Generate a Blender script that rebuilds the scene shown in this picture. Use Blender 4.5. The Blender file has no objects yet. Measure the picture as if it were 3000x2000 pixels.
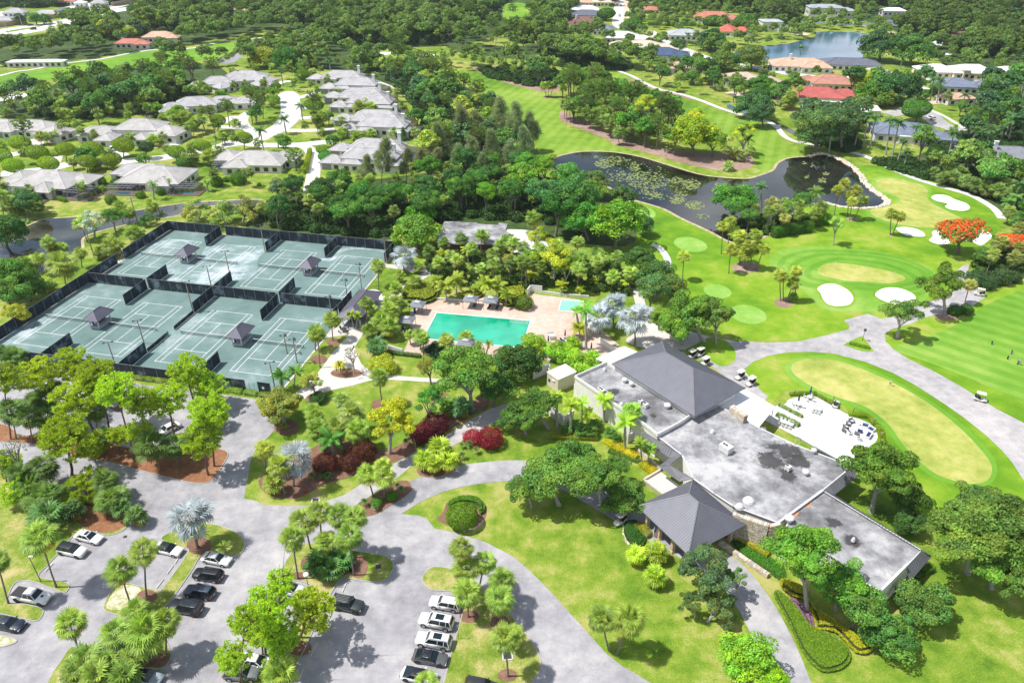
import bpy,bmesh,math,random
import numpy as np
from mathutils import Vector,Matrix,noise
from mathutils.geometry import tessellate_polygon
R=math.radians
rnd=random.Random(7)
nr=np.random.RandomState(7)
sc=bpy.context.scene
col=sc.collection

# ---------------- camera, sky, sun, exposure ----------------
F,TH,HC=2156.0,R(31.6),90.3 # focal length in photo pixels, pitch, height
cam_d=bpy.data.cameras.new('camera');cam=bpy.data.objects.new('camera',cam_d);col.objects.link(cam)
cam.location=(0,0,HC);cam.rotation_euler=(R(90)-TH,0,0)
cam_d.sensor_width=36;cam_d.lens=F/3000*36;cam_d.clip_start=1;cam_d.clip_end=9000
sc.camera=cam
SUN_EL,SUN_AZ=R(61),R(183) # the sun stands to the left, shadows fall to the right
w=bpy.data.worlds.new('World');sc.world=w;w.use_nodes=True
nt=w.node_tree;nt.nodes.clear()
out=nt.nodes.new('ShaderNodeOutputWorld');bg=nt.nodes.new('ShaderNodeBackground');sky=nt.nodes.new('ShaderNodeTexSky')
sky.sky_type='NISHITA';sky.sun_disc=False;sky.sun_elevation=SUN_EL;sky.sun_rotation=R(90)-SUN_AZ
tc=nt.nodes.new('ShaderNodeTexCoord');nz=nt.nodes.new('ShaderNodeTexNoise');nz.inputs['Scale'].default_value=2.6;nz.inputs['Detail'].default_value=7
nz.inputs['Roughness'].default_value=.55
rp=nt.nodes.new('ShaderNodeValToRGB');rp.color_ramp.elements[0].position=.47;rp.color_ramp.elements[1].position=.62
mx=nt.nodes.new('ShaderNodeMixRGB');mx.inputs[2].default_value=(9.5,9.8,10.5,1)
nt.links.new(tc.outputs['Generated'],nz.inputs['Vector']);nt.links.new(nz.outputs['Fac'],rp.inputs[0])
nt.links.new(rp.outputs[0],mx.inputs[0]);nt.links.new(sky.outputs[0],mx.inputs[1]);nt.links.new(mx.outputs[0],bg.inputs[0])
bg.inputs[1].default_value=.1;nt.links.new(bg.outputs[0],out.inputs[0])
sun_d=bpy.data.lights.new('sun','SUN');sun=bpy.data.objects.new('sun',sun_d);col.objects.link(sun)
sun_d.energy=4.9;sun_d.angle=R(.55);sun_d.color=(1,.965,.9)
sv=Vector((math.cos(SUN_AZ)*math.cos(SUN_EL),math.sin(SUN_AZ)*math.cos(SUN_EL),math.sin(SUN_EL)))
sun.rotation_euler=(-sv).to_track_quat('-Z','Y').to_euler();sun.location=sv*300
sc.view_settings.view_transform='Standard';sc.view_settings.look='None';sc.view_settings.exposure=.27;sc.view_settings.gamma=1
sc.view_settings.use_curve_mapping=False
sc.cycles.max_bounces=6;sc.cycles.diffuse_bounces=3;sc.cycles.glossy_bounces=2;sc.cycles.transmission_bounces=3
sc.cycles.transparent_max_bounces=6;sc.cycles.caustics_reflective=False;sc.cycles.caustics_refractive=False

# ---------------- photo pixel -> place on the ground ----------------
CT,ST=math.cos(TH),math.sin(TH)
S=.318878
def pairs(q): return q if not q or hasattr(q[0],'__len__') else list(zip(q[::2],q[1::2]))
def T(c,r,pts): return [(750*c+p[0]*S,500*r+p[1]*S) for p in pairs(pts)]
def O(pts): return [(p[0]*1.27551,p[1]*1.27551) for p in pairs(pts)]
def t1(c,r,x,y): return (750*c+x*S,500*r+y*S)
def g(px,py,z=0.):
 x,y=(px-1500)/F,-(py-1000)/F
 d=(x,CT+y*ST,-ST+y*CT);t=-(HC-z)/d[2]
 return Vector((d[0]*t,d[1]*t,z))
def onplane(px,py,Y):
 x,y=(px-1500)/F,-(py-1000)/F
 t=Y/(CT+y*ST)
 return Vector((x*t,Y,HC+(-ST+y*CT)*t))
def depth(P): return P.y*CT-(P.z-HC)*ST
def pix(P):
 dd=depth(P);return (1500+F*P.x/dd,1000-F*(P.y*ST+(P.z-HC)*CT)/dd)

# ---------------- materials ----------------
MATS={}
def nmat(name):
 m=bpy.data.materials.new(name);m.use_nodes=True;MATS[name]=m
 return m,m.node_tree.nodes,m.node_tree.links,m.node_tree.nodes['Principled BSDF']
def c4(c): return (c[0],c[1],c[2],1)
def ramp(N,stops):
 r=N.new('ShaderNodeValToRGB');e=r.color_ramp.elements
 e[0].position,e[0].color=stops[0][0],c4(stops[0][1]);e[1].position,e[1].color=stops[-1][0],c4(stops[-1][1])
 for p,c in stops[1:-1]:
  k=e.new(p);k.color=c4(c)
 return r
def plain(name,c,rough=.6,metal=0,spec=.5,noise_amt=.12,scale=3.,bump=0.):
 m,N,L,b=nmat(name)
 geo=N.new('ShaderNodeNewGeometry');n=N.new('ShaderNodeTexNoise');n.inputs['Scale'].default_value=scale;n.inputs['Detail'].default_value=5
 L.new(geo.outputs['Position'],n.inputs['Vector'])
 r=ramp(N,[(.3,[v*(1-noise_amt) for v in c]),(.7,[min(1,v*(1+noise_amt)) for v in c])])
 L.new(n.outputs['Fac'],r.inputs[0]);L.new(r.outputs[0],b.inputs['Base Color'])
 b.inputs['Roughness'].default_value=rough;b.inputs['Metallic'].default_value=metal;b.inputs['Specular IOR Level'].default_value=spec
 if bump:
  bu=N.new('ShaderNodeBump');bu.inputs['Strength'].default_value=bump;bu.inputs['Distance'].default_value=.05
  L.new(n.outputs['Fac'],bu.inputs['Height']);L.new(bu.outputs[0],b.inputs['Normal'])
 return m
def ground(name,stops,big=.06,mid=.5,fine=6.,rough=.9,bump=.4,spec=.2,stripe=None,speck=.25,mott=.35,crack=0):
 """patchy ground: big, middle and fine noise mixed into one ramp; stripe = (angle, width m, amount) for mown bands"""
 m,N,L,b=nmat(name)
 geo=N.new('ShaderNodeNewGeometry')
 def noi(s,d=4,ro=.55):
  n=N.new('ShaderNodeTexNoise');n.inputs['Scale'].default_value=s;n.inputs['Detail'].default_value=d;n.inputs['Roughness'].default_value=ro
  L.new(geo.outputs['Position'],n.inputs['Vector']);return n.outputs['Fac']
 def mth(op,a,bb):
  k=N.new('ShaderNodeMath');k.operation=op
  for i,v in enumerate((a,bb)):
   if hasattr(v,'links'): L.new(v,k.inputs[i])
   else: k.inputs[i].default_value=v
  return k.outputs[0]
 nb,nm,nf=noi(big,5),noi(mid,5,.65),noi(fine,3,.7)
 v=mth('ADD',mth('MULTIPLY',nb,1-mott-speck),mth('ADD',mth('MULTIPLY',nm,mott),mth('MULTIPLY',nf,speck)))
 if stripe:
  ang,wd,amt=stripe[:3]
  mp=N.new('ShaderNodeMapping');mp.inputs['Rotation'].default_value=(0,0,ang);L.new(geo.outputs['Position'],mp.inputs['Vector'])
  wv=N.new('ShaderNodeTexWave');wv.wave_profile='SIN';wv.inputs['Scale'].default_value=math.pi/(10*wd);wv.inputs['Distortion'].default_value=.5
  wv.inputs['Detail'].default_value=1;wv.inputs['Detail Scale'].default_value=.4
  L.new(mp.outputs[0],wv.inputs['Vector'])
  sm=N.new('ShaderNodeMapRange');sm.inputs[1].default_value=.35;sm.inputs[2].default_value=.65;L.new(wv.outputs['Fac'],sm.inputs[0])
  v=mth('ADD',v,mth('MULTIPLY',mth('SUBTRACT',sm.outputs[0],.5),amt))
 r=ramp(N,stops);L.new(v,r.inputs[0]);L.new(r.outputs[0],b.inputs['Base Color'])
 if crack:
  vo=N.new('ShaderNodeTexVoronoi');vo.feature='DISTANCE_TO_EDGE';vo.inputs['Scale'].default_value=crack;av=N.new('ShaderNodeVectorMath');av.operation='ADD'
  nn=N.new('ShaderNodeTexNoise');nn.inputs['Scale'].default_value=.4;nn.inputs['Detail'].default_value=4;L.new(geo.outputs['Position'],nn.inputs['Vector'])
  sc_=N.new('ShaderNodeVectorMath');sc_.operation='SCALE';sc_.inputs[3].default_value=3.5;L.new(nn.outputs['Color'],sc_.inputs[0]);L.new(geo.outputs['Position'],av.inputs[0]);L.new(sc_.outputs[0],av.inputs[1]);L.new(av.outputs[0],vo.inputs['Vector'])
  rc=ramp(N,[(.0,(.55,.55,.55)),(.006,(1,1,1))]);L.new(vo.outputs['Distance'],rc.inputs[0]);mm=N.new('ShaderNodeMixRGB');mm.blend_type='MULTIPLY';mm.inputs[0].default_value=.4
  L.new(r.outputs[0],mm.inputs[1]);L.new(rc.outputs[0],mm.inputs[2]);L.new(mm.outputs[0],b.inputs['Base Color'])
 b.inputs['Roughness'].default_value=rough;b.inputs['Specular IOR Level'].default_value=spec
 if bump:
  bu=N.new('ShaderNodeBump');bu.inputs['Strength'].default_value=bump;bu.inputs['Distance'].default_value=.06
  L.new(nf,bu.inputs['Height']);L.new(bu.outputs[0],b.inputs['Normal'])
 return m
def leafmat(name,trans=.3,rough=.55,spec=.3):
 """foliage: the object's own colour, varied leaf by leaf (attribute tint) and from plant to plant"""
 m,N,L,b=nmat(name)
 oi=N.new('ShaderNodeObjectInfo');at=N.new('ShaderNodeAttribute');at.attribute_name='tint'
 mul=N.new('ShaderNodeMixRGB');mul.blend_type='MULTIPLY';mul.inputs[0].default_value=1
 L.new(oi.outputs['Color'],mul.inputs[1]);L.new(at.outputs['Color'],mul.inputs[2])
 hs=N.new('ShaderNodeHueSaturation');hs.inputs['Saturation'].default_value=1.0
 mr=N.new('ShaderNodeMapRange');mr.inputs[3].default_value=.496;mr.inputs[4].default_value=.504;L.new(oi.outputs['Random'],mr.inputs[0]);L.new(mr.outputs[0],hs.inputs['Hue'])
 m2=N.new('ShaderNodeMath');m2.operation='MULTIPLY_ADD';m2.inputs[1].default_value=7.31;m2.inputs[2].default_value=0;L.new(oi.outputs['Random'],m2.inputs[0])
 fr=N.new('ShaderNodeMath');fr.operation='FRACT';L.new(m2.outputs[0],fr.inputs[0])
 mv=N.new('ShaderNodeMapRange');mv.inputs[3].default_value=.82;mv.inputs[4].default_value=1.2;L.new(fr.outputs[0],mv.inputs[0]);L.new(mv.outputs[0],hs.inputs['Value'])
 L.new(mul.outputs[0],hs.inputs['Color']);L.new(hs.outputs[0],b.inputs['Base Color'])
 b.inputs['Roughness'].default_value=rough;b.inputs['Specular IOR Level'].default_value=spec
 tr=N.new('ShaderNodeBsdfTranslucent');ms=N.new('ShaderNodeMixShader');ms.inputs[0].default_value=trans
 gm=N.new('ShaderNodeMixRGB');gm.blend_type='MULTIPLY';gm.inputs[0].default_value=1;gm.inputs[2].default_value=(1.25,1.2,.55,1)
 L.new(hs.outputs[0],gm.inputs[1]);L.new(gm.outputs[0],tr.inputs['Color'])
 L.new(b.outputs[0],ms.inputs[1]);L.new(tr.outputs[0],ms.inputs[2]);L.new(ms.outputs[0],N['Material Output'].inputs['Surface'])
 return m
def paintmat(name,rough=.35,coat=.5,metal=0.):
 """takes the object's own colour"""
 m,N,L,b=nmat(name)
 oi=N.new('ShaderNodeObjectInfo');geo=N.new('ShaderNodeNewGeometry');n=N.new('ShaderNodeTexNoise');n.inputs['Scale'].default_value=1.7;n.inputs['Detail'].default_value=6
 L.new(geo.outputs['Position'],n.inputs['Vector']);r=ramp(N,[(.35,(.86,.86,.86)),(.7,(1.06,1.06,1.06))]);L.new(n.outputs['Fac'],r.inputs[0])
 mul=N.new('ShaderNodeMixRGB');mul.blend_type='MULTIPLY';mul.inputs[0].default_value=1
 L.new(oi.outputs['Color'],mul.inputs[1]);L.new(r.outputs[0],mul.inputs[2]);L.new(mul.outputs[0],b.inputs['Base Color'])
 b.inputs['Roughness'].default_value=rough;b.inputs['Coat Weight'].default_value=coat;b.inputs['Coat Roughness'].default_value=.08;b.inputs['Metallic'].default_value=metal
 return m
def water(name,stops,rough=.04,scale=.05,ripple=.15,lily=None):
 m,N,L,b=nmat(name)
 geo=N.new('ShaderNodeNewGeometry');n=N.new('ShaderNodeTexNoise');n.inputs['Scale'].default_value=scale;n.inputs['Detail'].default_value=4
 L.new(geo.outputs['Position'],n.inputs['Vector']);r=ramp(N,stops);L.new(n.outputs['Fac'],r.inputs[0]);L.new(r.outputs[0],b.inputs['Base Color'])
 b.inputs['Roughness'].default_value=rough;b.inputs['IOR'].default_value=1.8
 n2=N.new('ShaderNodeTexNoise');n2.inputs['Scale'].default_value=1.8;n2.inputs['Detail'].default_value=3;L.new(geo.outputs['Position'],n2.inputs['Vector'])
 bu=N.new('ShaderNodeBump');bu.inputs['Strength'].default_value=ripple;bu.inputs['Distance'].default_value=.05
 L.new(n2.outputs['Fac'],bu.inputs['Height']);L.new(bu.outputs[0],b.inputs['Normal'])
 return m

# ---------------- object helpers ----------------
def tag(o,label=None,cat=None,group=None,kind=None):
 if label: o['label']=label
 if cat: o['category']=cat
 if group: o['group']=group
 if kind: o['kind']=kind
 return o
def link(o,parent=None):
 col.objects.link(o)
 if parent is not None: o.parent=parent
 return o
def empty(name,loc=(0,0,0),rz=0,label=None,cat=None,group=None):
 o=bpy.data.objects.new(name,None);o.empty_display_size=.5;o.location=loc;o.rotation_euler=(0,0,rz)
 link(o);tag(o,label,cat,group);return o
def meshobj(name,me,parent=None,loc=None,color=None):
 o=bpy.data.objects.new(name,me);link(o,parent)
 if loc is not None: o.location=loc
 if color is not None: o.color=c4(color)
 return o
def copy_tree(o,parent=None):
 c=o.copy();link(c)
 c.parent=parent
 if parent is not None: c.matrix_parent_inverse=o.matrix_parent_inverse.copy()
 for ch in list(KIDS.get(o.name,[])):
  d=copy_tree(ch,c);KIDS.setdefault(c.name,[]).append(d)
 return c
KIDS={}
def kid(name,me,parent,loc=None,color=None):
 o=meshobj(name,me,parent,loc,color);KIDS.setdefault(parent.name,[]).append(o);return o

class MB:
 """collects faces of boxes, tubes and polygons; build() makes ONE mesh"""
 def __init__(s): s.v=[];s.f=[];s.m=[];s.cm=0;s.M=Matrix()
 def add(s,vs,fs):
  n=len(s.v);s.v+=[s.M@Vector(v) for v in vs];s.f+=[tuple(i+n for i in f) for f in fs];s.m+=[s.cm]*len(fs);return s
 def box(s,c,d,rz=0,taper=1.):
  cx,cy,cz=c;hx,hy,hz=d[0]/2,d[1]/2,d[2]/2;vs=[]
  for z,k in ((-hz,1),(hz,taper)):
   for x,y in ((-hx,-hy),(hx,-hy),(hx,hy),(-hx,hy)):
    x,y=x*k,y*k
    vs.append((cx+x*math.cos(rz)-y*math.sin(rz),cy+x*math.sin(rz)+y*math.cos(rz),cz+z))
  return s.add(vs,[(3,2,1,0),(4,5,6,7),(0,1,5,4),(1,2,6,5),(2,3,7,6),(3,0,4,7)])
 def tube(s,a,b,r0,r1=None,n=8,cap=True):
  r1=r0 if r1 is None else r1;a,b=Vector(a),Vector(b);q=(b-a).to_track_quat('Z','Y');vs=[]
  for P,r in ((a,r0),(b,r1)):
   for i in range(n):
    t=2*math.pi*i/n;vs.append(P+q@Vector((r*math.cos(t),r*math.sin(t),0)))
  fs=[(i,(i+1)%n,n+(i+1)%n,n+i) for i in range(n)]
  if cap: fs+=[tuple(range(n-1,-1,-1)),tuple(range(n,2*n))]
  return s.add(vs,fs)
 def path(s,pts,rad,n=7):
  pts=[Vector(p) for p in pts];vs=[];fs=[];q=pd=None
  for k,P in enumerate(pts):
   d=(pts[min(k+1,len(pts)-1)]-pts[max(k-1,0)]);q=pd.rotation_difference(d)@q if pd else d.to_track_quat('Z','Y');pd=d;r=rad[k] if hasattr(rad,'__len__') else rad
   for i in range(n):
    t=2*math.pi*i/n;vs.append(P+q@Vector((r*math.cos(t),r*math.sin(t),0)))
   if k:
    for i in range(n): fs.append(((k-1)*n+i,(k-1)*n+(i+1)%n,k*n+(i+1)%n,k*n+i))
  return s.add(vs,fs)
 def lathe(s,prof,n=12,c=(0,0,0)):
  vs=[];fs=[]
  for r,z in prof:
   for i in range(n):
    t=2*math.pi*i/n;vs.append((c[0]+r*math.cos(t),c[1]+r*math.sin(t),c[2]+z))
  for k in range(len(prof)-1):
   for i in range(n): fs.append((k*n+i,k*n+(i+1)%n,(k+1)*n+(i+1)%n,(k+1)*n+i))
  fs.append(tuple(range(n-1,-1,-1)));fs.append(tuple(range((len(prof)-1)*n,len(prof)*n)))
  return s.add(vs,fs)
 def prism(s,poly,z0,z1):
  n=len(poly);vs=[(p[0],p[1],z0) for p in poly]+[(p[0],p[1],z1) for p in poly]
  fs=[(i,(i+1)%n,n+(i+1)%n,n+i) for i in range(n)]
  tri=tessellate_polygon([[Vector((p[0],p[1],0)) for p in poly]])
  fs+=[tuple(n+i for i in t) for t in tri]+[tuple(reversed(t)) for t in tri]
  return s.add(vs,fs)
 def mesh(s,name,mats,smooth=False):
  me=bpy.data.meshes.new(name);me.from_pydata([tuple(v) for v in s.v],[],s.f);me.update()
  for m in (mats if isinstance(mats,(list,tuple)) else [mats]): me.materials.append(m)
  me.polygons.foreach_set('material_index',s.m)
  bm=bmesh.new();bm.from_mesh(me);bmesh.ops.recalc_face_normals(bm,faces=bm.faces);bm.to_mesh(me);bm.free()
  if smooth: me.polygons.foreach_set('use_smooth',[True]*len(me.polygons))
  return me
 def build(s,name,mats,parent=None,loc=None,color=None,smooth=False):
  me=s.mesh(name,mats,smooth)
  return kid(name,me,parent,loc,color) if parent is not None else meshobj(name,me,None,loc,color)

def catmull(P,closed=True,step=4):
 P=[Vector((p[0],p[1])) for p in P];n=len(P);o=[]
 rng=range(n) if closed else range(n-1)
 for i in rng:
  a,b,c,d=(P[(i-1)%n],P[i],P[(i+1)%n],P[(i+2)%n]) if closed else (P[max(i-1,0)],P[i],P[i+1],P[min(i+2,n-1)])
  for k in range(step):
   t=k/step
   o.append(.5*((2*b)+(c-a)*t+(2*a-5*b+4*c-d)*t*t+(3*b-a-3*c+d)*t**3))
 if not closed: o.append(P[-1])
 return o
def world(pts,smooth=True,step=4):
 W=[g(*p).xy for p in pts]
 if smooth: W=catmull(W,True,step)
 a=sum(W[i].x*W[(i+1)%len(W)].y-W[(i+1)%len(W)].x*W[i].y for i in range(len(W)))
 return W if a>0 else W[::-1]
def poly_mesh(name,W,mat,z):
 me=bpy.data.meshes.new(name);tri=tessellate_polygon([[Vector((p.x,p.y,0)) for p in W]])
 fs=[]
 for t in tri:
  a,b,c=(W[i] for i in t)
  fs.append(tuple(t) if (b-a).cross(c-a)>0 else tuple(reversed(t)))
 me.from_pydata([(p.x,p.y,z) for p in W],[],fs);me.update();me.materials.append(mat);return me
AVP,AVL,AVH=[],[],[] # places where no scattered tree may stand: polygons, road lines, houses
def sheet(name,pts,mat,z,smooth=True,step=4,kind='structure',parent=None):
 if name in ('fairway','far_fairway','lake_water','highway','pond_water','canal_water','golf_lawn','cul_de_sac'): AVP.append(world(pts,smooth,1))
 o=meshobj(name,poly_mesh(name,world(pts,smooth,step),mat,z),parent)
 if parent is None: o['kind']=kind
 return o
def offset(W,d):
 n=len(W);o=[]
 for i in range(n):
  a=(W[i]-W[i-1]).normalized();b=(W[(i+1)%n]-W[i]).normalized();t=a+b
  t=t.normalized() if t.length>1e-4 else a
  o.append(W[i]+Vector((-t.y,t.x))*d)
 return o
def ring(name,W0,W1,z0,z1,mat,parent=None):
 """a kerb: outer face from z0 up, flat top from W0 in to W1"""
 n=len(W0);vs=[(p.x,p.y,z0) for p in W0]+[(p.x,p.y,z1) for p in W0]+[(p.x,p.y,z1) for p in W1]+[(p.x,p.y,z0) for p in W1];fs=[]
 for i in range(n):
  j=(i+1)%n
  fs+=[(i,j,n+j,n+i),(n+i,n+j,2*n+j,2*n+i),(2*n+i,2*n+j,3*n+j,3*n+i)]
 me=bpy.data.meshes.new(name);me.from_pydata(vs,[],fs);me.update();me.materials.append(mat)
 return meshobj(name,me,parent)
def island(name,pts,mat,smooth=True,h=.13,kw=.12):
 W=world(pts,smooth,4)
 o=meshobj(name,poly_mesh(name,offset(W,kw),mat,h-.02));o['kind']='structure'
 k=ring('kerb',W,offset(W,kw+.002),0,h,MATS['kerb'],o)
 return o
def strip(name,pts,width,mat,z,kind='structure',edge=None,step=6):
 P=catmull([g(*p).xy for p in pts],False,step);n=len(P);L_,R_=[],[];AVL.append((P,width/2+1))
 for i in range(n):
  d=(P[min(i+1,n-1)]-P[max(i-1,0)]).normalized();q=Vector((-d.y,d.x))*(width/2)
  L_.append(P[i]+q);R_.append(P[i]-q)
 me=bpy.data.meshes.new(name)
 me.from_pydata([(p.x,p.y,z) for p in L_+R_],[],[(n+i,n+i+1,i+1,i) for i in range(n-1)]);me.update();me.materials.append(mat)
 o=meshobj(name,me);o['kind']=kind;return o
# ---------------- ground materials ----------------
plain('kerb',(.38,.37,.36),.85,noise_amt=.15,scale=1.5)
GRASS=ground('lawn_grass',[(.38,(.06,.13,.01)),(.45,(.12,.215,.016)),(.51,(.2,.28,.03)),(.57,(.36,.34,.11))],.04,.3,4.5,mott=.38,speck=.26)
GRASSP=ground('park_grass',[(.38,(.08,.15,.012)),(.45,(.14,.22,.02)),(.51,(.25,.29,.06)),(.57,(.44,.37,.17))],.05,.3,5,mott=.4,speck=.25)
GOLF=ground('golf_grass',[(.34,(.07,.18,.006)),(.45,(.115,.25,.01)),(.53,(.19,.32,.018)),(.62,(.34,.36,.08))],.03,.2,3,mott=.35,speck=.12)
FAIR=ground('fairway_grass',[(.34,(.075,.17,.01)),(.45,(.13,.25,.016)),(.56,(.21,.33,.04)),(.66,(.3,.36,.08))],.02,.2,3,stripe=(R(20),5,.045),mott=.3,speck=.1)
FAIR2=ground('fairway_grass_far',[(.3,(.07,.2,.012)),(.48,(.14,.3,.02)),(.6,(.26,.38,.05)),(.7,(.4,.42,.12))],.02,.2,3,stripe=(R(55),6,.05),mott=.3,speck=.1)
FAIR3=ground('practice_grass',[(.3,(.075,.22,.012)),(.48,(.15,.31,.03)),(.6,(.25,.38,.07)),(.7,(.4,.42,.12))],.02,.2,3,stripe=(R(-48),4.5,.07),mott=.3,speck=.1)
COLLAR=ground('collar_grass',[(.3,(.08,.24,.014)),(.48,(.15,.32,.03)),(.6,(.26,.4,.08)),(.7,(.34,.44,.12))],.03,.2,3,mott=.3,speck=.1)
GREEN=ground('green_grass',[(.34,(.17,.25,.035)),(.47,(.31,.35,.075)),(.56,(.43,.42,.13)),(.66,(.52,.47,.22))],.06,.35,4,mott=.4,speck=.12,bump=.1)
TEE=ground('tee_grass',[(.3,(.13,.31,.03)),(.5,(.22,.4,.07)),(.7,(.36,.47,.16))],.1,.5,4,mott=.4,speck=.12,bump=.1)
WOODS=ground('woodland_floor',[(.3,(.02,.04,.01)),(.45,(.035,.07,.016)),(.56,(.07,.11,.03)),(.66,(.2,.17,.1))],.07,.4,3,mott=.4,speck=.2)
MULCH=ground('mulch',[(.3,(.1,.05,.03)),(.5,(.2,.11,.075)),(.7,(.34,.22,.17))],.2,1.2,8,mott=.35,speck=.4)
STRAW=ground('pine_straw',[(.3,(.12,.05,.02)),(.5,(.26,.12,.06)),(.7,(.42,.24,.15))],.2,1.2,8,mott=.35,speck=.4)
LITTER=ground('pinkish_litter',[(.3,(.16,.1,.075)),(.5,(.3,.2,.16)),(.7,(.5,.4,.34))],.08,.6,4,mott=.35,speck=.25)
SANDY=ground('sandy_grass',[(.36,(.12,.2,.03)),(.46,(.36,.36,.16)),(.54,(.6,.55,.44)),(.66,(.7,.66,.58))],.25,1.1,7,mott=.45,speck=.25)
ASPH=ground('asphalt',[(.38,(.2,.195,.21)),(.47,(.29,.285,.305)),(.54,(.37,.36,.375)),(.62,(.48,.46,.45))],.045,.35,9,mott=.38,speck=.22,bump=.2,crack=.11)
ASPH2=ground('asphalt_worn',[(.38,(.24,.235,.25)),(.47,(.34,.33,.34)),(.54,(.42,.4,.4)),(.62,(.5,.47,.45))],.06,.5,9,mott=.38,speck=.22,bump=.2,crack=.13)
CONC=ground('concrete',[(.3,(.42,.38,.36)),(.5,(.55,.51,.48)),(.7,(.66,.62,.58))],.08,.6,5,mott=.35,speck=.2,bump=.1)
CONCW=ground('pale_concrete',[(.3,(.46,.45,.44)),(.5,(.6,.59,.57)),(.7,(.7,.69,.66))],.08,.6,5,mott=.35,speck=.2,bump=.1)
SAND=ground('bunker_sand',[(.3,(.7,.68,.64)),(.5,(.8,.79,.77)),(.7,(.86,.85,.83))],.15,.9,5,bump=.2)
CLAY=ground('green_clay',[(.3,(.09,.15,.145)),(.44,(.13,.205,.195)),(.54,(.155,.235,.225)),(.68,(.3,.37,.38))],.055,.22,7,mott=.33,speck=.12,bump=.1)
WET=ground('wet_clay',[(.36,(.13,.2,.19)),(.5,(.2,.28,.28)),(.62,(.48,.54,.58))],.07,.3,7,mott=.33,speck=.1,bump=.1)
DECK=ground('pool_deck',[(.3,(.4,.28,.22)),(.46,(.5,.37,.3)),(.56,(.58,.47,.4)),(.68,(.66,.56,.5))],.1,.7,7,mott=.35,speck=.25,bump=.15)
plain('line_white',(.8,.8,.8),.8,noise_amt=.1,scale=2)
water('pond_water',[(.42,(.008,.01,.006)),(.6,(.03,.032,.026))],.02,.04,.05)
water('canal_water',[(.4,(.025,.025,.014)),(.6,(.1,.1,.08))],.03,.05,.06)
water('lake_water',[(.4,(.04,.1,.16)),(.6,(.08,.17,.26))],.12,.03,.5)
water('pool_water',[(.4,(.0,.3,.17)),(.6,(.01,.42,.26))],.06,.15,.3)
water('kid_pool_water',[(.4,(.25,.6,.48)),(.6,(.36,.72,.56))],.06,.15,.2)
water('blue_pool_water',[(.4,(.03,.35,.5)),(.6,(.08,.5,.62))],.06,.15,.2)
LEAF=leafmat('leaf');LEAFS=leafmat('silver_leaf',.12,.45,.5);PAINT=paintmat('paint');MATTE=paintmat('matte_paint',.75,0);STUCCO=paintmat('stucco',.9,0)

# ---------------- the ground ----------------
gw=[Vector((-900,20)),Vector((900,20)),Vector((2600,2600)),Vector((-2600,2600))]
o=meshobj('ground',poly_mesh('ground',gw,GRASS,0));o['kind']='structure'

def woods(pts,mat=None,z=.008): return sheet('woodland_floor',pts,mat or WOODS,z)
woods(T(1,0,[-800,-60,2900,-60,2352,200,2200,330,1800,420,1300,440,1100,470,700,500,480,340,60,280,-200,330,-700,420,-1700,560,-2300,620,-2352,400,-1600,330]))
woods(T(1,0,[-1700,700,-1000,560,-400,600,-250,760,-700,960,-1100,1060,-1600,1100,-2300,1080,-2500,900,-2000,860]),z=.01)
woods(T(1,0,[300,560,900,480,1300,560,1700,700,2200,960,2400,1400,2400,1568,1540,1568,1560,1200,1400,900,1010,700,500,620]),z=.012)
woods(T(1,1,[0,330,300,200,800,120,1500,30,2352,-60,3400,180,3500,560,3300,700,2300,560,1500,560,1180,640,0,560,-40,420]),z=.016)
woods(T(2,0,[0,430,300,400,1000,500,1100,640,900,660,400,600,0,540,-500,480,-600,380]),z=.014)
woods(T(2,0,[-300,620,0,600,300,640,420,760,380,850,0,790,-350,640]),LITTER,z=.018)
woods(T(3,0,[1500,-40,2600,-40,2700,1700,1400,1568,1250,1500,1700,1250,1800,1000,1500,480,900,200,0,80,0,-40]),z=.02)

sheet('fairway',T(0,0,[-200,720,0,700,330,650,560,610,900,560,1200,495,1500,455,1800,435,2100,395,2352,368,2600,330,2830,310,2830,385,2500,390,2352,400,2200,450,2000,545,1800,560,1400,620,1000,640,650,700,420,735,0,765,-200,780]),FAIR2,.03)
sheet('fairway',T(1,0,[1100,560,1080,500,1200,455,1400,450,1620,480,1680,560,1720,620,1900,650,2100,690,2352,780,2700,870,2790,960,2790,1060,2870,1180,3050,1230,3200,1290,3300,1350,3500,1420,3900,1530,4200,1640,4500,1640,4700,1540,4700,1750,3900,1800,2500,1568,2250,1100,2000,800,1700,650]),FAIR,.03)
sheet('fairway',T(2,0,[850,680,980,670,1150,740,1350,840,1500,880,1700,950,1900,1020,2100,1080,2352,1150,2500,1300,2700,1450,2600,1560,2352,1568,2150,1500,2150,1340,1800,1150,1450,940,1100,860,900,780]),FAIR,.034)
sheet('far_fairway',T(2,0,[-60,40,100,30,200,90,240,140,230,200,60,190,-80,160]),FAIR2,.03)
sheet('far_fairway',T(1,0,[350,-40,640,-40,560,30,420,90,350,60]),FAIR2,.03)
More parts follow.
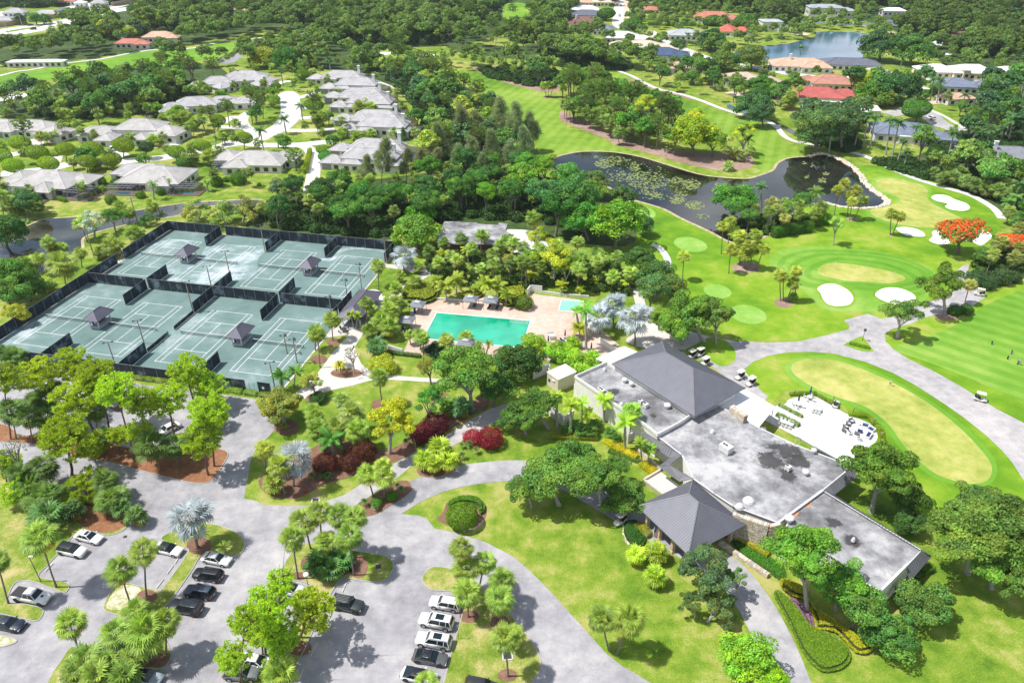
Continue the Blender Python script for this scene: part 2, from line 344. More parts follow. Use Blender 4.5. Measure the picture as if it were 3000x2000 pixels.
# golf lawn round the pond and the greens
sheet('golf_lawn',T(3,1,[-2400,-100,-1230,250,-1000,270,-800,350,-380,640,-100,560,500,280,850,330,1080,290,860,60,800,-40,1150,-20,1900,230,2100,400,2130,520,2000,700,1850,860,1720,960,1760,1060,1330,1260,1050,1360,920,1310,700,1375,750,1450,280,1568,-400,1500,-700,1300,-900,1000,-1200,640,-1250,300]),GOLF,.026)
sheet('golf_lawn',T(3,2,[1085,0,1080,-70,1300,-160,1440,-220,1870,-320,2000,-410,2352,-560,3000,-800,3000,1100,2352,750,1900,500,1500,265,1160,80]),GOLF,.028)
sheet('practice_range',T(3,2,[1150,60,1400,-20,1700,-140,2000,-330,2352,-480,3000,-700,3000,800,2352,560,1900,360,1500,200]),FAIR3,.034)
sheet('golf_lawn',T(3,2,[-330,430,-200,230,0,130,200,100,400,96,600,112,900,190,1150,290,1350,400,1600,560,1800,700,2000,860,2150,1000,2350,1280,2700,2000,2000,2200,1400,1568,1100,1300,900,980,700,600,200,440,0,620,-60,540]),GOLF,.022)
# pond, canal, lake
pond=T(2,0,[300,1500,400,1450,500,1420,650,1396,850,1396,1000,1410,1200,1450,1400,1510,1700,1600,1900,1630,2100,1643,2200,1638,2352,1590,2410,1560,2450,1500,2550,1455,2720,1440,2840,1425,2980,1440,3060,1480,3160,1560,3230,1660,3290,1735,3360,1790,3420,1830,3436,1866,3400,1890,3300,1910,3200,1914,3050,1900,2850,1868,2650,1900,2500,2050,2300,2180,2100,2230,1980,2210,1850,2140,1700,2070,1550,2000,1400,1920,1200,1858,1100,1830,1000,1780,850,1700,600,1620,400,1560])
sheet('pond_water',pond,MATS['pond_water'],.05)
Wp=world(pond)
o=ring('pond_bank',offset(Wp,-.9),offset(Wp,.15),.02,.07,plain('bank_soil',(.4,.34,.2),.95,noise_amt=.3,scale=.5));o['kind']='structure'
canal=T(0,1,[-200,640,0,600,200,530,400,450,560,436,700,425,880,395,1250,366,1450,335,1700,300,1950,284,2352,268,2420,290,2352,312,1850,332,1640,410,1450,440,1280,470,1100,510,900,560,760,620,750,720,680,790,500,860,400,920,310,970,180,990,0,900,-200,900])
sheet('canal_water',canal,MATS['canal_water'],.05)
o=ring('canal_bank',offset(world(canal),-.7),offset(world(canal),.15),.02,.07,MATS['bank_soil']);o['kind']='structure'
P=g(2400,165);AVH.append((P.x,P.y,62,70));lake=T(3,0,[-340,520,-290,480,-150,440,0,425,200,400,320,368,400,352,450,318,420,296,600,293,850,303,970,345,930,400,880,470,860,540,700,545,500,545,100,560,-100,560])
sheet('lake_water',lake,MATS['lake_water'],.06)
sheet('lake_water',T(3,0,[2170,150,2250,130,2500,150,2500,250,2352,260,2300,200]),MATS['lake_water'],.06)
sheet('pond_water',T(0,0,[0,775,200,745,410,738,400,770,280,830,100,850,0,868,-150,860]),MATS['canal_water'],.05)
sheet('pond_water',T(0,0,[2000,545,2200,455,2450,395,2700,380,2770,430,2650,470,2600,490,2300,480,2160,570,2030,590]),MATS['canal_water'],.05)
sheet('pond_water',T(1,0,[370,465,440,462,450,495,390,500]),MATS['canal_water'],.05)
sheet('pond_water',T(2,0,[1990,960,2060,985,2160,1020,2160,1050,2080,1020,1980,990]),MATS['lake_water'],.06)
sheet('pond_water',T(3,0,[50,1110,240,1200,250,1240,130,1190,30,1140]),MATS['pond_water'],.06)
# woodland strip floor along the fairway island, bunkers, greens
sheet('tree_island_floor',T(2,0,[440,1100,460,1020,600,1085,850,1200,1150,1310,1650,1400,2000,1410,2190,1440,2225,1510,2150,1552,1900,1566,1700,1530,1500,1482,1250,1408,1050,1356,950,1330,850,1270,700,1215,520,1140]),LITTER,.046)
for p in ([(290,890),(330,876),(375,888),(340,904)],[(2290,1160),(2340,1165),(2330,1175),(2295,1172)]): sheet('mulch_ring',T(2,0,p),LITTER,.046)
sheet('path_litter',T(2,0,[1040,715,1200,760,1370,830,1600,880,1850,960,1960,1010,2100,1050,2080,1062,1880,990,1800,940,1600,905,1380,850,1200,790]),LITTER,.042)
BK=[(3,1,[(1500,240),(1540,222),(1640,228),(1720,265),(1820,300),(1857,335),(1840,362),(1780,372),(1680,360),(1622,332),(1645,305),(1580,290),(1510,265)]),
(3,1,[(1170,530),(1230,518),(1320,525),(1400,550),(1445,585),(1430,608),(1340,606),(1250,590),(1200,560)]),
(3,1,[(1475,640),(1510,600),(1505,560),(1600,540),(1800,530),(1980,545),(2060,600),(2020,650),(1950,690),(1850,650),(1700,660),(1620,685),(1530,670)]),
(3,1,[(448,1085),(500,1047),(600,1038),(700,1075),(770,1130),(785,1190),(740,1235),(640,1248),(550,1230),(500,1180),(480,1130)]),
(3,1,[(978,1140),(1030,1090),(1120,1072),(1230,1085),(1330,1130),(1362,1175),(1330,1215),(1250,1232),(1150,1228),(1040,1190)]),
(1,0,[(1110,500),(1150,482),(1240,484),(1230,500),(1150,510)]),
(1,0,[(1490,500),(1530,488),(1620,495),(1660,530),(1640,560),(1600,570),(1570,550),(1500,560),(1460,540),(1530,520)]),
(2,0,[(135,155),(170,147),(220,150),(230,165),(190,178),(150,175)]),
(0,0,[(-60,900),(80,870),(245,862),(240,890),(100,920),(-60,935)]),
(3,0,[(1490,385),(1560,378),(1640,390),(1600,420),(1530,420)]),(3,0,[(1510,500),(1600,480),(1700,485),(1690,503),(1580,510)])]
for c,r_,p in BK:
 W=world(T(c,r_,p));o=meshobj('bunker',poly_mesh('bunker',W,SAND,.062));o['kind']='structure'
 e=ring('grass_lip',offset(W,-.5),offset(W,.12),.03,.1,GOLF,o)
for c,r_,p in [(3,1,[(10,850),(30,790),(100,740),(200,710),(380,693),(600,700),(800,720),(1050,750),(1300,820),(1500,900),(1580,970),(1560,1060),(1440,1190),(1330,1262),(1050,1300),(800,1290),(550,1290),(420,1200),(330,1110),(250,1040),(90,930)]),
(3,2,[(150,250),(230,165),(400,130),(560,132),(760,185),(960,265),(1160,355),(1410,495),(1620,630),(1830,800),(1990,960),(2090,1100),(2100,1230),(2020,1325),(1880,1345),(1720,1320),(1520,1250),(1360,1130),(1210,980),(1080,800),(960,700),(820,610),(630,550),(420,470),(250,370)]),
(3,1,[(950,110),(1000,60),(1100,50),(1270,65),(1420,115),(1500,190),(1490,240),(1530,280),(1640,345),(1740,395),(1800,440),(1730,520),(1500,545),(1290,530),(1080,490),(940,430),(900,380),(930,335),(1050,320),(1150,290),(1180,270),(1100,220),(1000,170)])]:
 sheet('green_collar',T(c,r_,p),COLLAR,.044)
rings=[(3,1,[(330,930),(420,860),(600,800),(850,815),(1080,850),(1300,930),(1390,1000),(1340,1050),(1150,1080),(900,1060),(650,1050),(480,1020),(370,990)]),
(3,1,[(180,900),(280,810),(500,760),(850,770),(1130,810),(1380,890),(1480,980),(1420,1080),(1180,1110),(900,1090),(600,1080),(400,1060),(240,990)]),
(3,1,[(80,870),(180,770),(420,725),(850,740),(1180,785),(1440,880),(1540,980),(1480,1110),(1240,1170),(900,1100),(560,1095),(330,1060),(160,960)])]
MOWN=ground('mown_band_grass',[(.3,(.06,.19,.01)),(.48,(.11,.27,.02)),(.6,(.2,.34,.05)),(.7,(.28,.38,.09))],.03,.2,3,mott=.3,speck=.1)
for k,(c,r_,p) in enumerate(rings):
 W=world(T(c,r_,p));o=ring('mown_band',W,offset(W,1.7),.047,.048+.002*k,MOWN);o['kind']='structure'
for c,r_,p in [(3,1,[(455,920),(500,872),(600,848),(800,865),(1000,900),(1180,940),(1257,985),(1230,1017),(1100,1035),(900,1022),(700,1010),(550,980),(470,952)]),
(3,2,[(215,230),(260,185),(400,155),(550,160),(750,210),(950,290),(1150,380),(1400,520),(1600,660),(1800,830),(1950,990),(2040,1110),(2055,1200),(2010,1280),(1900,1308),(1750,1292),(1550,1220),(1400,1110),(1250,960),(1130,790),(1000,670),(850,580),(650,520),(450,440),(300,350),(225,285)]),
(3,1,[(990,110),(1020,80),(1100,70),(1250,85),(1400,130),(1470,190),(1460,240),(1500,290),(1600,350),(1700,400),(1770,440),(1700,500),(1500,525),(1300,512),(1100,470),(980,420),(937,382),(965,350),(1050,340),(1150,310),(1215,280),(1180,240),(1080,190),(1010,150)]),
(1,0,[(1260,475),(1400,465),(1470,480),(1430,510),(1300,500)])]:
 sheet('putting_green',T(c,r_,p),GREEN,.058)
def ell(c,r_,x,y,rx,ry,a=0):
 return T(c,r_,[(x+rx*math.cos(t)*math.cos(a)-ry*math.sin(t)*math.sin(a),y+rx*math.cos(t)*math.sin(a)+ry*math.sin(t)*math.cos(a)) for t in [k*math.pi/6 for k in range(12)]])
for x,y,rx,ry in ((1215,388,108,52),(1640,680,155,66),(1888,1108,130,62),(2168,1322,172,84)):
 sheet('tee',ell(2,1,x,y,rx,ry,.18),TEE,.056)
for c,r_,x,y,rx,ry in ((2,1,2150,890,130,50),(3,1,150,1215,92,44),(3,1,770,447,60,16),(3,1,1130,598,26,9),(3,1,1650,1335,120,34),(3,1,1190,1535,40,16),(2,0,332,891,45,14)):
 sheet('mulch_bed',ell(c,r_,x,y,rx,ry),LITTER,.06)

# ---------------- roads, parking, paths ----------------
park=T(0,2,[-500,40,0,130,600,255,1230,388,1850,458,2352,530])+T(1,2,[60,525,200,620,245,700,190,790,110,880,10,960,-50,1100,-85,1300,-110,1440,0,1462,60,1495,300,1510,590,1500,800,1530,950,1568,1190,1568,1500,1600,1560,1620,1640,1716,1850,1758,2100,1838,2352,1968])+T(2,3,[100,480,250,620,400,780,600,1000,870,1300,1000,1400,1280,1568,1700,1900])+T(0,3,[3000,2000,-500,2000,-900,900])
W=[g(*p).xy for p in park]
if sum(W[i].x*W[(i+1)%len(W)].y-W[(i+1)%len(W)].x*W[i].y for i in range(len(W)))<0: W=W[::-1]
o=meshobj('parking_lot',poly_mesh('parking_lot',W,ASPH,.012));o['kind']='structure'
sheet('garden_drive',T(1,2,[560,1500,800,1412,960,1312,1100,1228,1250,1132,1400,1052,1520,990,1700,890,1900,760,2100,645,2240,590,2420,560,2480,640,2300,700,2150,770,1980,870,1800,960,1480,1110,1280,1268,1150,1352,1000,1452,900,1520,700,1600]),ASPH2,.032)
strip('loop_drive',O([880,1172,960,1125,1040,1097,1130,1083,1220,1082,1310,1105,1400,1155,1490,1208,1590,1262,1670,1308,1725,1375,1772,1460,1815,1568,1850,1700]),5.6,ASPH,.036)
KB=MATS['kerb']
island('pine_island',T(0,2,[-200,740,60,770,200,860,420,850,700,865,1050,945,1200,975,1500,975,1850,965,2085,1010,2070,1100,1990,1230,1920,1295,1800,1305,1600,1265,1400,1215,1200,1165,1000,1110,850,1085,700,1060,330,955,150,930,-200,900]),STRAW)
island('grass_verge',T(0,3,[-400,-420,0,-360,430,-260,560,-200,760,-160,1000,-110,1150,-60,1195,20,1190,100,1130,170,1000,215,860,190,700,200,560,360,430,500,365,590,600,640,642,672,622,722,580,742,470,700,300,640,160,640,90,740,80,835,230,842,380,880,402,925,345,1000,230,985,0,935,-400,860]),GRASSP)
island('grass_verge',T(0,3,[-100,1130,0,1128,110,1150,160,1185,90,1222,0,1240,-100,1240]),SANDY)
island('silver_palm_island',T(0,3,[1480,240,1600,165,1780,100,1950,108,2100,150,2220,220,2252,300,2225,370,2150,410,1990,400,1850,405,1760,545,1600,775,1500,910,1500,1080,1560,1250,1575,1340,1480,1440,1240,1430,1150,1500,1080,1700,400,1760,460,1520,560,1360,650,1242,780,1258,950,1290,1120,1290,1230,1150,1180,990,1050,940,958,905,965,820,1050,690,1150,650,1300,682,1450,712,1500,690,1720,380,1690,330,1560,300]),GRASSP)
island('palm_island',T(1,3,[235,560,280,440,370,330,480,285,700,320,980,365,1150,390,1240,430,1267,490,1240,570,1180,630,1050,642,850,612,790,612,720,700,640,850,570,1000,500,1150,450,1260,380,1400,330,1500,240,1760,-300,1760,-150,1568,100,1380,300,1120,440,900,500,800,540,700,420,640,300,620]),GRASSP)
island('palm_strip',T(1,3,[1528,640,1540,570,1600,512,1680,500,1800,520,1920,570,2050,665,2150,745,2300,885,2400,1020,2530,1180,2612,1340,2617,1440,2540,1568,2450,1760,1660,1760,1720,1568,1800,1260,1850,1090,1885,960,1900,860,1860,740,1620,718]),GRASSP)
# mulch rings on the islands
for c,r_,x,y,rx,ry in ((0,3,1830,310,115,80),(0,3,1355,775,95,60),(0,3,735,1300,70,40),(1,3,1960,960,90,60),(1,3,2240,1030,90,90),(1,3,2310,1500,90,60),(1,3,400,590,70,40),(1,3,940,500,90,110),(1,3,660,480,250,130),(1,3,400,1250,110,70),(0,3,1400,1360,170,70),(1,3,80,1100,80,50)):
 sheet('mulch_ring',ell(c,r_,x,y,rx,ry),MULCH,.121)
sheet('sandy_patch',T(0,3,[980,880,1010,790,1080,700,1150,668,1290,700,1280,800,1180,880,1100,900]),SANDY,.118)
sheet('sandy_patch',T(0,3,[520,1568,600,1380,700,1290,900,1320,1000,1400,800,1700,500,1750]),SANDY,.118)
sheet('straw_patch',T(0,3,[680,-90,900,-60,1140,-20,1170,80,1100,160,950,190,800,160,700,80,560,-60]),STRAW,.118)
# garden beds and walks
for p in ([(20,1290),(90,1220),(300,1100),(500,990),(700,900),(1000,950),(1200,1000),(1420,900),(1480,990),(1260,1110),(1050,1120),(900,1230),(640,1310),(430,1420),(300,1445),(100,1400)],
[(1420,900),(1500,800),(1650,700),(1900,620),(2060,500),(2130,460),(2130,600),(2000,670),(1800,800),(1640,880)]):
 sheet('mulch_bed',T(1,2,p),MULCH,.046)
sheet('mulch_bed',T(1,2,[925,1500,1050,1430,1150,1370,1270,1290,1390,1280,1432,1335,1400,1400,1180,1545,1060,1600,940,1600]),MULCH,.05)
for c,r_,x,y,rx,ry in ((1,2,1168,585,110,60),(1,2,830,292,145,45),(1,2,580,165,78,40),(1,2,712,5,65,35),(1,2,560,530,105,50),(1,2,280,790,115,75),(1,2,1610,1190,135,60),(1,1,1010,1455,70,40),(1,2,1700,520,90,50)):
 sheet('mulch_ring',ell(c,r_,x,y,rx,ry),MULCH,.042)
walk=CONC
sheet('garden_walk',T(1,2,[370,470,450,400,560,300,700,110,800,0,900,-130,1080,-380,1180,-420,1200,-370,1100,-260,980,-60,860,120,900,30,930,130,970,210,1070,290,1220,310,1700,345,2000,330,2170,290,2200,320,2020,365,1700,380,1200,350,1050,360,900,400,620,465,480,530,400,520]),walk,.038,smooth=False)
sheet('garden_walk',T(1,1,[1150,1230,1330,1060,1420,1000,1550,930,1400,925,1180,885,1200,860,1600,880,1810,860,1820,890,1600,960,1470,1040,1300,1170,1170,1290,1040,1400,890,1568,810,1568,960,1400,1080,1250,1130,1190,1010,1100,1090,1085,1150,1110,1160,1150]),walk,.036,smooth=False)
sheet('shelter_patio',T(1,1,[640,1525,760,1430,880,1400,980,1360,960,1420,890,1480,780,1515]),walk,.044)
sheet('service_yard',T(1,1,[2300,560,2352,540,2560,560,2640,640,2720,700,2650,780,2500,870,2400,780,2330,700]),CONCW,.04)
# golf side pavement
sheet('cart_road',T(3,2,[-470,60,-360,10,-250,0,0,12,280,0,500,-48,740,-110,750,-140,700,-193,860,-240,920,-255,1040,-208,1250,-240,1330,-308,1570,-393,1800,-508,1740,-570,1720,-630,1780,-690,1850,-710,1830,-600,1900,-500,2005,-412,1870,-318,1440,-218,1300,-158,1130,-108,1070,-68,1080,0,1150,70,1300,170,1500,262,1750,400,2100,620,2352,750,2800,1000,2800,2000,2600,1700,2352,1280,2250,1120,2150,1000,2000,860,1800,700,1600,560,1350,400,1150,290,900,190,750,150,600,112,400,96,200,100,60,122,0,132,-140,190,-225,260,-50,470,0,500,-40,560,-200,480,-500,240,-700,120,-660,60]),ASPH2,.04,smooth=False)
island('grass_triangle',T(3,2,[688,34,760,-8,860,-50,905,-5,976,92,920,100,860,92,780,70]),GOLF,smooth=False)
island('grass_lobe',T(2,2,[1560,100,1700,20,1830,-40,1950,-10,2040,60,2062,150,2020,212,1930,232,1870,212,1770,150,1680,125]),GOLF)
strip('cart_path',T(2,0,[980,655,1100,700,1250,780,1350,820,1480,850,1600,880,1750,930,1900,990,2050,1040,2150,1065,2352,1120,2440,1180,2500,1250,2600,1300,2780,1330,2950,1350,3130,1400,3300,1460,3520,1568,3760,1660,3960,1720,4200,1790,4340,1860,4440,1930,4500,2010]),2.6,CONCW,.07)
strip('cart_path',T(0,0,[-60,705,0,697,150,660,300,640,560,590,800,560,950,540,1200,490,1400,460,1600,450,1800,440,2060,380,2352,355,2700,310,3000,320,3400,325]),2.6,CONCW,.07)
strip('cart_path',T(2,1,[1280,680,1340,700,1400,765,1430,840,1400,960]),2.,CONCW,.07)
strip('cart_path',T(1,0,[1020,715,1250,800,1400,900,1530,1010]),1.6,CONCW,.07)
strip('pool_walk',T(2,1,[1080,1040,1150,1130,1180,1230,1200,1330,1240,1480,1300,1580]),2.6,CONC,.074)
sheet('club_forecourt',T(2,1,[1050,1568,1150,1480,1300,1400,1500,1440,1800,1520,2050,1568,2060,1620,1800,1640,1300,1640]),CONC,.034)
# pool deck and pools
deck=O([925,812,944,770,940,715,1000,690,1120,682,1210,674,1330,688,1350,702,1372,750,1430,800,1390,838,1300,832,1180,822,1040,816])
sheet('pool_deck',deck,DECK,.05,smooth=False)
pc=[g(1280,917),g(1553,940.5),g(1508,1027),g(1252,993)]
ux=(pc[1]-pc[0]).normalized();L0=(pc[1]-pc[0]).length;uy=Vector((-ux.y,ux.x,0));
if uy.dot(pc[3]-pc[0])<0: uy=-uy
W0=abs((pc[3]-pc[0]).dot(uy));print('pool',L0,W0)
def rect(o,ux,uy,a0,a1,b0,b1): return [(o+ux*a+uy*b).xy for a,b in ((a0,b0),(a1,b0),(a1,b1),(a0,b1))]
def ccw(W):
 a=sum(W[i].x*W[(i+1)%len(W)].y-W[(i+1)%len(W)].x*W[i].y for i in range(len(W)));return W if a>0 else W[::-1]
W=ccw(rect(pc[0],ux,uy,0,L0,0,W0));o=meshobj('pool_water',poly_mesh('pool_water',W,MATS['pool_water'],.06));o['kind']='structure'
ring('pool_coping',offset(W,-.38),offset(W,.0),.03,.12,plain('coping',(.72,.7,.68),.7),o)
mb=MB()
for k in range(4): mb.box(tuple(pc[0]+ux*(L0-2.6)+uy*(.25+.42*k)+Vector((0,0,.1-.01*k))),(4.6,.05,.06),math.atan2(ux.y,ux.x))
s_=mb.build('pool_steps',MATS['coping'],o)
k0=[g(1647,879),g(1708,884),g(1692,914),g(1637,910)]
W=ccw([p.xy for p in k0]);o=meshobj('wading_pool_water',poly_mesh('wading_pool_water',W,MATS['kid_pool_water'],.062));o['kind']='structure'
ring('pool_coping',offset(W,-.35),offset(W,0),.03,.13,MATS['coping'],o)
# club terrace
sheet('club_terrace',T(3,2,[60,600,155,575,200,530,330,513,440,510,540,560,620,610,750,680,860,722,950,770,1005,860,990,920,930,965,760,1120,500,1010,250,870,0,740,-80,700]),CONCW,.05)
# neighbourhood streets and drives
CS=CONCW
strip('residential_road',T(1,0,[300,880,318,960,320,1040,290,1110,210,1180,80,1240,-60,1290,-300,1330]),9.5,CS,.05)
sheet('cul_de_sac',ell(1,0,300,900,105,60),CS,.055)
strip('residential_road',T(1,0,[-100,1300,0,1330,200,1335,400,1330,700,1300]),6,CS,.06)
strip('residential_road',T(1,0,[400,1330,470,1360,520,1420,530,1568,500,1750]),5,CS,.065)
strip('residential_road',T(0,0,[2300,1290,2150,1310,1950,1370,1750,1400,1500,1450,1250,1470,1000,1500,700,1500,400,1560,0,1600]),7,CS,.055)
strip('residential_road',T(0,0,[2350,1010,2250,1060,2230,1130,2300,1200,2420,1290]),5,CS,.058)
strip('residential_road',T(0,0,[-50,1410,120,1420,280,1370,330,1320,300,1280]),6,CS,.062)
for c,r_,p in ((1,0,[(380,905),(500,870),(560,850)]),(1,0,[(390,1000),(520,985),(600,990)]),(1,0,[(360,1090),(560,1080),(700,1090)]),(1,0,[(280,1200),(520,1200),(720,1190)]),(1,0,[(150,800),(230,760),(330,745)]),(1,0,[(540,1520),(700,1530),(850,1540)]),
(0,0,[(1400,1350),(1560,1340),(1640,1310)]),(0,0,[(700,1480),(760,1400),(780,1350)]),(0,0,[(500,1500),(520,1440)]),(0,0,[(1150,1440),(1080,1400),(1020,1380)]),(0,0,[(2050,1130),(2130,1080),(2250,1090)]),(0,0,[(2000,1170),(2100,1170),(2270,1180)])):
 strip('driveway',T(c,r_,p),4.5,CS,.068)
sheet('highway',T(0,0,[-300,330,0,270,250,235,540,190,700,150,870,120,1100,75,1220,62,1400,40,1400,60,1220,95,1100,110,900,150,780,200,600,230,500,265,200,320,0,355,-300,410]),CS,.06,smooth=False)
sheet('highway_median',T(0,0,[50,292,200,265,420,232,540,205,400,240,200,280,60,300]),GRASS,.072)
strip('residential_road',T(2,0,[1000,-60,985,60,975,160,980,230,1060,270,1250,290,1300,330,1450,410,1600,470,1800,550,2352,640,2700,700,3100,720,3500,715,4100,725,4700,740]),9,CS,.05)
strip('pavement',T(2,0,[1060,-60,1050,60,1050,170]),5,plain('peach_paving',(.6,.47,.38),.9),.056)
strip('pavement',T(2,0,[1270,310,1400,370,1550,430,1700,490,1850,540]),3,CS,.058)
strip('residential_road',T(3,0,[1030,640,1150,720,1300,780,1450,830]),9,CS,.054)
strip('residential_road',T(3,0,[1100,1050,1400,1010,1560,1130,1700,1180,1900,1260]),9,ASPH2,.054)
strip('pavement',T(3,0,[1490,1010,1640,1080,1800,1180]),2,CS,.06)
strip('far_road',T(3,0,[280,190,500,210,700,225,900,225,1050,210,1180,185,1250,150]),7,plain('blue_asphalt',(.14,.17,.23),.6),.06)
strip('far_road',T(3,0,[1100,210,1180,240,1330,260]),6,MATS['blue_asphalt'],.064)
for pts in ([(0,110),(130,110),(240,130),(200,190),(60,190),(-50,160)],[(600,60),(800,30),(1060,60),(1200,40),(1000,90),(700,90)]):
 sheet('side_street',T(0,0,pts),CS,.05)
for c,r_,p in ((2,0,[(480,270),(600,285),(680,330),(560,300)]),(3,0,[(200,290),(380,310),(330,330),(230,320)]),(3,0,[(980,280),(1100,290),(1170,305),(1060,300)]),(3,0,[(1430,940),(1530,915),(1640,930),(1590,955),(1480,955)]),(2,0,[(1960,855),(2050,880),(2200,890),(2100,840)])):
 sheet('paved_yard',T(c,r_,p),MATS['peach_paving'],.07)
# ---------------- foliage shapes ----------------
def fast_mesh(name,V,nper,tint,mats,extra=None):
 """V: (n*nper,3) vertices, one face per nper vertices; tint per face; extra = (verts, faces) with material 1"""
 me=bpy.data.meshes.new(name);nv=len(V);nf=nv // nper
 me.vertices.add(nv);me.vertices.foreach_set('co',V.astype(np.float32).ravel())
 me.loops.add(nv);me.loops.foreach_set('vertex_index',np.arange(nv,dtype=np.int32))
 me.polygons.add(nf);me.polygons.foreach_set('loop_start',np.arange(0,nv,nper,dtype=np.int32));me.polygons.foreach_set('loop_total',np.full(nf,nper,dtype=np.int32))
 me.update(calc_edges=True)
 at=me.color_attributes.new('tint','FLOAT_COLOR','POINT')
 c=np.ones((nf,nper,4),dtype=np.float32);c[:,:,:3]=tint[:,None,:];at.data.foreach_set('color',c.ravel())
 for m in mats: me.materials.append(m)
 return me
def unit(v): return v/(np.linalg.norm(v,axis=1,keepdims=True)+1e-9)
def leaves(C,N,size,asp=.6,curl=.0):
 """rhombic leaf sprays centred at C, facing N"""
 n=len(C);a=unit(np.cross(N,nr.normal(size=(n,3))));b=np.cross(N,a);s=size[:,None]
 return np.stack([C+a*s,C+b*s*asp,C-a*s,C-b*s*asp],1).reshape(-1,3)
def tints(n,amt=.34,yel=.14,base=(1,1,1)):
 v=1+nr.uniform(-amt,amt,(n,1));y=nr.uniform(-yel,yel,(n,1))
 return np.clip(np.array(base)*v*np.hstack([1+y*1.6,1+y*.5,1-y]),.02,3)
def broadleaf(seed,nc,nl,leaf,zf=.72,clump=.3,flower=None,open_=0.,droop=0.,inner=.15):
 """crown of radius 1 built of nc clumps; leaves lie on the upper outside of each clump"""
 global nr
 nr=np.random.RandomState(seed);C=[]
 k=0
 while len(C)<nc:
  d=nr.normal(size=3);d /= np.linalg.norm(d);d[2]=abs(d[2])*1.0-.35*(nr.rand()<.55);r=(.45+.6*nr.rand()**.7)*(1-clump*.45)
  r*=1+.24*math.sin(3*math.atan2(d[1],d[0])+seed)*math.cos(2.3*d[2]+seed)
  p=np.array([d[0]*r,d[1]*r,d[2]*r*zf])
  if nr.rand()<open_ and r<.5: continue
  if all(np.linalg.norm(p-q)>clump*.55 for q in C) or k>4000: C.append(p)
  k+=1
 C=np.array(C);cr=clump*nr.uniform(.55,1.2,nc)
 idx=nr.randint(0,nc,nl);d=unit(nr.normal(size=(nl,3)));d[:,2]=np.where(nr.rand(nl)<.72,np.abs(d[:,2]),d[:,2])
 rad=cr[idx]*np.where(nr.rand(nl)<inner,nr.uniform(.3,.9,nl),nr.uniform(.85,1.08,nl))
 P=C[idx]+d*rad[:,None]*np.array([1,1,.75])
 P[:,2]-=droop*nr.rand(nl)**2*.3
 N=unit(d+nr.normal(size=(nl,3))*.55+np.array([0,0,.35]))
 sz=leaf*nr.uniform(.6,1.3,nl);t=tints(nl);ct=tints(nc,.26,.14);t=t*ct[idx]
 if flower:
  m=(nr.rand(nl)<flower[1]*np.clip(.35+P[:,2]/zf,0,1.2));t[m]=np.array(flower[0])*nr.uniform(.8,1.2,(m.sum(),1))
 return leaves(P,N,sz),t,C
def pinecrown(seed,nc,nt,zf=.7):
 """open crown of flat needle pads: starbursts of thin needle bundles"""
 global nr
 nr=np.random.RandomState(seed);C=[]
 while len(C)<nc:
  a=nr.uniform(0,6.283);r=nr.rand()**.6*.86;z=nr.uniform(-.75,.8)*zf
  r*=math.sqrt(max(.15,1-(z/zf)**2*.8))
  p=np.array([math.cos(a)*r,math.sin(a)*r,z])
  if all(np.linalg.norm((p-q)*[1,1,1.3])>.2 for q in C[-60:]): C.append(p)
 C=np.array(C);V=[];Tn=[]
 per=nt
 for c in C:
  k=max(3,int(per*nr.uniform(.6,1.4)));off=unit(nr.normal(size=(k,3)))*nr.uniform(.03,.2,(k,1))*[1,1,.4]
  for o_ in off: # one tuft: needles fan out and upward
   m=14;d=unit(nr.normal(size=(m,3))+[0,0,.7]);ln=nr.uniform(.05,.085,(m,1));s=unit(np.cross(d,nr.normal(size=(m,3))))*.0055
   b=c+o_;V.append(np.stack([np.tile(b,(m,1))-s,np.tile(b,(m,1))+s,b+d*ln+s*1.9,b+d*ln-s*1.9],1).reshape(-1,3))
   Tn.append(tints(m,.2,.16)*(1+nr.uniform(-.2,.2)))
 return np.vstack(V),np.vstack(Tn),C
def casuarina(seed,ns):
 global nr
 nr=np.random.RandomState(seed);V=[];Tn=[];C=[]
 for i in range(70):
  z=nr.uniform(-1.0,1.35);rr=max(.1,.8-.42*(z+.2))*nr.uniform(.3,1);a=nr.uniform(0,6.283);C.append((math.cos(a)*rr,math.sin(a)*rr,z))
 C=np.array(C)
 idx=nr.randint(0,len(C),ns);base=C[idx]+nr.normal(size=(ns,3))*[.1,.1,.14]
 d=unit(nr.normal(size=(ns,3))*[.8,.8,.5]+C[idx]*[.9,.9,0]+[0,0,.5]);s=unit(np.cross(d,nr.normal(size=(ns,3))))*.013;L_=nr.uniform(.08,.2,(ns,1))
 V=np.stack([base-s,base+s,base+d*L_+s*.5,base+d*L_-s*.5],1).reshape(-1,3)
 return V,tints(ns,.25,.1),C
def fan_leaf(base,direc,up,R_,nb,droop,V,Tn,tint):
 """one palmate leaf: nb pointed blades spread through 300 degrees round the leaf's centre"""
 side=np.cross(direc,up);side /= np.linalg.norm(side)+1e-9;upn=np.cross(side,direc)
 for i in range(nb):
  a=(i/(nb-1)-.5)*4.6;ln=R_*(1-.28*abs(a)/2.3)*nr.uniform(.9,1.08)
  d=direc*math.cos(a)+side*math.sin(a);q=-direc*math.sin(a)+side*math.cos(a);w_=R_*1.05/nb
  m=base+d*ln*.55+upn*.06*R_;e=base+d*ln-upn*droop*R_+q*nr.uniform(-.04,.04)
  V+=[base,m+q*w_,e,m-q*w_];Tn.append(np.array(tint)*nr.uniform(.6,1.4))
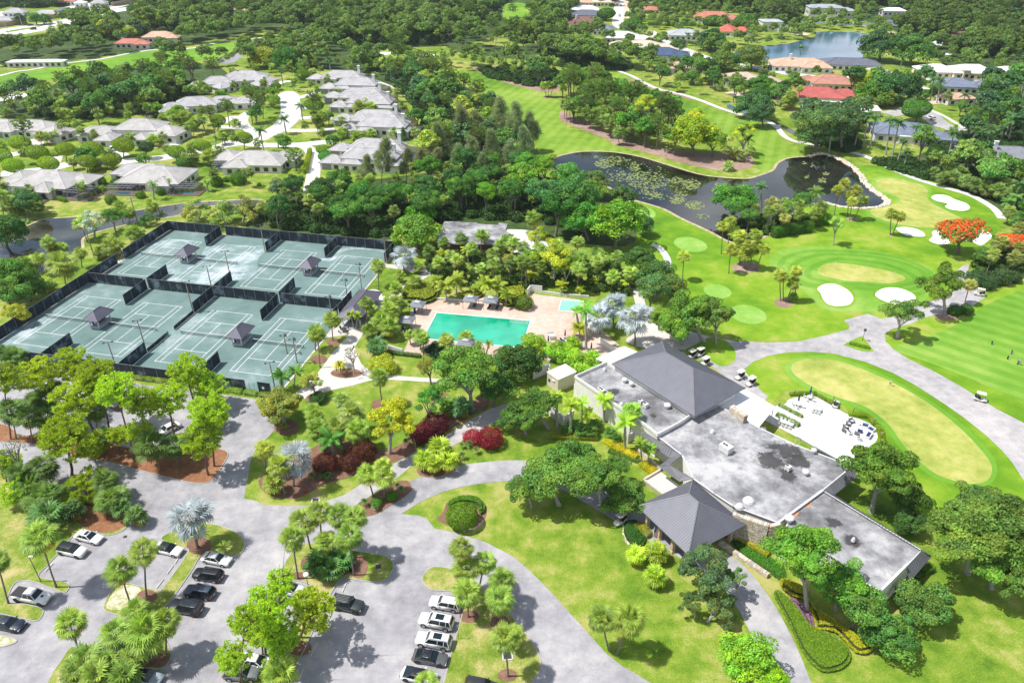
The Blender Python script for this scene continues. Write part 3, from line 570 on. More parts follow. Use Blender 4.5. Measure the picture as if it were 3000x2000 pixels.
def fanpalm(seed,nf=34,nb=9,R_=.46,skirt=5,silver=False,lo=-.55):
 """unit crown of a fan palm; outer radius about 1, centre at the head of the trunk"""
 global nr
 nr=np.random.RandomState(seed);V=[];Tn=[];st=MB()
 for i in range(nf+skirt):
  old=i>=nf
  el=math.asin(nr.uniform(lo,1)) if not old else R(nr.uniform(-62,-30));az=i*2.39996+nr.uniform(-.25,.25)
  d=np.array([math.cos(az)*math.cos(el),math.sin(az)*math.cos(el),math.sin(el)])
  Lp=nr.uniform(.46,.7)*(.85 if old else 1);base=d*Lp;up=np.array([0,0,1.]) if abs(d[2])<.93 else np.array([1.,0,0])
  dd=d+np.array([0,0,-.25-.25*(el<0)])+nr.normal(size=3)*.12;dd /= np.linalg.norm(dd)
  if silver: tn=(1,1,1)
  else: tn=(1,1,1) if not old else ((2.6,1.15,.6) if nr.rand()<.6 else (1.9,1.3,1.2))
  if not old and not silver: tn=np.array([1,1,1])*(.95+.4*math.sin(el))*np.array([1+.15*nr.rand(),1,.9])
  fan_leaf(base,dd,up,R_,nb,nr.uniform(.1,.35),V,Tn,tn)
  s=np.cross(d,[0,0,1]);s=s/(np.linalg.norm(s)+1e-6)*.012
  V+=[-s,s,base+s,base-s];Tn.append(np.array([1.3,1.1,.9]))
 return np.array(V),np.array(Tn)
def featherpalm(seed,nf=15,nl=20,L_=1.0,arch=.85,stiff=.0,tint=(1,1,1)):
 global nr
 nr=np.random.RandomState(seed);V=[];Tn=[]
 for i in range(nf):
  az=i*2.39996+nr.uniform(-.2,.2);el=R(nr.uniform(5,78)) if i<nf-2 else R(nr.uniform(-20,5));P=np.zeros(3);pts=[]
  for k in range(9):
   pts.append(P.copy());e=el-arch*(k/8)*1.5*(1-stiff);P=P+np.array([math.cos(az)*math.cos(e),math.sin(az)*math.cos(e),math.sin(e)])*L_/8
  pts=np.array(pts);tn=np.array(tint)*nr.uniform(.8,1.2)
  for j in range(nl):
   u=.12+.86*j/(nl-1);k=min(7,int(u*8));q=pts[k]+(pts[k+1]-pts[k])*(u*8-k);ax=pts[k+1]-pts[k];ax /= np.linalg.norm(ax)
   sd=np.cross(ax,[0,0,1.]);sd /= np.linalg.norm(sd)+1e-9;ll=L_*.3*math.sin(math.pi*min(1,.25+u*.72))**.7
   for sg in (-1,1):
    d=sd*sg*.8+ax*.5+np.array([0,0,-.42+nr.uniform(-.2,.25)]);d /= np.linalg.norm(d);w_=ax*.028
    V+=[q-w_,q+w_,q+d*ll+w_*.4,q+d*ll-w_*.4];Tn.append(tn*nr.uniform(.8,1.2))
  for k in range(8):
   w_=np.cross(pts[k+1]-pts[k],[0,0,1.]);w_=w_/(np.linalg.norm(w_)+1e-9)*.014
   V+=[pts[k]-w_,pts[k]+w_,pts[k+1]+w_,pts[k+1]-w_];Tn.append(np.array([1.4,1.25,.9]))
 return np.array(V),np.array(Tn)
def shellbush(seed,nl,leaf,zf=.8,rough=.06,box=False,tintbase=(1,1,1),flat=0.):
 """dense clipped or rounded bush: leaves all over a closed rounded form of radius 1, centre at its middle"""
 global nr
 nr=np.random.RandomState(seed);d=unit(nr.normal(size=(nl,3)))
 if box: d=d/np.max(np.abs(d),axis=1,keepdims=True)*.9
 nrm=unit(d);lum=np.array([1+.13*math.sin(5*a[0]+1.3*seed)*math.sin(4.3*a[1]+2)+.08*math.sin(9*a[2]+7*a[0]) for a in d])
 if not box: d=d*lum[:,None] if rough>.03 else d
 P=d*(1+nr.uniform(-rough*1.5,rough,(nl,1)))*[1,1,zf]
 N=unit(nrm+nr.normal(size=(nl,3))*.6)
 return leaves(P,N,leaf*nr.uniform(.6,1.3,nl)),tints(nl,.28,.14,tintbase)
def spikes(seed,n=90,w_=.035):
 global nr
 nr=np.random.RandomState(seed);V=[];Tn=[]
 for i in range(n):
  az=nr.uniform(0,6.28);el=R(nr.uniform(12,85));d=np.array([math.cos(az)*math.cos(el),math.sin(az)*math.cos(el),math.sin(el)]);s=np.cross(d,[0,0,1.]);s /= np.linalg.norm(s)+1e-9
  m=d*.62+[0,0,.05];e=d*nr.uniform(.85,1.05)-np.array([0,0,.28]);V+=[-s*w_*.5,s*w_*.5,m+s*w_,m-s*w_];Tn.append(np.ones(3)*nr.uniform(.7,1.2))
  V+=[m-s*w_,m+s*w_,e+s*.004,e-s*.004];Tn.append(np.ones(3)*nr.uniform(.9,1.4))
 return np.array(V),np.array(Tn)

BARK=plain('bark',(.2,.17,.14),.95,noise_amt=.35,scale=4,bump=.6)
BARKG=plain('pale_bark',(.36,.34,.32),.95,noise_amt=.25,scale=3,bump=.5)
BARKP=plain('pine_bark',(.17,.11,.09),.95,noise_amt=.35,scale=5,bump=.6)
def trunk_mesh(name,kind,seed,C=None):
 """unit trunk: foot at z=0, crown centre at z=1; limbs reach the clumps C (in crown units, vertical squash passed in)"""
 rr=random.Random(seed);m=MB();C=[(.4*math.cos(i),.4*math.sin(i),.1*math.sin(i*3)) for i in range(12)] if C is None else C
 if kind=='palm':
  pts=[(0,0,-.02)]+[(.0+.012*math.sin(k*1.3+seed),.01*math.cos(k+seed),k/7) for k in range(1,8)]
  m.path(pts,[.085]+[.055-.012*k/7 for k in range(7)],8)
 elif kind=='royal':
  pts=[(0,0,-.01)]+[(0,0,k/8*.92) for k in range(1,9)];m.path(pts,[.085,.07,.058,.06,.062,.06,.052,.045,.04],9);m.cm=1;m.path([(0,0,.92),(0,0,.97),(0,0,1)],[.05,.045,.02],8)
 elif kind=='pine':
  pts=[(0,0,-.02)]+[(.03*math.sin(k*.9+seed),.03*math.cos(k*.7+seed),k/8*1.35) for k in range(1,9)]
  m.path(pts,[.055,.045,.042,.038,.034,.03,.024,.016,.008],7)
  for i in range(22):
   c=C[rr.randrange(len(C))];z0=1+c[2]*.35-.12;z0=min(1.3,max(.55,z0));m.path([(0,0,z0),(c[0]*.5,c[1]*.5,z0+.02),(c[0],c[1],1+c[2]*.4)],[.02,.013,.005],5)
 else:
  fork=rr.uniform(.42,.55);m.path([(0,0,-.02),(.01,0,.1),(.02,.01,fork)],[.095,.07,.06],8)
  for i in range(5):
   c=C[rr.randrange(len(C))];a=2*math.pi*i/5+rr.uniform(-.4,.4);q=Vector((math.cos(a)*.25,math.sin(a)*.25,fork+.25));m.path([(.02,.01,fork-.04),tuple(q),(math.cos(a)*.5,math.sin(a)*.5,1.)],[.045,.03,.012],6)
   for j in range(4):
    c=C[rr.randrange(len(C))]
    if c[0]*math.cos(a)+c[1]*math.sin(a)>0: m.path([tuple(q),tuple((q+Vector((c[0],c[1],1+c[2]*.3)))/2+Vector((0,0,-.03))),(c[0]*.95,c[1]*.95,1+c[2]*.35)],[.026,.015,.005],5)
 return m.mesh(name,{'palm': [BARK],'royal': [BARKG,LEAF],'pine': [BARKP]}.get(kind,[BARKG if kind=='pale' else BARK]),True)

ARCH={}
def arch(kind,crowns,trunks): ARCH[kind]=(crowns,trunks)
LF=[LEAF]
def mk(kind,gen,n,tk,trunkpart=True):
 cr,tr=[],[]
 for i in range(n):
  r=gen(i);me=fast_mesh(kind+'_crown',r[0],4,r[1],[LEAFS] if kind=='silver' else LF);cr.append(me)
  tr.append(trunk_mesh(kind+'_trunk',tk,i,r[2] if len(r)>2 else None) if tk else None)
 arch(kind,cr,tr)
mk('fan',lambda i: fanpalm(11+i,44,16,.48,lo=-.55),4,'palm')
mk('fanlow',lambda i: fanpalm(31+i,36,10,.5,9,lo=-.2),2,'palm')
mk('fanfar',lambda i: fanpalm(51+i,24,6,.5,3),3,'palm')
mk('silver',lambda i: fanpalm(71+i,30,16,.5,0,True,-.65),2,'palm')
mk('royal',lambda i: featherpalm(81+i,15,18),3,'royal')
mk('coco',lambda i: featherpalm(91+i,18,20,arch=.75,tint=(1.15,1,.8)),2,'royal')
mk('oak',lambda i: broadleaf(101+i,46,15000,.042,.62,.27),3,'pale')
mk('oakopen',lambda i: broadleaf(111+i,24,7000,.042,.75,.25,open_=.5),2,'pale')
mk('dense',lambda i: broadleaf(121+i,40,11000,.05,.8,.32),3,'tree')
mk('far',lambda i: broadleaf(131+i,24,2600,.1,.85,.36),5,'tree')
mk('flame',lambda i: broadleaf(141+i,40,9000,.05,.5,.28,flower=((5.5,.36,.4),.5)),1,'tree')
mk('yellow',lambda i: broadleaf(151+i,26,7000,.05,.75,.25,flower=((1.15,1.15,.6),.85),open_=.4),1,'pale')
mk('orange',lambda i: broadleaf(156+i,22,1700,.045,.75,.25,flower=((3.6,.6,.4),.3),open_=.3),1,'tree')
mk('bare',lambda i: broadleaf(161+i,20,260,.05,.8,.25),1,'pale')
mk('pine',lambda i: pinecrown(171+i,80,19),4,'pine')
mk('pinefar',lambda i: pinecrown(181+i,55,10),3,'pine')
mk('bushfar',lambda i: shellbush(215+i,700,.17,.8,.12),3,None)
mk('casu',lambda i: casuarina(191+i,9000),3,'pine')
mk('ball',lambda i: shellbush(201+i,5200,.055,.72,.02),2,'tree')
mk('ballfar',lambda i: shellbush(206+i,1700,.1,.72,.03),2,'tree')
mk('bush',lambda i: shellbush(211+i,3400,.075,.8,.12),3,None)
mk('redbush',lambda i: shellbush(221+i,6500,.05,.75,.12),2,None)
mk('clipped',lambda i: shellbush(231+i,7000,.05,.75,.012),1,None)
mk('hedge',lambda i: shellbush(241+i,3600,.07,1.,.05,True),2,None)
mk('fern',lambda i: spikes(251+i),2,None)
GAIN=dict(fan=2.1,fanlow=1.9,fanfar=1.9,silver=1.05,royal=1.9,coco=1.7,oak=1.9,oakopen=1.9,dense=1.95,far=2.3,flame=1.5,yellow=1.4,orange=1.5,pine=2.1,pinefar=2.1,casu=1.7,ball=1.7,ballfar=1.7,bush=1.4,redbush=1.2,clipped=1.5,hedge=1.25,fern=1.4)
COLS=dict(fan=(.11,.17,.03),fanlow=(.14,.2,.03),fanfar=(.085,.135,.035),silver=(.33,.4,.43),royal=(.06,.125,.03),coco=(.16,.24,.03),oak=(.05,.11,.02),oakopen=(.055,.125,.02),
dense=(.05,.12,.018),far=(.045,.1,.022),flame=(.09,.17,.025),yellow=(.3,.33,.02),orange=(.12,.2,.03),bare=(.12,.14,.05),pine=(.17,.25,.025),pinefar=(.085,.14,.025),casu=(.13,.165,.075),
ball=(.1,.19,.012),ballfar=(.1,.19,.012),bush=(.06,.13,.02),redbush=(.16,.035,.03),clipped=(.07,.17,.012),hedge=(.13,.24,.015),fern=(.07,.15,.04))
HT=dict(fan=.9,fanlow=.9,fanfar=.9,silver=.9,royal=.7,coco=.7) # where the crown's middle sits, of its radius, above or below
NAME=dict(fan='sabal_palm',fanlow='fan_palm',fanfar='sabal_palm',silver='silver_palm',royal='royal_palm',coco='coconut_palm',oak='oak_tree',oakopen='oak_tree',dense='broadleaf_tree',far='broadleaf_tree',flame='flame_tree',
yellow='yellow_flowering_tree',orange='orange_flowering_tree',bare='bare_tree',pine='pine_tree',pinefar='pine_tree',casu='casuarina_tree',ball='clipped_tree',ballfar='clipped_tree',bush='shrub',redbush='shrub',clipped='shrub',hedge='hedge',fern='fern_clump')
CAT=dict(sabal_palm='palm tree',fan_palm='palm tree',silver_palm='palm tree',royal_palm='palm tree',coconut_palm='palm tree',oak_tree='tree',broadleaf_tree='tree',flame_tree='tree',yellow_flowering_tree='tree',orange_flowering_tree='tree',
bare_tree='tree',pine_tree='tree',casuarina_tree='tree',clipped_tree='tree',shrub='shrub',hedge='hedge',fern_clump='fern')
TREES=[]
def put(kind,B,P,r,label,group=None,color=None,rz=None,squash=1.,name=None):
 """B foot on the ground, P middle of the crown, r crown radius (m)"""
 cr,tr=ARCH[kind];i=rnd.randrange(len(cr));nm=name or NAME[kind]
 rz=rnd.uniform(0,6.28) if rz is None else rz;cc=color or COLS[kind]
 gn=GAIN.get(kind,1)*rnd.uniform(.92,1.08);cc=[cc[0]*gn*rnd.uniform(.9,1.08),cc[1]*gn,cc[2]*gn]
 if tr[i] is None:
  o=meshobj(nm,cr[i],None,(B.x,B.y,r*squash*.72),cc);o.scale=(r,r,r*squash);o.rotation_euler=(0,0,rz);tag(o,label,CAT[nm],group);TREES.append(o);return o
 ax=P-B;h=ax.length;q=ax.to_track_quat('Z','X') if ax.length>.1 else None
 root=bpy.data.objects.new(nm,None);link(root);root.location=B;tag(root,label,CAT[nm],group)
 root.rotation_mode='QUATERNION'
 from mathutils import Quaternion
 root.rotation_quaternion=Vector((0,0,1)).rotation_difference(ax.normalized())@Quaternion((0,0,1),rz)
 palm=kind in ('fan','fanlow','fanfar','silver','royal','coco')
 t=meshobj('trunk',tr[i],root);c=meshobj('crown',cr[i],root,(0,0,h),cc);c.scale=(r,r,r*squash)
 if palm: k=(2.4 if kind!='royal' else 4.6);t.scale=(k*(1.5 if kind=='silver' else 1),k*(1.5 if kind=='silver' else 1),h);t.color=c4((.12,.2,.05))
 elif kind in ('pine','pinefar'): t.scale=(r,r,h)
 elif kind=='casu': t.scale=(r*.8,r*.8,h)
 elif kind in ('ball','ballfar'): t.scale=(r*.8,r*.8,h)
 else: t.scale=(r,r,h)
 if palm: c.location=(0,0,h)
 TREES.append(root);return root
def spec(kind,c,r_,bx,by,cx,cy,rp,label,group=None,color=None,squash=1.,tilt=.22):
 """foot, crown middle and crown radius in tile pixels of the photograph"""
 p=t1(c,r_,bx,by);B=g(*p);q=t1(c,r_,cx,cy);P=onplane(q[0],q[1],B.y)
 if P.z<1.2: P.z=1.2
 rad=rp*S*depth(P)/F
 if kind in ('fan','fanfar','fanlow','silver'): rad*=1.2
 if kind in ('pine','oak','dense','oakopen','far'): rad*=1.08
 dx=P.x-B.x;lim=tilt*P.z
 if abs(dx)>lim and kind not in ('oak','oakopen','dense'): P.x=B.x+math.copysign(lim,dx)
 B=Vector((B.x,B.y,0));return put(kind,B,P,rad,label,group,color,squash=squash)
ORD=['first','second','third','fourth','fifth','sixth','seventh','eighth','ninth','tenth','eleventh','twelfth']
CNT=['','one','two','three','four','five','six','seven','eight','nine','ten','eleven','twelve']
def row(kind,c,r_,items,phrase,group,color=None,tiltlim=.22):
 """a small cluster: every member gets its own place in the row, counted from the left"""
 it=sorted(items,key=lambda t: t[2]);n=len(it)
 for i,t in enumerate(it):
  e=' , leftmost of %s'%CNT[n] if i==0 else (' , rightmost of %s'%CNT[n] if i==n-1 else ' , %s from the left of %s'%(ORD[i],CNT[n]))
  spec(kind,c,r_,*t,phrase+(e.replace(' ,',',') if n>1 else ''),group,color,tilt=tiltlim)
def inside(p,W):
 x,y=p;c=False;j=len(W)-1
 for i in range(len(W)):
  if (W[i].y>y)!=(W[j].y>y) and x<(W[j].x-W[i].x)*(y-W[i].y)/(W[j].y-W[i].y)+W[i].x: c=not c
  j=i
 return c
WQ=[]
def blocked(p,full=True):
 q=Vector(p)
 if any(abs(q.x-h[0])<h[2] and-h[3]<q.y-h[1]<h[3]*.5 for h in AVH): return True
 if not full: return any((q-c).length<w_+1 for P,w_ in AVL for c in P)
 if any(inside(p,W) for W in AVP): return True
 return any((q-c).length<w_+2 for P,w_ in AVL for c in P)
def wood(pts,mix,gap,hts,rads,desc,group,cols=None,seed=1,stuff=None,avoid=False):
 """trees scattered over a piece of ground; mix = {kind: weight}; desc = {kind: label}"""
 rr=random.Random(seed);W=[g(*p).xy for p in pts];xs=[p.x for p in W];ys=[p.y for p in W];got=[]
 n=int((max(xs)-min(xs))*(max(ys)-min(ys))/gap**2*4);ks=list(mix);ws=[mix[k] for k in ks]
 cell={}
 for _ in range(n):
  p=(rr.uniform(min(xs),max(xs)),rr.uniform(min(ys),max(ys)))
  if not inside(p,W): continue
  if avoid and blocked(p,avoid==1): continue
  ij=(int(p[0] // gap),int(p[1] // gap))
  if any(math.hypot(p[0]-q[0],p[1]-q[1])<gap for a in (-1,0,1) for b in (-1,0,1) for q in cell.get((ij[0]+a,ij[1]+b),[])): continue
  cell.setdefault(ij,[]).append(p)
  k=rr.choices(ks,ws)[0];lo,hi=hts[k] if isinstance(hts,dict) else hts;h=rr.uniform(lo,hi);r0,r1=rads[k] if isinstance(rads,dict) else rads;r=rr.uniform(r0,r1)
  cs=(cols or {}).get(k);c=rr.choice(cs) if cs else None
  if stuff is not None: stuff.append((p,k,h,r,c));continue
  WQ.append((p[1],k,p,h,r,c,desc[k],group))
  got.append(p)
 return got
# ---------------- tennis courts ----------------
HA=R(-12.04);CA=Vector((math.cos(HA),math.sin(HA),0));CB=Vector((-math.sin(HA),math.cos(HA),0))
def ct(u,v,z=0.): return CA*u+CB*v+Vector((0,0,z))
def crect(name,u0,u1,v0,v1,z,mat,parent=None):
 W=ccw([ct(u0,v0).xy,ct(u1,v0).xy,ct(u1,v1).xy,ct(u0,v1).xy]);o=meshobj(name,poly_mesh(name,W,mat,z),parent)
 if parent is None: o['kind']='structure'
 return o
U0,U1,V0,V1,V2=-148.1,-74.3,112.0,149.3,185.7
crect('court_apron',U0-1.2,U1+.5,V0-.8,V2+.9,.078,plain('apron',(.5,.45,.38),.9,noise_amt=.25,scale=.6))
plain('line_white2',(.75,.78,.78),.8)
CU=(-138.75,-121.2,-101.75,-83.2);k=0
for v0,v1,vn in ((V0,V1,130.4),(V1,V2,167.6)):
 crect('tennis_court_surface',U0,U1,v0,v1,.09,CLAY)
sheet('wet_patch',T(0,1,[1560,960,1680,860,1830,800,1900,700,2030,690,2352,690,2500,700,2380,800,2352,930,2250,1000,2140,1010,2060,1075,1900,1050,1560,1020]),WET,.096)
sheet('wet_patch',T(0,1,[1480,650,1700,640,1760,700,1600,780,1480,860,1350,880,1330,800,1250,760]),WET,.096)
sheet('wet_patch',T(1,1,[700,800,760,730,900,700,1100,715,1190,745,1190,765,1100,735,900,725,800,750,720,820,640,830,560,810]),WET,.096)
sheet('wet_patch',T(0,1,[0,1540,200,1430,500,1320,560,1340,300,1500,100,1620,-100,1660]),WET,.096)
netmat,N,L,b=nmat('net_mesh');b.inputs['Base Color'].default_value=(.02,.03,.03,1);b.inputs['Roughness'].default_value=.9;b.inputs['Alpha'].default_value=.42
GREYP=plain('grey_post',(.3,.31,.33),.5);WHITEP=plain('white_paint',(.78,.78,.78),.5,noise_amt=.05);DARKM=plain('dark_metal',(.04,.042,.045),.5)
def screenmat():
 m,N,L,b=nmat('windscreen');geo=N.new('ShaderNodeNewGeometry');n=N.new('ShaderNodeTexNoise');n.inputs['Scale'].default_value=.35;n.inputs['Detail'].default_value=6
 L.new(geo.outputs['Position'],n.inputs['Vector']);r=ramp(N,[(.42,(.008,.018,.028)),(.56,(.02,.035,.05)),(.64,(.12,.16,.2)),(.72,(.2,.25,.29))]);L.new(n.outputs['Fac'],r.inputs[0]);L.new(r.outputs[0],b.inputs['Base Color']);b.inputs['Roughness'].default_value=.85
 return m
SCR=screenmat()
rows_=(('front row',130.4),('back row',167.6))
for ri,(rn,vn) in enumerate(rows_):
 for ci,u in enumerate(CU):
  m=MB();w_=.055
  def ln(u0,v0,u1,v1):
   a,b_=ct(u0,v0),ct(u1,v1);d=(b_-a).normalized();q=Vector((-d.y,d.x,0))*w_;a=a-d*w_;b_=b_+d*w_
   return [a-q,b_-q,b_+q,a+q]
  for sg in (-1,1):
   m.add(ln(u+sg*5.485,vn-11.885,u+sg*5.485,vn+11.885),[(0,1,2,3)])
   m.add([p+Vector((0,0,.003)) for p in ln(u+sg*4.115,vn-11.8,u+sg*4.115,vn+11.8)],[(0,1,2,3)])
   m.add([p+Vector((0,0,.006)) for p in ln(u-5.4,vn+sg*11.885,u+5.4,vn+sg*11.885)],[(0,1,2,3)])
   m.add([p+Vector((0,0,.006)) for p in ln(u-4.1,vn+sg*6.4,u+4.1,vn+sg*6.4)],[(0,1,2,3)])
  m.add([p+Vector((0,0,.009)) for p in ln(u,vn-6.3,u,vn+6.3)],[(0,1,2,3)])
  o=m.build('court_lines',MATS['line_white']);o.location.z=.102;o['kind']='structure'
  # net
  where='%s of courts, %s'%(rn,('leftmost court','second court from the left','third court from the left','rightmost court')[ci])
  root=empty('tennis_net',ct(u,vn,.09),HA,'white banded tennis net on the '+where,'tennis net','tennis nets')
  n_=MB().add([(-6.3,0,.04),(6.3,0,.04),(6.3,0,.98),(0,0,.86),(-6.3,0,.98)],[(0,1,2,3,4)]).build('net',netmat,root)
  MB().path([(-6.35,0,1.03),(-3,0,.96),(0,0,.92),(3,0,.96),(6.35,0,1.03)],.05,5).build('top_band',WHITEP,root)
  for sg in (-1,1): MB().tube((sg*6.4,0,0),(sg*6.4,0,1.08),.06).build('post',DARKM,root)
  MB().box((0,-.01,.46),(.09,.02,.9)).build('centre_strap',WHITEP,root)
# fence runs
pan={}
def fence(p,q,h,label,gap=None,name='court_fence',post=True,low=False):
 a,b_=ct(*p),ct(*q);Ln=(b_-a).length;n=max(1,round(Ln/3.05));d=Ln/n;rz=math.atan2((b_-a).y,(b_-a).x)
 root=empty(name,(a.x,a.y,.09),rz,label,'fence','windscreen fences of the tennis courts')
 key=(round(d,2),h)
 if key not in pan:
  pm=MB();pm.box((d/2,0,h/2+.03),(d-.06,.03,h-.1));po=MB();po.tube((0,0,0),(0,0,h+.08),.045,n=6);rl=MB();rl.tube((0,0,h),(d,0,h),.03,n=5)
  pan[key]=(pm.mesh('screen_panel',SCR),po.mesh('post',GREYP),rl.mesh('top_rail',GREYP))
 P_,Q_,R_=pan[key]
 for i in range(n+1):
  kid('post',Q_,root,(i*d,0,0))
  if i<n and not (gap is not None and i==gap):
   kid('screen_panel',P_,root,(i*d,0,0));kid('top_rail',R_,root,(i*d,0,0))
  elif i<n:
   gm=MB();gm.tube((.9,0,0),(.9,0,h-.5),.04);gm.tube((d-.9,0,0),(d-.9,0,h-.5),.04);gm.tube((.9,0,h-.5),(d-.9,0,h-.5),.04);gm.tube((0,0,h),(d,0,h),.03);gm.tube((.9,0,1.1),(d-.9,0,1.1),.03)
   gm.build('gate_frame',GREYP,root,(i*d,0,0))
 return root
FH=3.05
fence((U0,V0),(U0,V2),FH,'long dark windscreen fence along the left side of all the tennis courts',gap=16)
fence((U0,V0),(-129.9,V0),FH,'dark fence behind the pines, in front of the leftmost front court');fence((-129.9,V0),(-110.9,V0),FH,'dark fence behind the pines, in front of the second front court')
fence((-110.9,V0),(-92.5,V0),FH,'dark fence above the clipped hedge, in front of the third front court',gap=5);fence((-92.5,V0),(-75.2,V0),FH,'dark fence with two white notices in front of the rightmost front court',gap=4)
fence((U0,V1),(-131.0,V1),FH,'dark fence between the rows, behind the leftmost front court');fence((-129.6,V1),(-110.9,V1),FH,'dark fence between the rows, behind the second front court')
fence((-110.9,V1),(-93.2,V1),FH,'faded windscreen fence between the rows, behind the third front court');fence((-91.6,V1),(-75.4,V1),FH,'faded windscreen fence between the rows, behind the rightmost front court')
fence((U0,V2),(-130.2,V2),FH,'dark fence backing the leftmost back court by the canal');fence((-128.8,V2),(-110.8,V2),FH,'dark fence backing the second back court under the willowy trees')
fence((-110.8,V2),(-92.4,V2),FH,'dark fence backing the third back court by the palm grove');fence((-92.4,V2),(-75,V2),FH,'dark fence backing the rightmost back court')
fence((-74.6,V2-.3),(-74.6,177.3),FH,'short dark fence at the back right corner beside the silver palm');fence((-75,154.6),(-75,146.4),FH,'short dark fence at the upper half of the long shelter');fence((-75.2,146.2),(-75.2,140.6),FH,'short dark fence at the lower half of the long shelter')
for (u,nm) in ((-130.2,'first'),(-110.85,'second'),(-92.5,'third')):
 fence((u,V2-.3),(u,176.9),FH,'dividing screen at the far end of the back row, %s from the left'%nm);fence((u,158.1),(u,V1+.3),FH,'dividing screen at the near end of the back row, %s from the left'%nm)
 fence((u,V1-.3),(u,140.0),FH,'dividing screen at the far end of the front row, %s from the left'%nm);fence((u,121.1),(u,V0+.3),FH,'dividing screen at the near end of the front row, %s from the left'%nm)
fence((-110.85,139.8),(-110.85,131.6),1.1,'low green divider between the middle front courts, upper piece');fence((-110.85,129.3),(-110.85,121.3),1.1,'low green divider between the middle front courts, lower piece')
for u in (-80.6,-76.9):
 p=ct(u,V0-.06,1.7);o=MB().box((0,0,0),(.5,.02,.6)).build('court_notice',WHITEP,None,p);o.rotation_euler=(0,0,HA);tag(o,'small white notice on the dark court fence, '+('left one of the pair' if u<-79 else 'right one of the pair'),'sign','notices on the court fence')
# light poles
PALE=plain('weathered_pole',(.33,.27,.24),.8,noise_amt=.2,scale=2)
def lightpole(bp,tp,heads,label):
 B=g(*bp);P=onplane(tp[0],tp[1],B.y);root=empty('court_light',B,HA,label,'light pole','floodlight poles of the tennis courts');h=max(5,P.z)
 MB().tube((0,0,0),(0,0,h),.16,.1).build('pole',PALE,root)
 if heads==2:
  MB().tube((-.75,-.5,h),(.75,.5,h),.05).build('crossarm',DARKM,root)
  for sg in (-1,1): MB().box((sg*.7,sg*.47,h-.02),(.45,.35,.16),R(33)).build('lamp_head',DARKM,root)
 else:
  MB().tube((-.6,0,h-.2),(.6,0,h-.2),.05).build('crossarm',DARKM,root)
  for x,y in ((-.65,-.35),(.65,-.35),(0,.4),(.35,.1)): MB().box((x,y,h),(.42,.36,.16),.3).build('lamp_head',DARKM,root)
Z=lambda ox,oy,x,y: (ox+x*.19133,oy+y*.19133)
for bp,tp,k,lb in ((Z(0,900,2210,560),Z(0,900,2130,200),2,'beside the second divider of the near front row'),(Z(0,900,1800,980),Z(0,900,1715,535),2,'outside the front fence above the pines'),
(Z(450,850,2200,1115),Z(450,850,2160,745),4,'with four lamps right of the rightmost front court'),(Z(450,850,1865,1540),Z(450,850,1830,1105),2,'at the front right corner beside the bushy palms'),
(Z(750,700,1620,775),Z(750,700,1590,385),4,'with four lamps at the top end of the long shelter'),(Z(750,700,1410,990),Z(750,700,1380,625),4,'with four lamps behind the middle of the long shelter'),
(Z(750,700,1170,1250),Z(750,700,1140,880),4,'with four lamps at the end of the middle fence'),(Z(750,700,2000,380),Z(750,700,1985,-60),2,'at the back right corner beside the silver palm'),
(t1(1,1,212,562),t1(1,1,198,395),2,'outside the back fence at the second divider'),(t1(1,1,85,750),t1(1,1,57,495),2,'at the foot of the second divider of the back row'),
(t1(0,1,2110,945),t1(0,1,2087,740),2,'at the lower second divider of the back row'),(t1(0,1,1945,1075),t1(0,1,1925,875),2,'over the middle fence between the wet courts'),
(t1(0,1,1775,1300),t1(0,1,1738,1020),2,'at the foot of the upper divider of the front row'),(Z(750,700,480,1760),Z(750,700,580,1480),4,'with four lamps inside the rightmost front court')):
 lightpole(bp,tp,k,'tall floodlight pole '+lb)
# roofs
def metalroof(name,c):
 m,N,L,b=nmat(name);geo=N.new('ShaderNodeNewGeometry');n=N.new('ShaderNodeTexNoise');n.inputs['Scale'].default_value=.5;n.inputs['Detail'].default_value=5
 L.new(geo.outputs['Position'],n.inputs['Vector']);r=ramp(N,[(.35,[v*.94 for v in c]),(.65,[v*1.06 for v in c])]);L.new(n.outputs['Fac'],r.inputs[0]);L.new(r.outputs[0],b.inputs['Base Color'])
 b.inputs['Roughness'].default_value=.55;b.inputs['Metallic'].default_value=.2;return m
MROOF=metalroof('grey_metal_roof',(.125,.13,.16));MRIB=metalroof('roof_seam_metal',(.2,.2,.225));KROOF=metalroof('kiosk_roof',(.11,.105,.15))
def seams(m,poly,gap,rw=.05,rh=.05,n0=None):
 """raised seams up the slope of a planar roof face whose first edge is the eave"""
 a,b_=poly[0],poly[1];U=(b_-a).normalized();Nn=(b_-a).cross(poly[2]-a).normalized()
 if Nn.z<0: Nn=-Nn
 V=Nn.cross(U)
 if V.dot(poly[2]-a)<0: V=-V
 P=[((p-a).dot(U),(p-a).dot(V)) for p in poly];Ln=(b_-a).length;k=int(Ln/gap);n=len(P)
 for i in range(1,k+1):
  u=(i-.5)*Ln/k;vs=[]
  for j in range(n):
   p,q=P[j],P[(j+1)%n]
   if (p[0]-u)*(q[0]-u)<0: vs.append(p[1]+(q[1]-p[1])*(u-p[0])/(q[0]-p[0]))
  if len(vs)<2 or max(vs)-min(vs)<.25: continue
  v0,v1=min(vs),max(vs);c0=a+U*u+V*v0;c1=a+U*u+V*v1
  m.add([c0-U*rw/2,c0+U*rw/2,c0+U*rw/2+Nn*rh,c0-U*rw/2+Nn*rh,c1-U*rw/2,c1+U*rw/2,c1+U*rw/2+Nn*rh,c1-U*rw/2+Nn*rh],
[(0,1,2,3),(5,4,7,6),(3,2,6,7),(1,5,6,2),(4,0,3,7)])
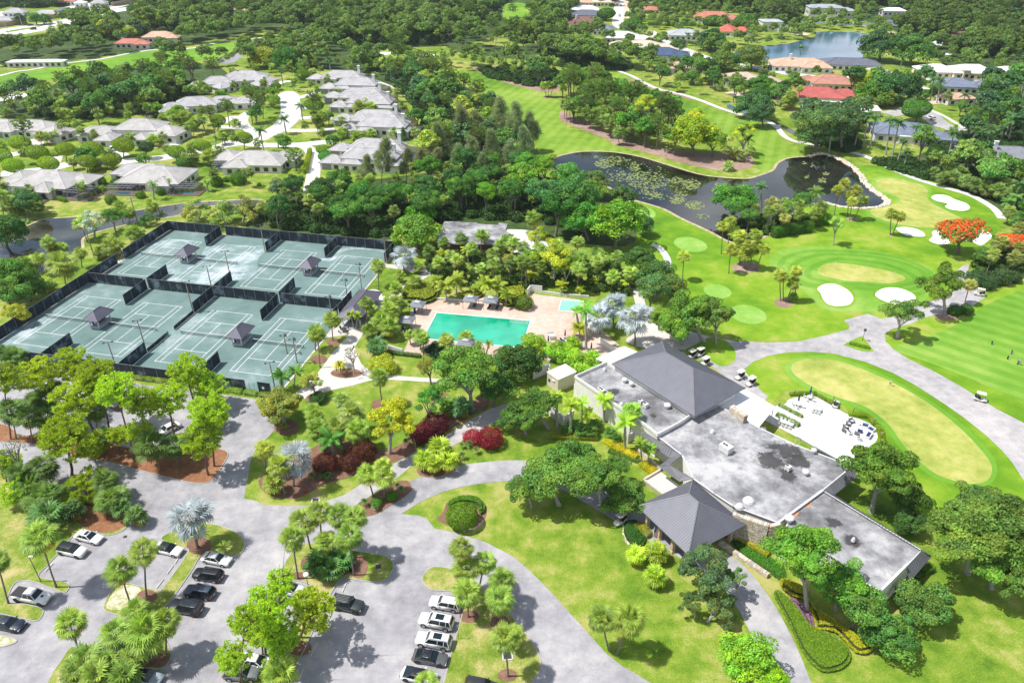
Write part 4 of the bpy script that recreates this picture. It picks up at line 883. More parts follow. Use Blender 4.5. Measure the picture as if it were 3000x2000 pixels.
def hip(root,c,rise,mat,ribmat=None,gap=.5,name='roof',thick=.14,inset=None,rw=.05,rh=.05,caps=True,capmat=None):
 """hip roof over the four eave corners c (in the frame of root's children), ridge along the longer side"""
 c=[Vector(p) for p in c]
 if (c[1]-c[0]).length<(c[2]-c[1]).length: c=c[1:]+c[:1]
 Ls,Ws=(c[1]-c[0]).length,(c[2]-c[1]).length;ins=(Ws/2 if inset is None else inset)/Ls
 m0,m1=(c[0]+c[3])/2,(c[1]+c[2])/2;up=Vector((0,0,rise));r0=m0.lerp(m1,ins)+up;r1=m1.lerp(m0,ins)+up
 if (r1-r0).dot(m1-m0)<0: r0=r1=(r0+r1)/2
 dn=Vector((0,0,-thick));pt=(r1-r0).length<.05
 m=MB();m.add(c+[r0,r1]+[p+dn for p in c],[(0,1,5,4),(1,2,5),(2,3,4,5),(3,0,4),(0,6,7,1),(1,7,8,2),(2,8,9,3),(3,9,6,0),(9,8,7,6)] if not pt else
[(0,1,4),(1,2,4),(2,3,4),(3,0,4),(0,6,7,1),(1,7,8,2),(2,8,9,3),(3,9,6,0),(9,8,7,6)])
 o=m.build(name,mat,root)
 if caps:
  q=MB()
  for a,b_ in ((c[0],r0),(c[3],r0),(c[1],r1),(c[2],r1))+(((r0,r1),) if not pt else ()): q.tube(a,b_,.11 if gap else .16,n=5)
  q.build('ridge_cap',capmat or ribmat or mat,o)
 if ribmat:
  s_=MB()
  for f in ((c[0],c[1],r1,r0),(c[1],c[2],r1),(c[2],c[3],r0,r1),(c[3],c[0],r0)): seams(s_,[Vector(p) for p in f],gap,rw,rh)
  t=s_.build('standing_seams',ribmat,o);t['kind']='stuff'
 return o,r0,r1
SLAB=plain('slab_concrete',(.42,.43,.45),.8)
PEOPLE_COL=[(.05,.1,.3),(.5,.5,.5),(.3,.05,.05)]
def kiosk(u,v,label,wood_posts=False):
 root=empty('court_kiosk',ct(u,v,.09),HA,label,'kiosk','shade kiosks on the tennis courts')
 MB().box((0,0,.3),(2.6,4.6,.6)).build('platform',SLAB,root)
 pm=plain('wood_post',(.45,.33,.12),.8) if wood_posts and 'wood_post' not in MATS else (MATS['wood_post'] if wood_posts else WHITEP)
 for x in (-1.15,1.15):
  for y in (-2.1,2.1): MB().box((x,y,1.6),(.2,.2,2.1)).build('post',pm,root)
 hip(root,[(-2.1,-3.1,2.6),(2.1,-3.1,2.6),(2.1,3.1,2.6),(-2.1,3.1,2.6)],1.75,KROOF,MRIB,.42,inset=1.9)
 MB().box((0,.4,.85),(.5,2.6,.08)).box((0,-.6,.7),(.08,.08,.3)).box((0,1.4,.7),(.08,.08,.3)).box((0,.4,1.15),(.06,2.6,.35)).build('bench',DARKM,root)
 MB().lathe([(.22,.6),(.25,1.25),(.2,1.3)],10,(-.75,-1.5,0)).build('water_cooler',plain('blue_plastic',(.05,.13,.35),.4) if 'blue_plastic' not in MATS else MATS['blue_plastic'],root)
kiosk(-129.9,130.4,'grey metal roofed kiosk at the nets of the two left front courts');kiosk(-92.4,130.4,'grey metal roofed kiosk at the nets of the two right front courts')
kiosk(-92.5,167.5,'kiosk with timber posts at the nets of the two right back courts',True);kiosk(-130.,167.6,'grey roofed kiosk beside the wet patch at the left back courts')
# long shelter
root=empty('court_shelter',ct(-70,148.5),HA,'long open shelter with grey metal hip roof beside the court fence','shelter')
MB().box((0,0,.08),(6.,15,.16)).build('floor_slab',SLAB,root)
for x in (-2.4,2.2):
 for y in (-6,-2,2,6.): MB().box((x,y,1.45),(.28,.28,2.6)).build('post',WHITEP,root)
hip(root,[(-3.3,-7.4,2.8),(3.0,-7.4,2.8),(3.0,7.4,2.8),(-3.3,7.4,2.8)],1.5,KROOF,MRIB,.45)
for y in (-4,0,4): MB().box((-.6,y,.5),(.5,2,.08)).box((-.85,y,.75),(.06,2,.4)).box((-.6,y-.8,.3),(.4,.06,.4)).box((-.6,y+.8,.3),(.4,.06,.4)).build('bench',DARKM,root)

# ---------------- the clubhouse ----------------
def roofmem():
 m,N,L,b=nmat('flat_roof');geo=N.new('ShaderNodeNewGeometry')
 def noi(s,d,ro=.6,off=0):
  n=N.new('ShaderNodeTexNoise');n.inputs['Scale'].default_value=s;n.inputs['Detail'].default_value=d;n.inputs['Roughness'].default_value=ro
  mp=N.new('ShaderNodeMapping');mp.inputs['Location'].default_value=(off,off,0);L.new(geo.outputs['Position'],mp.inputs[0]);L.new(mp.outputs[0],n.inputs['Vector']);return n.outputs['Fac']
 r1=ramp(N,[(.36,(.12,.118,.125)),(.46,(.21,.21,.22)),(.53,(.31,.31,.325)),(.62,(.46,.455,.46))]);a=noi(.16,8,.68);L.new(a,r1.inputs[0])
 r2=ramp(N,[(.6,(1,1,1)),(.68,(.55,.53,.52)),(.8,(.3,.28,.27))]);L.new(noi(.3,8,.7,13),r2.inputs[0])
 mp=N.new('ShaderNodeMapping');mp.inputs['Rotation'].default_value=(0,0,R(53));L.new(geo.outputs['Position'],mp.inputs[0])
 br=N.new('ShaderNodeTexBrick');br.inputs['Scale'].default_value=1;br.inputs['Brick Width'].default_value=9;br.inputs['Row Height'].default_value=.95;br.inputs['Mortar Size'].default_value=.02
 br.inputs['Color1'].default_value=(1,1,1,1);br.inputs['Color2'].default_value=(.95,.95,.95,1);br.inputs['Mortar'].default_value=(.86,.86,.87,1);L.new(mp.outputs[0],br.inputs['Vector'])
 m1=N.new('ShaderNodeMixRGB');m1.blend_type='MULTIPLY';m1.inputs[0].default_value=.85;L.new(r1.outputs[0],m1.inputs[1]);L.new(r2.outputs[0],m1.inputs[2])
 m2=N.new('ShaderNodeMixRGB');m2.blend_type='MULTIPLY';m2.inputs[0].default_value=1;L.new(m1.outputs[0],m2.inputs[1]);L.new(br.outputs[0],m2.inputs[2]);last=m2.outputs[0];nb_=noi(.55,7,.72,31)
 for px,z,rad in ((t1(3,2,170,1000),4.6,3.6),(t1(3,2,290,1090),4.6,2.8),(t1(3,2,20,1100),4.6,3.),(t1(3,2,190,1230),4.6,2.2),(t1(2,2,930,465),5.,1.6),(t1(3,3,770,260),4.35,1.8),(t1(3,3,600,100),4.35,1.6),(t1(2,2,1295,682),5.,1.)):
  P=g(*px,z);vd=N.new('ShaderNodeVectorMath');vd.operation='DISTANCE';vd.inputs[1].default_value=P;L.new(geo.outputs['Position'],vd.inputs[0])
  a1=N.new('ShaderNodeMath');a1.operation='MULTIPLY_ADD';a1.inputs[1].default_value=-.42/rad;a1.inputs[2].default_value=.33;L.new(vd.outputs['Value'],a1.inputs[0])
  a2=N.new('ShaderNodeMath');a2.operation='ADD';L.new(a1.outputs[0],a2.inputs[0]);L.new(nb_,a2.inputs[1]);mr=N.new('ShaderNodeMapRange');mr.inputs[1].default_value=.5;mr.inputs[2].default_value=.6;mr.inputs[4].default_value=.9;L.new(a2.outputs[0],mr.inputs[0])
  mq=N.new('ShaderNodeMixRGB');mq.inputs[2].default_value=(.035,.033,.033,1);L.new(mr.outputs[0],mq.inputs[0]);L.new(last,mq.inputs[1]);last=mq.outputs[0]
 L.new(last,b.inputs['Base Color']);b.inputs['Roughness'].default_value=.7
 return m
FLAT=roofmem();CWALL=plain('club_wall',(.74,.73,.7),.85,noise_amt=.08,scale=.8);WHITER=plain('white_membrane',(.8,.8,.79),.6,noise_amt=.05,scale=.4);TRIM=plain('roof_edge',(.62,.62,.64),.6)
STONE=[plain('pale_stone',(.62,.55,.44),.9,noise_amt=.2,scale=2),plain('tan_stone',(.5,.4,.29),.9,noise_amt=.2,scale=2),plain('grey_stone',(.45,.42,.38),.9,noise_amt=.25,scale=2),plain('joint_mortar',(.3,.26,.22),.95)]
GLASS=plain('dark_glass',(.02,.025,.03),.08,noise_amt=.02,spec=.8)
club=empty('clubhouse',(33,100,0),0,'large white clubhouse with stained flat roofs and a big grey hip roof','building')
def rel(p): return Vector(p)-Vector((33,100,0))
def flatblock(nm,pts,z,wall=CWALL,mat=FLAT,over=.0,par=.0,parpts=None):
 """pts: roof corners as photo pixels at height z"""
 W=[g(p[0],p[1],z) for p in pts];W2=ccw([rel(p).xy for p in W]);Wi=offset(W2,.0 if par else .12)
 m=MB();n=len(Wi);m.add([(p.x,p.y,0) for p in Wi]+[(p.x,p.y,z-.08) for p in Wi],[(i,(i+1)%n,n+(i+1)%n,n+i) for i in range(n)]);w_=m.build('wall',wall,club)
 m=MB();m.prism([(p.x,p.y) for p in offset(W2,-over)],z-.3,z);r_=m.build('flat_roof',mat,club)
 e=MB();
 for i in range(n):
  a,b_=W2[i],W2[(i+1)%n];d=b_-a;e.box(((a.x+b_.x)/2,(a.y+b_.y)/2,z+.06+par/2),(d.length+.16,.2,.14+par),math.atan2(d.y,d.x))
 e.build('roof_edge' if not par else 'parapet',CWALL if par else TRIM,r_)
 return W2
ZA,ZB,ZC=5.0,4.6,4.6
flatblock('kitchen',T(2,2,[578,338,870,208,1640,690,1560,748,1335,872,1238,792]),ZA,par=.55)
flatblock('main',T(2,2,[1340,876,1610,712,1800,640,1900,592,2280,800,2600,950,3122,1150,2854,1368,2450,1668,2030,1512,1860,1400,1662,1258,1560,1042]),ZB)
flatblock('wing',T(3,2,[500,1372,1410,1922,1045,2300,110,1800,240,1572]),ZC-.25)
for p in ([(2854,1368),(2440,1668)],):
 a,b_=[rel(g(*q,ZB+.1)) for q in T(2,2,p)];d=b_-a
 MB().box(tuple((a+b_)/2),(d.length,.35,.3),math.atan2(d.y,d.x)).build('parapet_step',TRIM,club)
# metal-roofed skirts along the edges
def skirt(top,bot,zt,zb,gap=.5,nm='metal_skirt'):
 t=[rel(g(*p,zt)) for p in top];b_=[rel(g(*p,zb)) for p in bot]
 for i in range(len(t)-1):
  m=MB();q=[b_[i],b_[i+1],t[i+1],t[i]];dn=Vector((0,0,-.12));m.add(q+[p+dn for p in q],[(0,1,2,3),(7,6,5,4),(0,4,5,1),(1,5,6,2),(2,6,7,3),(3,7,4,0)]);o=m.build(nm,MRIB,club)
  s_=MB();seams(s_,q,gap,.07,.06);k=s_.build('standing_seams',MROOF,o);k['kind']='stuff'
skirt(T(2,2,[1205,822,1560,1040]),T(2,2,[1185,890,1450,1068]),ZB+.25,3.4)
skirt(T(2,2,[1560,1042,1448,1128]),T(2,2,[1450,1070,1348,1143]),ZB+.2,3.4)
skirt(T(2,2,[1448,1128,1662,1256]),T(2,2,[1348,1145,1540,1285]),ZB+.2,3.4)
skirt(T(3,2,[770,1152,500,1368]),T(3,2,[850,1215,610,1408]),ZB+.15,3.6)
skirt(T(3,2,[510,1378,1410,1922]),T(3,2,[600,1400,1500,1965]),ZC,3.5)
skirt(T(3,3,[1410,352,1270,500]),T(3,3,[1508,397,1302,640]),ZC+.1,3.0)
skirt(T(3,2,[255,868,480,1005]),T(3,2,[500,1012,700,1130]),ZB,3.8)
skirt(T(2,2,[2330,790,2352,870]),T(2,2,[2260,780,2290,815]),ZB,3.9)
# gable screen wall at the low end
a,b_=[rel(g(*q,ZC+.4)) for q in T(3,3,[1270,492,1040,722])];d=b_-a
MB().box(tuple((a+b_)/2-Vector((0,0,2.2))),(d.length,.3,5.2),math.atan2(d.y,d.x)).build('end_wall',CWALL,club)
# big hip roof on clerestory
hc=[rel(g(*p,6.5)) for p in T(2,2,[920,215,1690,700,2130,410,1375,-8])]
e1=(hc[1]-hc[0]).normalized();mid=sum(hc,Vector())/4;e2=Vector((-e1.y,e1.x,0));Lh,Wh=22.2,15.
hc=[mid+e1*a*Lh/2+e2*b2*Wh/2 for a,b2 in ((-1,-1),(1,-1),(1,1),(-1,1))]
for q in hc: q.z=6.5
m=MB();m.box((mid.x,mid.y,3.2),(Lh-2.4,Wh-2.4,6.4),math.atan2(e1.y,e1.x));m.build('wall',CWALL,club)
for i in range(5):
 for sg in (-1,1):
  p=mid+e1*(i-2)*3.9+e2*sg*(Wh/2-1.17);MB().box((p.x,p.y,5.75),(3.3,.08,.9),math.atan2(e1.y,e1.x)).build('clerestory_window',GLASS,club)
hip(club,hc,3.7,MROOF,MRIB,.43,rw=.045)
# stone piers and walls with separate stones
def stones(root,a,b_,z0,z1,label=None,th=.5,sz=.5,name='stone_wall',cat='wall',cap=True):
 """rough stone facing on both long sides and the top of a straight wall; every stone its own block"""
 a,b_=Vector((a[0],a[1],0)),Vector((b_[0],b_[1],0));d=b_-a;Ln=d.length;rz=math.atan2(d.y,d.x)
 if root is None: root=empty(name,(a.x,a.y,0),rz,label,cat);off,ro=Vector((0,0,0)),0
 else: off,ro=a,rz
 Mx=Matrix.Translation(off)@Matrix.Rotation(ro,4,'Z')
 m=MB();m.M=Mx;m.box((Ln/2,0,(z0+z1)/2),(Ln,th,z1-z0));o=m.build('wall_core',STONE[3],root)
 m=MB();m.M=Mx;z=z0;rr=random.Random(int(Ln*100))
 while z<z1-.08:
  hgt=min(z1-z,rr.uniform(.6,1.1)*sz*.6);x=0
  while x<Ln-.05:
   wd=min(Ln-x,rr.uniform(.6,1.5)*sz)
   for sg in (-1,1): m.cm=rr.choice((0,0,1,2));m.box((x+wd/2,sg*(th/2+.03),z+hgt/2),(wd-.05,rr.uniform(.08,.16),hgt-.045))
   x+=wd
  z+=hgt
 x=0
 while x<Ln-.05:
  wd=min(Ln-x,rr.uniform(.6,1.3)*sz);m.cm=rr.choice((0,0,1,2));m.box((x+wd/2,0,z1+rr.uniform(0,.06)),(wd-.05,th+.1,.14));x+=wd
 s_=m.build('stone_blocks',STONE,o);s_['kind']='stuff';return root
A_=rel(g(*t1(2,2,2008,650),ZB));B_=rel(g(*t1(2,2,2140,745),ZB));stones(club,A_,B_,0,ZB+1.5,th=.9,sz=.5)
A_=rel(g(*t1(2,3,2030,10),5.2));B_=rel(g(*t1(3,3,10,120),5.2));stones(club,A_,B_,0,5.2,th=.6,sz=.45)
C_=rel(g(*t1(3,3,110,100),5.0));stones(club,B_,C_,0,5.0,th=.5,sz=.45)
# entrance pavilion
pc4=[g(*p,4.2) for p in ((1878,1491),(2028,1634),(2162,1522),(2029,1402))];pm_=sum(pc4,Vector())/4;e1=(pc4[1]-pc4[0]).normalized();e2=Vector((-e1.y,e1.x,0))
root=empty('entrance_pavilion',(pm_.x,pm_.y,0),math.atan2(e1.y,e1.x),'porte cochere pavilion with grey metal pyramid roof on stone columns over the drive','pavilion')
hip(root,[(-6.1,-6.1,4.2),(6.1,-6.1,4.2),(6.1,6.1,4.2),(-6.1,6.1,4.2)],3.7,MROOF,MRIB,.4,inset=5.0,rw=.05,rh=.06)
COLM=plain('column_stone',(.55,.43,.3),.9,noise_amt=.25,scale=2)
for x in (-4.6,-1.6,1.6,4.6):
 for y in (-4.8,4.8): MB().box((x,y,2.05),(.55,.55,4.1)).box((x,y,.25),(.75,.75,.5)).build('column',COLM,root)
MB().box((0,-5.9,4.0),(12.1,.15,.25)).box((0,5.9,4.0),(12.1,.15,.25)).build('fascia_beam',TRIM,root)
# white membrane awnings
def awning(pts,z,label,name='awning'):
 W=[g(*p,z) for p in pts];c=sum(W,Vector())/len(W);root=empty(name,(c.x,c.y,0),0,label,'awning','flat white awnings round the clubhouse')
 Q=ccw([(p-c).xy for p in W]);MB().prism([(p.x,p.y) for p in Q],z-.28,z).build('roof_membrane',WHITER,root)
 for p in offset(Q,.3): MB().tube((p.x,p.y,0),(p.x,p.y,z-.2),.08).build('post',WHITEP,root)
awning(T(2,2,[770,155,1032,44,1150,95,905,205]),4.6,'flat white awning left of the big grey roof by the pool terrace')
awning(T(2,2,[2110,450,2150,440,2420,600,2270,782,1890,575]),4.0,'flat white awning between the big grey roof and the dining terrace')
awning(T(3,2,[495,732,900,945,775,1150,300,880,255,868]),4.25,'large flat white awning beside the lounge terrace')
# roof furniture
AC=plain('ac_white',(.6,.6,.6),.5,noise_amt=.1);ACD=plain('ac_dark',(.06,.06,.07),.6);GALV=plain('galvanised',(.52,.53,.55),.4,metal=.5)
def acunit(px,z,s,label,fans=2,rz=R(-53)):
 p=g(*px,z);root=empty('air_conditioner',p,rz,label,'air conditioner','equipment on the clubhouse roof');a,b2,h=s
 MB().box((0,0,h/2+.15),(a,b2,h)).box((-a*.35,0,.07),(.12,b2*1.1,.14)).box((a*.35,0,.07),(.12,b2*1.1,.14)).build('casing',AC,root)
 for i in range(fans): MB().lathe([(.24,h+.15),(.24,h+.22),(.2,h+.22)],12,(-a*.25+i*.55,0,0)).build('fan',ACD,root)
 MB().box((-a/2-.01,0,h/2+.15),(.03,b2*.85,h*.8)).build('grille',ACD,root);return root
acunit(t1(2,2,1960,1010),ZB,(2.1,1.5,1.3),'big white rooftop air conditioner with two fans on the main flat roof')
acunit(t1(2,2,1225,605),ZA,(.9,.8,.8),'small square air conditioner on the upper flat roof',1);acunit(t1(2,2,1180,570),ZA,(.8,.7,.7),'air conditioner with rusty orange top beside the small square one',1)
acunit(t1(3,2,180,1180),ZB,(.9,.8,.8),'small unit in the middle of the black stain on the main roof',1);acunit(t1(2,2,820,455),ZA,(1.6,.8,.4),'low slatted unit near the left edge of the upper roof',2)
def vent(px,z,r,label,kind=0):
 p=g(*px,z);root=empty('roof_vent',p,0,label,'vent','vents on the clubhouse roof')
 if kind==0:
  MB().lathe([(r*.8,0),(r*.8,.45),(r*.7,.5)],14).build('base',GALV,root);MB().lathe([(r*.75,.52),(r*1.15,.56),(r*1.15,.8),(r*.9,.95),(r*.4,1.05)],14).build('hood',AC,root)
 else: MB().lathe([(r,0),(r,.2),(r*.85,.5),(r*.5,.75),(r*.15,.85)],14).build('dome',AC,root);MB().lathe([(r*1.15,0),(r*1.15,.1)],14).build('flange',GALV,root)
for (c,r_,x,y,z,rr_,lb,kd) in ((2,2,1033,375,ZA,.5,'round mushroom vent, left one of the pair behind the hip roof',0),(2,2,1095,410,ZA,.45,'round mushroom vent, right one of the pair behind the hip roof',0),(2,2,1425,610,ZA,.6,'large mushroom vent below the eave of the hip roof',0),
(2,2,850,270,ZA,.4,'small vent in the upper corner of the parapet',1),(2,2,1005,590,ZA,.45,'flat round vent near the left parapet',1),(2,2,2175,1470,ZB,.95,'white domed scoop vent beside the pavilion roof',1),(2,2,2090,1525,ZB,.7,'white satellite shaped dome beside the stone wall',1),
(3,2,415,1025,ZB,.45,'small white vent near the lounge awning',0),(3,2,340,1225,ZB,.5,'round vent right of the black roof stain',0),(3,3,190,80,ZC,.65,'large round vent by the step to the lower wing',0),(2,2,1840,840,ZB,.45,'small dome vent on the main roof near the seam',1),(3,3,780,265,ZC,.3,'rusty drain cap in the middle of the lower wing',1)):
 vent(t1(c,r_,x,y),z,rr_,lb,kd)
# stains lying on the roof
RUST=plain('rust_stain',(.5,.24,.1),.9,noise_amt=.4,scale=2)
def stain(pts,z,mat,nm):
 W=ccw(catmull([rel(g(*p,z)).xy for p in pts],True,4));o=kid(nm,poly_mesh(nm,W,mat,z+.006),club);return o
stain(T(3,3,[210,45,260,0,290,-10,250,50,225,62]),ZC-.25,RUST,'rust_patch');stain(T(3,3,[0,140,50,125,60,145,10,165]),ZB,RUST,'rust_patch');stain(T(3,3,[1045,700,1090,660,1075,690,1050,710]),ZC-.25,RUST,'rust_patch');stain(T(3,2,[355,1510,400,1465,390,1500,365,1525]),ZC-.25,RUST,'rust_patch')
# walled service yard, garden walls, entry terrace
def wall(pts,h,th,mat,label,name='garden_wall',cat='wall',px=True,group=None):
 P=[g(*p) for p in pts] if px else [Vector(p) for p in pts];root=empty(name,P[0],0,label,cat,group);m=MB();q=MB()
 for a,b_ in zip(P,P[1:]):
  d=b_-a;c=(a+b_)/2-P[0];m.box((c.x,c.y,h/2),(d.length+th,th,h),math.atan2(d.y,d.x));q.box((c.x,c.y,h+.03),(d.length+th+.05,th+.08,.07),math.atan2(d.y,d.x))
 m.build('wall',mat,root);q.build('coping',TRIM,root);return root
wall(T(2,2,[195,345,345,285,330,390]),2.4,.2,CWALL,'white service yard wall left of the beige shed');wall(T(2,2,[320,660,480,780,560,720]),2.4,.2,CWALL,'white yard wall behind the row of short royal palms')
wall(T(2,2,[570,500,600,540]),3.,.2,CWALL,'short white wall by the service door');wall(T(2,2,[800,10,900,80,960,110]),1.3,.2,CWALL,'low white wall from the pool deck to the awning')
wall(T(1,2,[1220,80,1345,115]),1.3,.2,CWALL,'short white wall at the near corner of the pool deck');wall(T(1,2,[2060,170,2170,215]),1.3,.2,CWALL,'white pool wall glimpsed under the oak');wall(T(2,1,[140,1150,170,1110,272,1120]),1.9,.2,CWALL,'white screen wall at the back of the pool deck')
wall(T(2,1,[272,1120,480,1150,700,1165]),.55,.25,CWALL,'low white wall behind the wading pool');wall(T(1,1,[1655,1180,1900,1195,2352,1200]),.35,.3,CWALL,'low kerb wall behind the lap pool cabanas')
wall(T(2,2,[1060,935,1120,900,1200,960]),2.,.2,CWALL,'short white wall below the stubby metal eave');wall(T(1,1,[1120,1600,1190,1500]),1.4,.15,CWALL,'leaning white panel among the palms left of the pool')
stones(None,g(*t1(2,3,1900,290)),g(*t1(2,3,2352,600)),0,.7,'long low stone wall edging the yellow hedge by the pavilion exit',.55,.4);stones(None,g(*t1(2,2,1160,1010)),g(*t1(2,2,1370,1190)),0,.6,'low stone wall curving under the eaves by two young palms',.4,.35)
root=empty('entry_terrace',g(*t1(2,2,1380,1330)),R(-53),'raised cream entry terrace with low walls beside the pavilion','terrace')
MB().box((0,0,.3),(5.2,4.2,.6)).build('floor',CONC,root)
for (x,y,a,b2) in ((0,-2.1,5.4,.3),(-2.6,0,.3,4.2),(2.6,.8,.3,2.6)): MB().box((x,y,.8),(a,b2,.5)).build('low_wall',STONE[0],root)
root=empty('service_shed',g(*t1(2,2,452,395)),R(-53),'beige box shed with shallow roof in the service yard','shed')
SH=plain('beige_panel',(.62,.56,.46),.7)
MB().box((0,0,1.6),(3.6,5,3.2)).build('wall',SH,root);MB().box((0,0,3.26),(3.8,5.2,.12)).build('roof',plain('cream_roof',(.75,.7,.6),.6),root);MB().box((-1,-2.54,1.6),(.6,.08,.6)).build('window',GLASS,root);MB().box((.3,-2.6,2.3),(.9,.25,.12)).build('canopy',TRIM,root)
# brown-walled pump building with flat roof behind the pool
W=[g(*p,3.6) for p in T(1,1,[1730,466,1870,466,1880,474,2030,476,2035,488,2222,498,2232,478,2312,488,2290,548,2340,578,2262,592,2225,672,1880,680,1645,640])]
c=sum(W,Vector())/len(W);root=empty('flat_roofed_building',(c.x,c.y,0),0,'brown walled building with stained flat roof among the trees','building');Q=ccw([(p-c).xy for p in W]);Qi=offset(Q,.5);n=len(Qi)
m=MB();m.add([(p.x,p.y,0) for p in Qi]+[(p.x,p.y,3.4) for p in Qi],[(i,(i+1)%n,n+(i+1)%n,n+i) for i in range(n)]);m.build('wall',plain('brown_wall',(.14,.06,.045),.85),root)
MB().prism([(p.x,p.y) for p in Q],3.35,3.6).build('roof',FLAT,root)
p0=g(*t1(1,1,1700,700));
for i in range(6):
 q=p0+Vector((i*1.75,-.25*i,0))-c;MB().box((q.x,q.y,1.3),(1.3,.1,2.0)).build('garage_bay',DARKM,root)
# ---------------- houses ----------------
def shingle(name,c,ang=0):
 m,N,L,b=nmat(name);geo=N.new('ShaderNodeNewGeometry');n=N.new('ShaderNodeTexNoise');n.inputs['Scale'].default_value=.35;n.inputs['Detail'].default_value=7;n.inputs['Roughness'].default_value=.7
 L.new(geo.outputs['Position'],n.inputs['Vector']);r=ramp(N,[(.3,[v*.72 for v in c]),(.5,c),(.7,[min(1,v*1.2) for v in c])]);L.new(n.outputs['Fac'],r.inputs[0])
 w_=N.new('ShaderNodeTexWave');w_.bands_direction='Z';w_.inputs['Scale'].default_value=1.3;w_.inputs['Distortion'].default_value=.6;L.new(geo.outputs['Position'],w_.inputs['Vector'])
 r2=ramp(N,[(.0,(.86,.86,.86)),(.25,(1,1,1))]);L.new(w_.outputs['Fac'],r2.inputs[0]);mm=N.new('ShaderNodeMixRGB');mm.blend_type='MULTIPLY';mm.inputs[0].default_value=1
 L.new(r.outputs[0],mm.inputs[1]);L.new(r2.outputs[0],mm.inputs[2]);L.new(mm.outputs[0],b.inputs['Base Color']);b.inputs['Roughness'].default_value=.85;return m
RG=shingle('grey_tiles',(.38,.37,.385));RGL=shingle('light_grey_tiles',(.4,.385,.38));RW_=shingle('white_tiles',(.72,.72,.72));RBE=shingle('beige_tiles',(.6,.5,.4));RNV=shingle('navy_tiles',(.05,.085,.17));RTAN=shingle('tan_tiles',(.42,.31,.23))
RBR=shingle('brown_tiles',(.2,.1,.09));RCO=shingle('coral_tiles',(.46,.17,.12));RRED=shingle('red_tiles',(.4,.1,.085));RPE=shingle('peach_tiles',(.56,.36,.26));RBG=shingle('blue_grey_tiles',(.16,.19,.26));RDG=shingle('slate_tiles',(.12,.13,.17))
CAPM=plain('cap_tile',(.5,.49,.48),.8);HW=plain('house_wall',(.66,.65,.64),.9,noise_amt=.06);HC_=plain('cream_wall',(.66,.58,.4),.9,noise_amt=.06);FASC=plain('fascia',(.55,.55,.56),.7)
GAR=plain('garage_grey',(.25,.25,.27),.7)
cagemat,N,L,b=nmat('cage_screen');b.inputs['Base Color'].default_value=(.015,.02,.03,1);b.inputs['Roughness'].default_value=.9;b.inputs['Alpha'].default_value=.5
def block(root,x,y,L_,W_,a,ze,rise,roof,wall,capm=None,win=True,gar=None,gable=False):
 """one hipped volume in the house's own frame"""
 Mx=Matrix.Translation((x,y,0))@Matrix.Rotation(a,4,'Z')
 m=MB();m.M=Mx;n_=.45;m.box((0,0,ze/2-.05),(L_-2*n_,W_-2*n_,ze-.1));m.build('wall',wall,root)
 c=[Mx@Vector(p) for p in ((-L_/2,-W_/2,ze),(L_/2,-W_/2,ze),(L_/2,W_/2,ze),(-L_/2,W_/2,ze))]
 hip(root,c,rise,roof,None,0,thick=.22,capmat=capm or CAPM,inset=.3 if gable else None)
 if win:
  k=max(1,int((L_-2)/3.2))
  for i in range(k):
   for sy in (-1,) if ze<20 else (-1,1):
    w0=MB();w0.M=Mx;X=(i-(k-1)/2)*(L_-2.4)/max(k,1);big=(i==gar)
    w0.box((X,sy*(W_/2-n_+.03),ze*.45 if not big else 1.25),(1.7 if not big else 3.6,.08,1.5 if not big else 2.3));w0.build('garage_door' if big else 'window',GAR if big else GLASS,root)
  k2=max(1,int((W_-2)/4))
  for i in range(k2):
   for sx in (-1,1):
    w0=MB();w0.M=Mx;w0.box((sx*(L_/2-n_+.03),(i-(k2-1)/2)*3.4,ze*.45),(.08,1.8,1.5));w0.build('window',GLASS,root)
